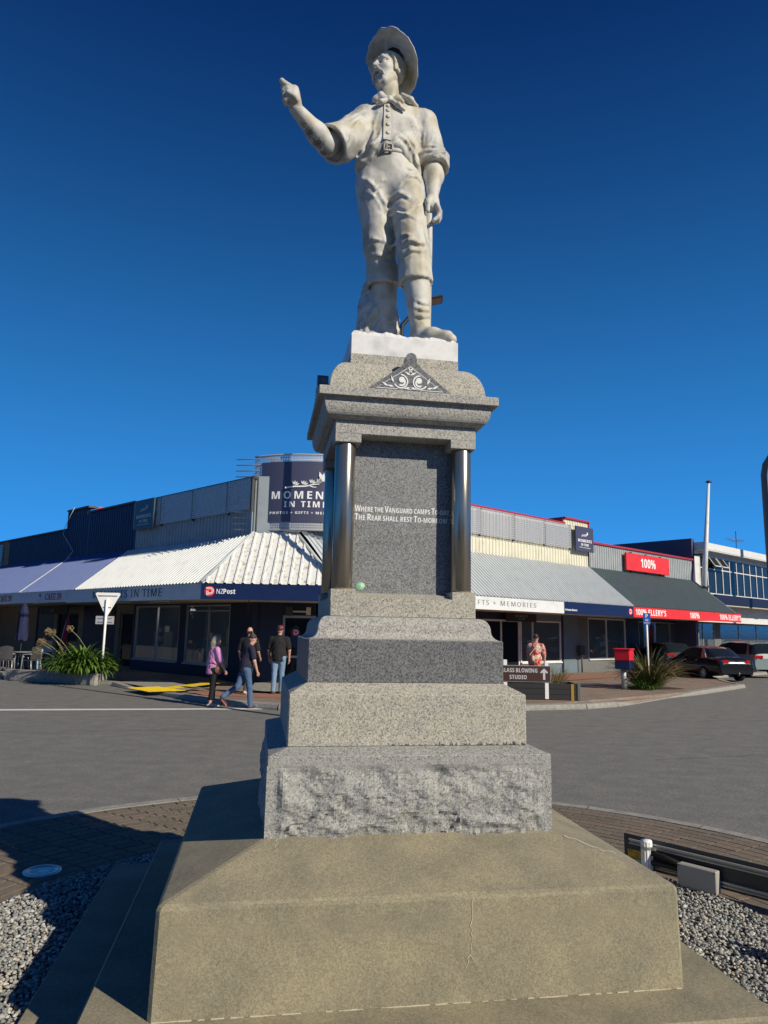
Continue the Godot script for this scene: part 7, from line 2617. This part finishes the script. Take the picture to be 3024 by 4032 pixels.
func build_cars():
	# forward is -z of each car
	var yaw := deg_to_rad(9.0)
	var s := thing("black_sedan", "glossy black sedan parked nose-in beyond the flax bush", "car", Vector3(14.65, 0, -32.6), yaw)
	var z0 := -2.95
	car_body(s, [[z0, 0.32, 0.60, 0.62, 0.70, 0.6], [z0 + 0.12, 0.22, 0.70, 0.74, 0.82, 0.72], [z0 + 0.9, 0.2, 0.84, 0.88, 0.875, 0.76], [z0 + 1.35, 0.2, 0.90, 0.97, 0.88, 0.74], [z0 + 2.05, 0.2, 0.93, 1.36, 0.88, 0.60], [z0 + 2.5, 0.2, 0.94, 1.44, 0.88, 0.585], [z0 + 3.05, 0.2, 0.95, 1.43, 0.88, 0.58], [z0 + 3.45, 0.2, 0.965, 1.35, 0.88, 0.58], [z0 + 4.05, 0.22, 0.99, 1.04, 0.86, 0.66], [z0 + 4.5, 0.26, 0.98, 1.02, 0.82, 0.70], [z0 + 4.62, 0.27, 0.92, 0.96, 0.79, 0.68], [z0 + 4.68, 0.34, 0.72, 0.76, 0.74, 0.62]], M.car_black, 3, 8)
	for x in [-0.80, 0.80]:
		for z in [z0 + 0.92, z0 + 3.6]: car_wheel(s, x, z, 0.315)
	car_extras(s, z0 + 4.56, 0.82, 0.84, "CXK574", 0.78)
	var st := S(true)
	for sx in [-1, 1]:
		tube(st, [Vector3(sx * 0.872, 0.955, z0 + 1.55), Vector3(sx * 0.62, 1.37, z0 + 2.1), Vector3(sx * 0.60, 1.42, z0 + 2.7), Vector3(sx * 0.61, 1.38, z0 + 3.3), Vector3(sx * 0.80, 1.0, z0 + 3.75)], 0.010, 5)
	obj("window_trim", st, M.steel, s)
	st = S()
	for sx in [-1, 1]:
		for z in [z0 + 2.3, z0 + 3.15]: bbox(st, Vector3(sx * 0.888, 0.86, z), Vector3(0.02, 0.03, 0.16), 0.006)
	obj("door_handle", st, M.steel, s)
	st = S(true)
	tube(st, [Vector3(0.02, 0.3, z0 + 4.6), Vector3(0.02, 0.3, z0 + 4.75), Vector3(0.02, 0.40, z0 + 4.78)], 0.022, 8)
	obj("tow_ball", st, M.steel, s)
	var v := thing("silver_suv", "pale silver-green estate car with roof rails parked beyond the black sedan", "car", Vector3(17.7, 0, -36.5), yaw)
	car_body(v, [[-2.35, 0.36, 0.74, 0.78, 0.74, 0.62], [-2.2, 0.28, 0.86, 0.92, 0.86, 0.74], [-1.35, 0.26, 1.0, 1.05, 0.9, 0.76], [-0.95, 0.26, 1.04, 1.12, 0.9, 0.74], [-0.3, 0.26, 1.06, 1.58, 0.9, 0.66], [0.3, 0.26, 1.07, 1.66, 0.9, 0.65], [1.6, 0.26, 1.08, 1.65, 0.9, 0.65], [2.05, 0.28, 1.09, 1.58, 0.89, 0.66], [2.32, 0.32, 1.08, 1.12, 0.86, 0.74], [2.38, 0.42, 0.86, 0.9, 0.82, 0.7]], M.car_silver, 3, 8)
	for x in [-0.82, 0.82]:
		for z in [-1.4, 1.4]: car_wheel(v, x, z, 0.35)
	car_extras(v, 2.32, 0.86, 0.98, "HJW302", 0.80)
	st = S(true)
	for sx in [-1, 1]: tube(st, [Vector3(sx * 0.6, 1.64, -0.2), Vector3(sx * 0.6, 1.71, 0.0), Vector3(sx * 0.6, 1.71, 1.6), Vector3(sx * 0.6, 1.64, 1.8)], 0.02, 6)
	obj("roof_rail", st, M.steel, v)
	var h := thing("slate_hatchback", "slate grey hatchback mostly hidden beyond the sedan", "car", Vector3(14.6, 0, -38.4), yaw)
	car_body(h, [[-2.1, 0.34, 0.66, 0.7, 0.7, 0.6], [-1.95, 0.24, 0.8, 0.86, 0.82, 0.7], [-1.2, 0.22, 0.94, 1.0, 0.86, 0.74], [-0.85, 0.22, 0.97, 1.06, 0.86, 0.72], [-0.2, 0.22, 0.99, 1.46, 0.86, 0.6], [0.4, 0.22, 1.0, 1.53, 0.86, 0.6], [1.4, 0.22, 1.02, 1.5, 0.86, 0.6], [1.85, 0.24, 1.02, 1.06, 0.84, 0.68], [2.0, 0.32, 0.9, 0.94, 0.8, 0.66]], M.car_slate, 3, 7)
	for x in [-0.78, 0.78]:
		for z in [-1.25, 1.25]: car_wheel(h, x, z, 0.32)
	car_extras(h, 1.92, 0.84, 0.92, "EWB619", 0.76)

# ---------------------------------------------------------------- people
func person(label: String, at: Vector3, fwd: Vector3, p: Dictionary):
	var o := thing("person", label, "person", at, atan2(fwd.x, fwd.z), "people by the corner shop")
	var k: float = p.get("height", 1.7) / 1.74
	var wd: float = p.get("wide", 1.0)
	var leg: Array = p.legs
	var arm: Array = p.arms
	var lean: float = deg_to_rad(p.get("lean", 2.0))
	# feet first: drop the hips until the lower ankle stands
	var foot := []
	for i in 2:
		var a := deg_to_rad(leg[i][0])
		var b := a - deg_to_rad(leg[i][1])
		var kn := Vector3(0, -cos(a) * 0.43, sin(a) * 0.43)
		foot.append([kn, kn + Vector3(0, -cos(b) * 0.43, sin(b) * 0.43)])
	var low := minf(foot[0][1].y, foot[1][1].y)
	var hip := Vector3(0, 0.085 - low, 0)
	var J := func(v: Vector3) -> Vector3: return v * k
	var chest := hip + Vector3(0, 0.44 * cos(lean), 0.44 * sin(lean))
	var neck := hip + Vector3(0, 0.56 * cos(lean), 0.56 * sin(lean))
	var nod := deg_to_rad(p.get("nod", 0.0))
	var turn := deg_to_rad(p.get("turn", 0.0))
	var head := neck + Vector3(0, 0.155, 0.02 + 0.1 * sin(nod))
	var hbas := Basis(Vector3.UP, turn) * Basis(Vector3.RIGHT, nod)
	var hx := Transform3D(hbas, head)
	var skin := Sdf.new()
	skin.cap(J.call(neck + Vector3(0, -0.03, 0)), J.call(head + Vector3(0, -0.05, 0)), 0.055 * k, 0.052 * k, 0.02)
	skin.ell(J.call(hx * Vector3(0, 0.02, -0.01)), Vector3(0.075, 0.105, 0.094) * k, 0.02, 0, hbas)
	skin.ell(J.call(hx * Vector3(0, -0.055, 0.035)), Vector3(0.055, 0.065, 0.058) * k, 0.03, 0, hbas)
	skin.cap(J.call(hx * Vector3(0, 0.01, 0.085)), J.call(hx * Vector3(0, -0.025, 0.105)), 0.010 * k, 0.014 * k, 0.012)
	for sx in [-1, 1]:
		skin.ell(J.call(hx * Vector3(sx * 0.075, -0.005, -0.005)), Vector3(0.012, 0.03, 0.019) * k, 0.006, 0, hbas)
		skin.ell(J.call(hx * Vector3(sx * 0.03, 0.008, 0.092)), Vector3(0.014, 0.009, 0.01) * k, 0.008, 0, hbas, 1)
	skin.cap(J.call(hx * Vector3(-0.02, -0.07, 0.087)), J.call(hx * Vector3(0.02, -0.07, 0.087)), 0.007 * k, 0.007 * k, 0.008)
	var shirt := Sdf.new()
	shirt.noise.seed = 3
	if not p.get("dress", false): shirt.floor_y = (hip.y - 0.055 + p.get("hem", 0.0) * 0.9) * k
	shirt.cap(J.call(hip + Vector3(0, 0.02 + p.get("hem", 0.0), 0)), J.call(hip.lerp(chest, 0.5)), 0.155 * wd * k, 0.145 * wd * k, 0.05, 0.008)
	shirt.ell(J.call(hip.lerp(chest, 0.25)), Vector3(0.185 * wd, 0.16, 0.14 * wd) * k, 0.05, 0.008)
	shirt.ell(J.call(chest + Vector3(0, -0.07, 0)), Vector3(0.185 * wd, 0.2, 0.135 * wd) * k, 0.06, 0.006)
	shirt.cap(J.call(chest + Vector3(-0.14 * wd, 0.045, 0)), J.call(chest + Vector3(0.14 * wd, 0.045, 0)), 0.07 * k, 0.07 * k, 0.05)
	shirt.cap(J.call(chest + Vector3(0, 0.05, 0)), J.call(neck + Vector3(0, -0.01, 0)), 0.085 * k, 0.062 * k, 0.05)
	var hands := Sdf.new()
	for i in 2:
		var sx := 1 if i == 0 else -1
		var a := deg_to_rad(arm[i][0])
		var b := a + deg_to_rad(arm[i][1])
		var sp: float = arm[i][2] if arm[i].size() > 2 else 0.05
		var sh := chest + Vector3(sx * 0.185 * wd, 0.04, 0)
		var el := sh + Vector3(sx * sp, -cos(a) * 0.285, sin(a) * 0.285)
		var wr := el + Vector3(-sx * 0.01, -cos(b) * 0.245, sin(b) * 0.245)
		shirt.cap(J.call(sh), J.call(sh.lerp(el, p.get("sleeve", 0.72))), 0.068 * wd * k, 0.068 * wd * k, 0.04, 0.004)
		skin.cap(J.call(sh.lerp(el, 0.4)), J.call(el), 0.047 * k * lerpf(1, wd, 0.6), 0.042 * k * lerpf(1, wd, 0.6), 0.02)
		skin.cap(J.call(el), J.call(wr), 0.043 * k * lerpf(1, wd, 0.6), 0.028 * k, 0.02)
		var d := (wr - el).normalized()
		var palm := wr + d * 0.055
		hands.cap(J.call(wr - d * 0.01), J.call(palm), 0.026 * k, 0.03 * k, 0.02)
		for q in 4:
			var off := Vector3(0, 0, -0.026 + 0.0175 * q)
			hands.chain([J.call(palm + off * 0.9 + d * 0.02), J.call(palm + off + d * 0.06 + Vector3(-sx * 0.006, 0, 0)), J.call(palm + off + d * (0.085 + 0.008 * sin(q * 1.1)) + Vector3(-sx * 0.03, 0, 0))], [0.0105 * k, 0.0095 * k, 0.008 * k], 0.004)
		hands.chain([J.call(wr + d * 0.03 + Vector3(-sx * 0.01, 0, 0.02)), J.call(palm + Vector3(-sx * 0.015, -0.01, 0.045)), J.call(palm + d * 0.03 + Vector3(-sx * 0.02, 0, 0.048))], [0.012 * k, 0.011 * k, 0.009 * k], 0.006)
	var tr := Sdf.new()
	tr.noise.seed = 5
	var cover: float = p.get("cover", 1.0)
	if not p.get("dress", false):
		tr.ell(J.call(hip + Vector3(0, 0.0, -0.01)), Vector3(0.17 * wd, 0.14, 0.13 * wd) * k, 0.05)
	for i in 2:
		var sx := 1 if i == 0 else -1
		var h0 := hip + Vector3(sx * 0.085 * wd, -0.01, 0)
		var kn: Vector3 = h0 + foot[i][0] + Vector3(-sx * 0.01, 0, 0)
		var an: Vector3 = h0 + foot[i][1] + Vector3(-sx * 0.02, 0, 0)
		if p.get("dress", false):
			skin.cap(J.call(kn), J.call(an), 0.055 * k, 0.036 * k, 0.02)
		else:
			tr.cap(J.call(h0), J.call(kn), 0.098 * lerpf(1, wd, 0.7) * k, 0.068 * k, 0.03, 0.006)
			tr.cap(J.call(kn), J.call(kn.lerp(an, cover)), 0.068 * k, p.get("cuff", 0.058) * k, 0.03, 0.006)
			if cover < 0.95: skin.cap(J.call(kn.lerp(an, 0.5)), J.call(an), 0.05 * k, 0.036 * k, 0.02)
			else: skin.cap(J.call(kn.lerp(an, 0.8)), J.call(an), 0.036 * k, 0.034 * k, 0.02)
		var pitch: float = deg_to_rad(leg[i][2] if leg[i].size() > 2 else 0.0)
		var sb := Sdf.new()
		var heel := an + Vector3(0, -0.045 * cos(pitch), -0.035)
		var fd := Vector3(0, -sin(pitch), cos(pitch))
		sb.cap(J.call(an + Vector3(0, -0.03, 0)), J.call(heel), 0.045 * k, 0.042 * k, 0.02)
		sb.cap(J.call(heel), J.call(heel + fd * 0.19), 0.04 * k, 0.036 * k, 0.02)
		var st0 := S(true)
		sb.mesh(st0, 0.014)
		var shoe := obj("shoe", st0, p.shoe, o)
		if p.has("sole"):
			var s1 := S(true)
			var so := Sdf.new()
			so.cap(J.call(heel + Vector3(0, -0.034, -0.012)), J.call(heel + fd * 0.2 + Vector3(0, -0.03, 0)), 0.018 * k, 0.018 * k, 0.02)
			so.cap(J.call(heel + Vector3(0.022, -0.034, 0)), J.call(heel + fd * 0.2 + Vector3(0.018, -0.03, 0)), 0.015 * k, 0.015 * k, 0.02)
			so.cap(J.call(heel + Vector3(-0.022, -0.034, 0)), J.call(heel + fd * 0.2 + Vector3(-0.018, -0.03, 0)), 0.015 * k, 0.015 * k, 0.02)
			so.mesh(s1, 0.011)
			obj("sole", s1, p.sole, shoe)
	var st := S(true)
	skin.mesh(st, 0.0125)
	hands.mesh(st, 0.0075)
	obj("body", st, p.get("skin", M.skin), o)
	if p.get("dress", false):
		shirt.cap(J.call(hip), J.call(hip + Vector3(0, -0.42, 0.02)), 0.16 * wd * k, 0.20 * wd * k, 0.06, 0.016)
		shirt.cap(J.call(hip + Vector3(0.05, -0.3, 0)), J.call(hip + Vector3(0.07, -0.55, 0.02)), 0.15 * wd * k, 0.16 * wd * k, 0.08, 0.016)
		shirt.cap(J.call(hip + Vector3(-0.05, -0.3, 0)), J.call(hip + Vector3(-0.07, -0.55, 0.02)), 0.15 * wd * k, 0.16 * wd * k, 0.08, 0.016)
	st = S(true)
	shirt.mesh(st, 0.0135)
	obj("dress" if p.get("dress", false) else "shirt", st, p.top, o)
	if not p.get("dress", false):
		st = S(true)
		tr.mesh(st, 0.0135)
		obj("trousers", st, p.bottom, o)
	if p.has("hair"):
		var hr := Sdf.new()
		hr.noise.frequency = 2.5
		for e in p.hair:
			if e.size() == 3: hr.ell(J.call(hx * e[0]), e[1] * k, 0.02, e[2], hbas)
			else: hr.chain(e[0].map(func(v): return J.call(hx * v)), e[1].map(func(v): return v * k), 0.02, e[2])
		st = S(true)
		hr.mesh(st, 0.0095)
		obj(p.get("hair_name", "hair"), st, p.hair_mat, o)
	if p.has("cap"):
		var cs := Sdf.new()
		cs.ell(J.call(hx * Vector3(0, 0.062, -0.008)), Vector3(0.086, 0.078, 0.102) * k, 0.01, 0, hbas)
		cs.ell(J.call(hx * Vector3(0, 0.035, 0.10)), Vector3(0.066, 0.012, 0.075) * k, 0.012, 0, hbas)
		cs.ell(J.call(hx * Vector3(0, -0.045, 0.0)), Vector3(0.2, 0.075, 0.2) * k, 0.006, 0, hbas, 1)
		st = S(true)
		cs.mesh(st, 0.0095)
		obj("cap", st, p.cap, o)
	if p.has("bag"):
		var bs := Sdf.new()
		var bp: Vector3 = p.bag
		bs.ell(J.call(hip + bp), Vector3(0.055, 0.10, 0.11) * k, 0.02, 0.006)
		st = S(true)
		bs.mesh(st, 0.012)
		var bag := obj("shoulder_bag", st, p.bag_mat, o)
		st = S(true)
		var sx := signf(bp.x)
		tube(st, [J.call(hip + bp + Vector3(0, 0.08, 0)), J.call(hip + Vector3(sx * 0.17 * wd, 0.2, -0.11 * wd)), J.call(chest + Vector3(sx * 0.04, -0.06, -0.145 * wd)), J.call(chest + Vector3(-sx * 0.07, 0.1, -0.09)), J.call(chest + Vector3(-sx * 0.09, 0.12, 0.02)), J.call(chest + Vector3(0, -0.05, 0.15 * wd)), J.call(hip + Vector3(sx * 0.17 * wd, 0.2, 0.12 * wd)), J.call(hip + bp + Vector3(0, 0.08, 0.03))], 0.013, 6)
		obj("strap", st, p.bag_mat, bag)
	return o

func build_people():
	var cloth := func(r: float, g: float, b: float) -> StandardMaterial3D:
		return tri(mat(lc(r, g, b), 0.9), M.weather, 2.2, false)
	var hair_short := [[Vector3(0, 0.045, -0.022), Vector3(0.083, 0.092, 0.095), 0.004]]
	var dark_hair := mat(lc(0.03, 0.024, 0.02), 0.6)
	person("woman in a pink top and black cropped trousers with long grey hair", Vector3(-4.02, 0, -17.78), Vector3(0.86, 0, -0.5), {
		"height": 1.63, "wide": 1.16, "legs": [[4, 3], [-3, 4]], "arms": [[4, 14, 0.07], [16, 10, 0.05]], "hem": -0.09, "sleeve": 0.95, "cover": 0.66, "cuff": 0.066, "nod": 6.0, "turn": 8.0,
		"top": cloth.call(0.62, 0.27, 0.52), "bottom": cloth.call(0.010, 0.010, 0.012), "shoe": mat(lc(0.5, 0.42, 0.34), 0.7), "sole": mat(lc(0.62, 0.58, 0.5), 0.8),
		"hair": [[Vector3(0, 0.045, -0.022), Vector3(0.086, 0.090, 0.098), 0.004], [[Vector3(0, 0.0, -0.07), Vector3(-0.02, -0.09, -0.10), Vector3(-0.03, -0.19, -0.115)], [0.075, 0.075, 0.045], 0.012, 0]], "hair_mat": mat(lc(0.20, 0.175, 0.15), 0.7),
		"bag": Vector3(-0.22, -0.02, 0.06), "bag_mat": mat(lc(0.15, 0.085, 0.045), 0.6)})
	person("woman in navy t-shirt and jeans stepping up the kerb with her head bowed", Vector3(-3.2, 0, -17.5), Vector3(0.84, 0, -0.54), {
		"height": 1.70, "wide": 1.02, "legs": [[-20, 38, 50], [12, 6, 0]], "arms": [[-18, 12, 0.03], [10, 10, 0.04]], "lean": 9.0, "nod": 26.0, "hem": -0.04, "sleeve": 0.7,
		"top": cloth.call(0.018, 0.019, 0.042), "bottom": cloth.call(0.07, 0.13, 0.24), "shoe": mat(lc(0.03, 0.028, 0.03), 0.7), "sole": mat(lc(0.55, 0.13, 0.10), 0.7),
		"hair": [[Vector3(0, 0.042, -0.024), Vector3(0.082, 0.090, 0.093), 0.004], [Vector3(0, 0.115, -0.085), Vector3(0.045, 0.04, 0.045), 0.004]], "hair_mat": dark_hair})
	person("balding man in a black shirt seen from behind", Vector3(-3.62, 0.11, -20.1), Vector3(0.25, 0, -0.97), {
		"height": 1.74, "wide": 1.1, "legs": [[10, 6], [-12, 10, 20]], "arms": [[-6, 26, 0.05], [4, 40, 0.06]], "hem": -0.06, "sleeve": 0.8,
		"top": cloth.call(0.012, 0.012, 0.014), "bottom": cloth.call(0.09, 0.085, 0.075), "shoe": mat(lc(0.5, 0.5, 0.5), 0.7),
		"hair": [[[Vector3(0.06, 0.0, -0.03), Vector3(0.04, -0.01, -0.08), Vector3(-0.04, -0.01, -0.08), Vector3(-0.06, 0.0, -0.03)], [0.028, 0.03, 0.03, 0.028], 0.002, 0]], "hair_mat": dark_hair})
	person("man in a red cap, black shirt and pale jeans facing the shop door", Vector3(-2.82, 0.11, -20.3), Vector3(0.1, 0, -1), {
		"height": 1.79, "wide": 1.14, "legs": [[-7, 6, 4], [7, 6]], "arms": [[3, 14, 0.07], [5, 12, 0.06]], "hem": -0.05, "sleeve": 0.75,
		"top": cloth.call(0.012, 0.012, 0.014), "bottom": cloth.call(0.17, 0.27, 0.40), "shoe": mat(lc(0.07, 0.055, 0.04), 0.8),
		"hair": hair_short, "hair_mat": dark_hair, "cap": mat(lc(0.62, 0.01, 0.02), 0.8), "bag": Vector3(0.20, 0.06, -0.06), "bag_mat": M.black})
	var floral := mat(Color(1, 1, 1), 0.9)
	tri(floral, grain_tex(256, 26.0, [[0.0, Color(0.42, 0.02, 0.02)], [0.42, Color(0.5, 0.04, 0.03)], [0.46, Color(0.72, 0.6, 0.5)], [0.68, Color(0.66, 0.5, 0.4)], [0.72, Color(0.55, 0.2, 0.08)], [1.0, Color(0.3, 0.02, 0.03)]], 0.1, 60.0, 5), 1.3, false)
	person("woman in a red and cream floral dress walking past the shop windows", Vector3(4.62, 0.11, -22.0), Vector3(0.35, 0, -0.94), {
		"height": 1.70, "wide": 1.04, "legs": [[8, 6], [-8, 8]], "arms": [[8, 12, 0.05], [-6, 10, 0.07]], "dress": true, "sleeve": 0.8,
		"top": floral, "shoe": mat(lc(0.3, 0.2, 0.15), 0.7),
		"hair": [[Vector3(0, 0.042, -0.024), Vector3(0.082, 0.090, 0.093), 0.004], [Vector3(0, 0.09, -0.07), Vector3(0.055, 0.045, 0.05), 0.004]], "hair_mat": dark_hair,
		"bag": Vector3(0.06, 0.1, -0.2), "bag_mat": mat(lc(0.5, 0.36, 0.26), 0.7)})
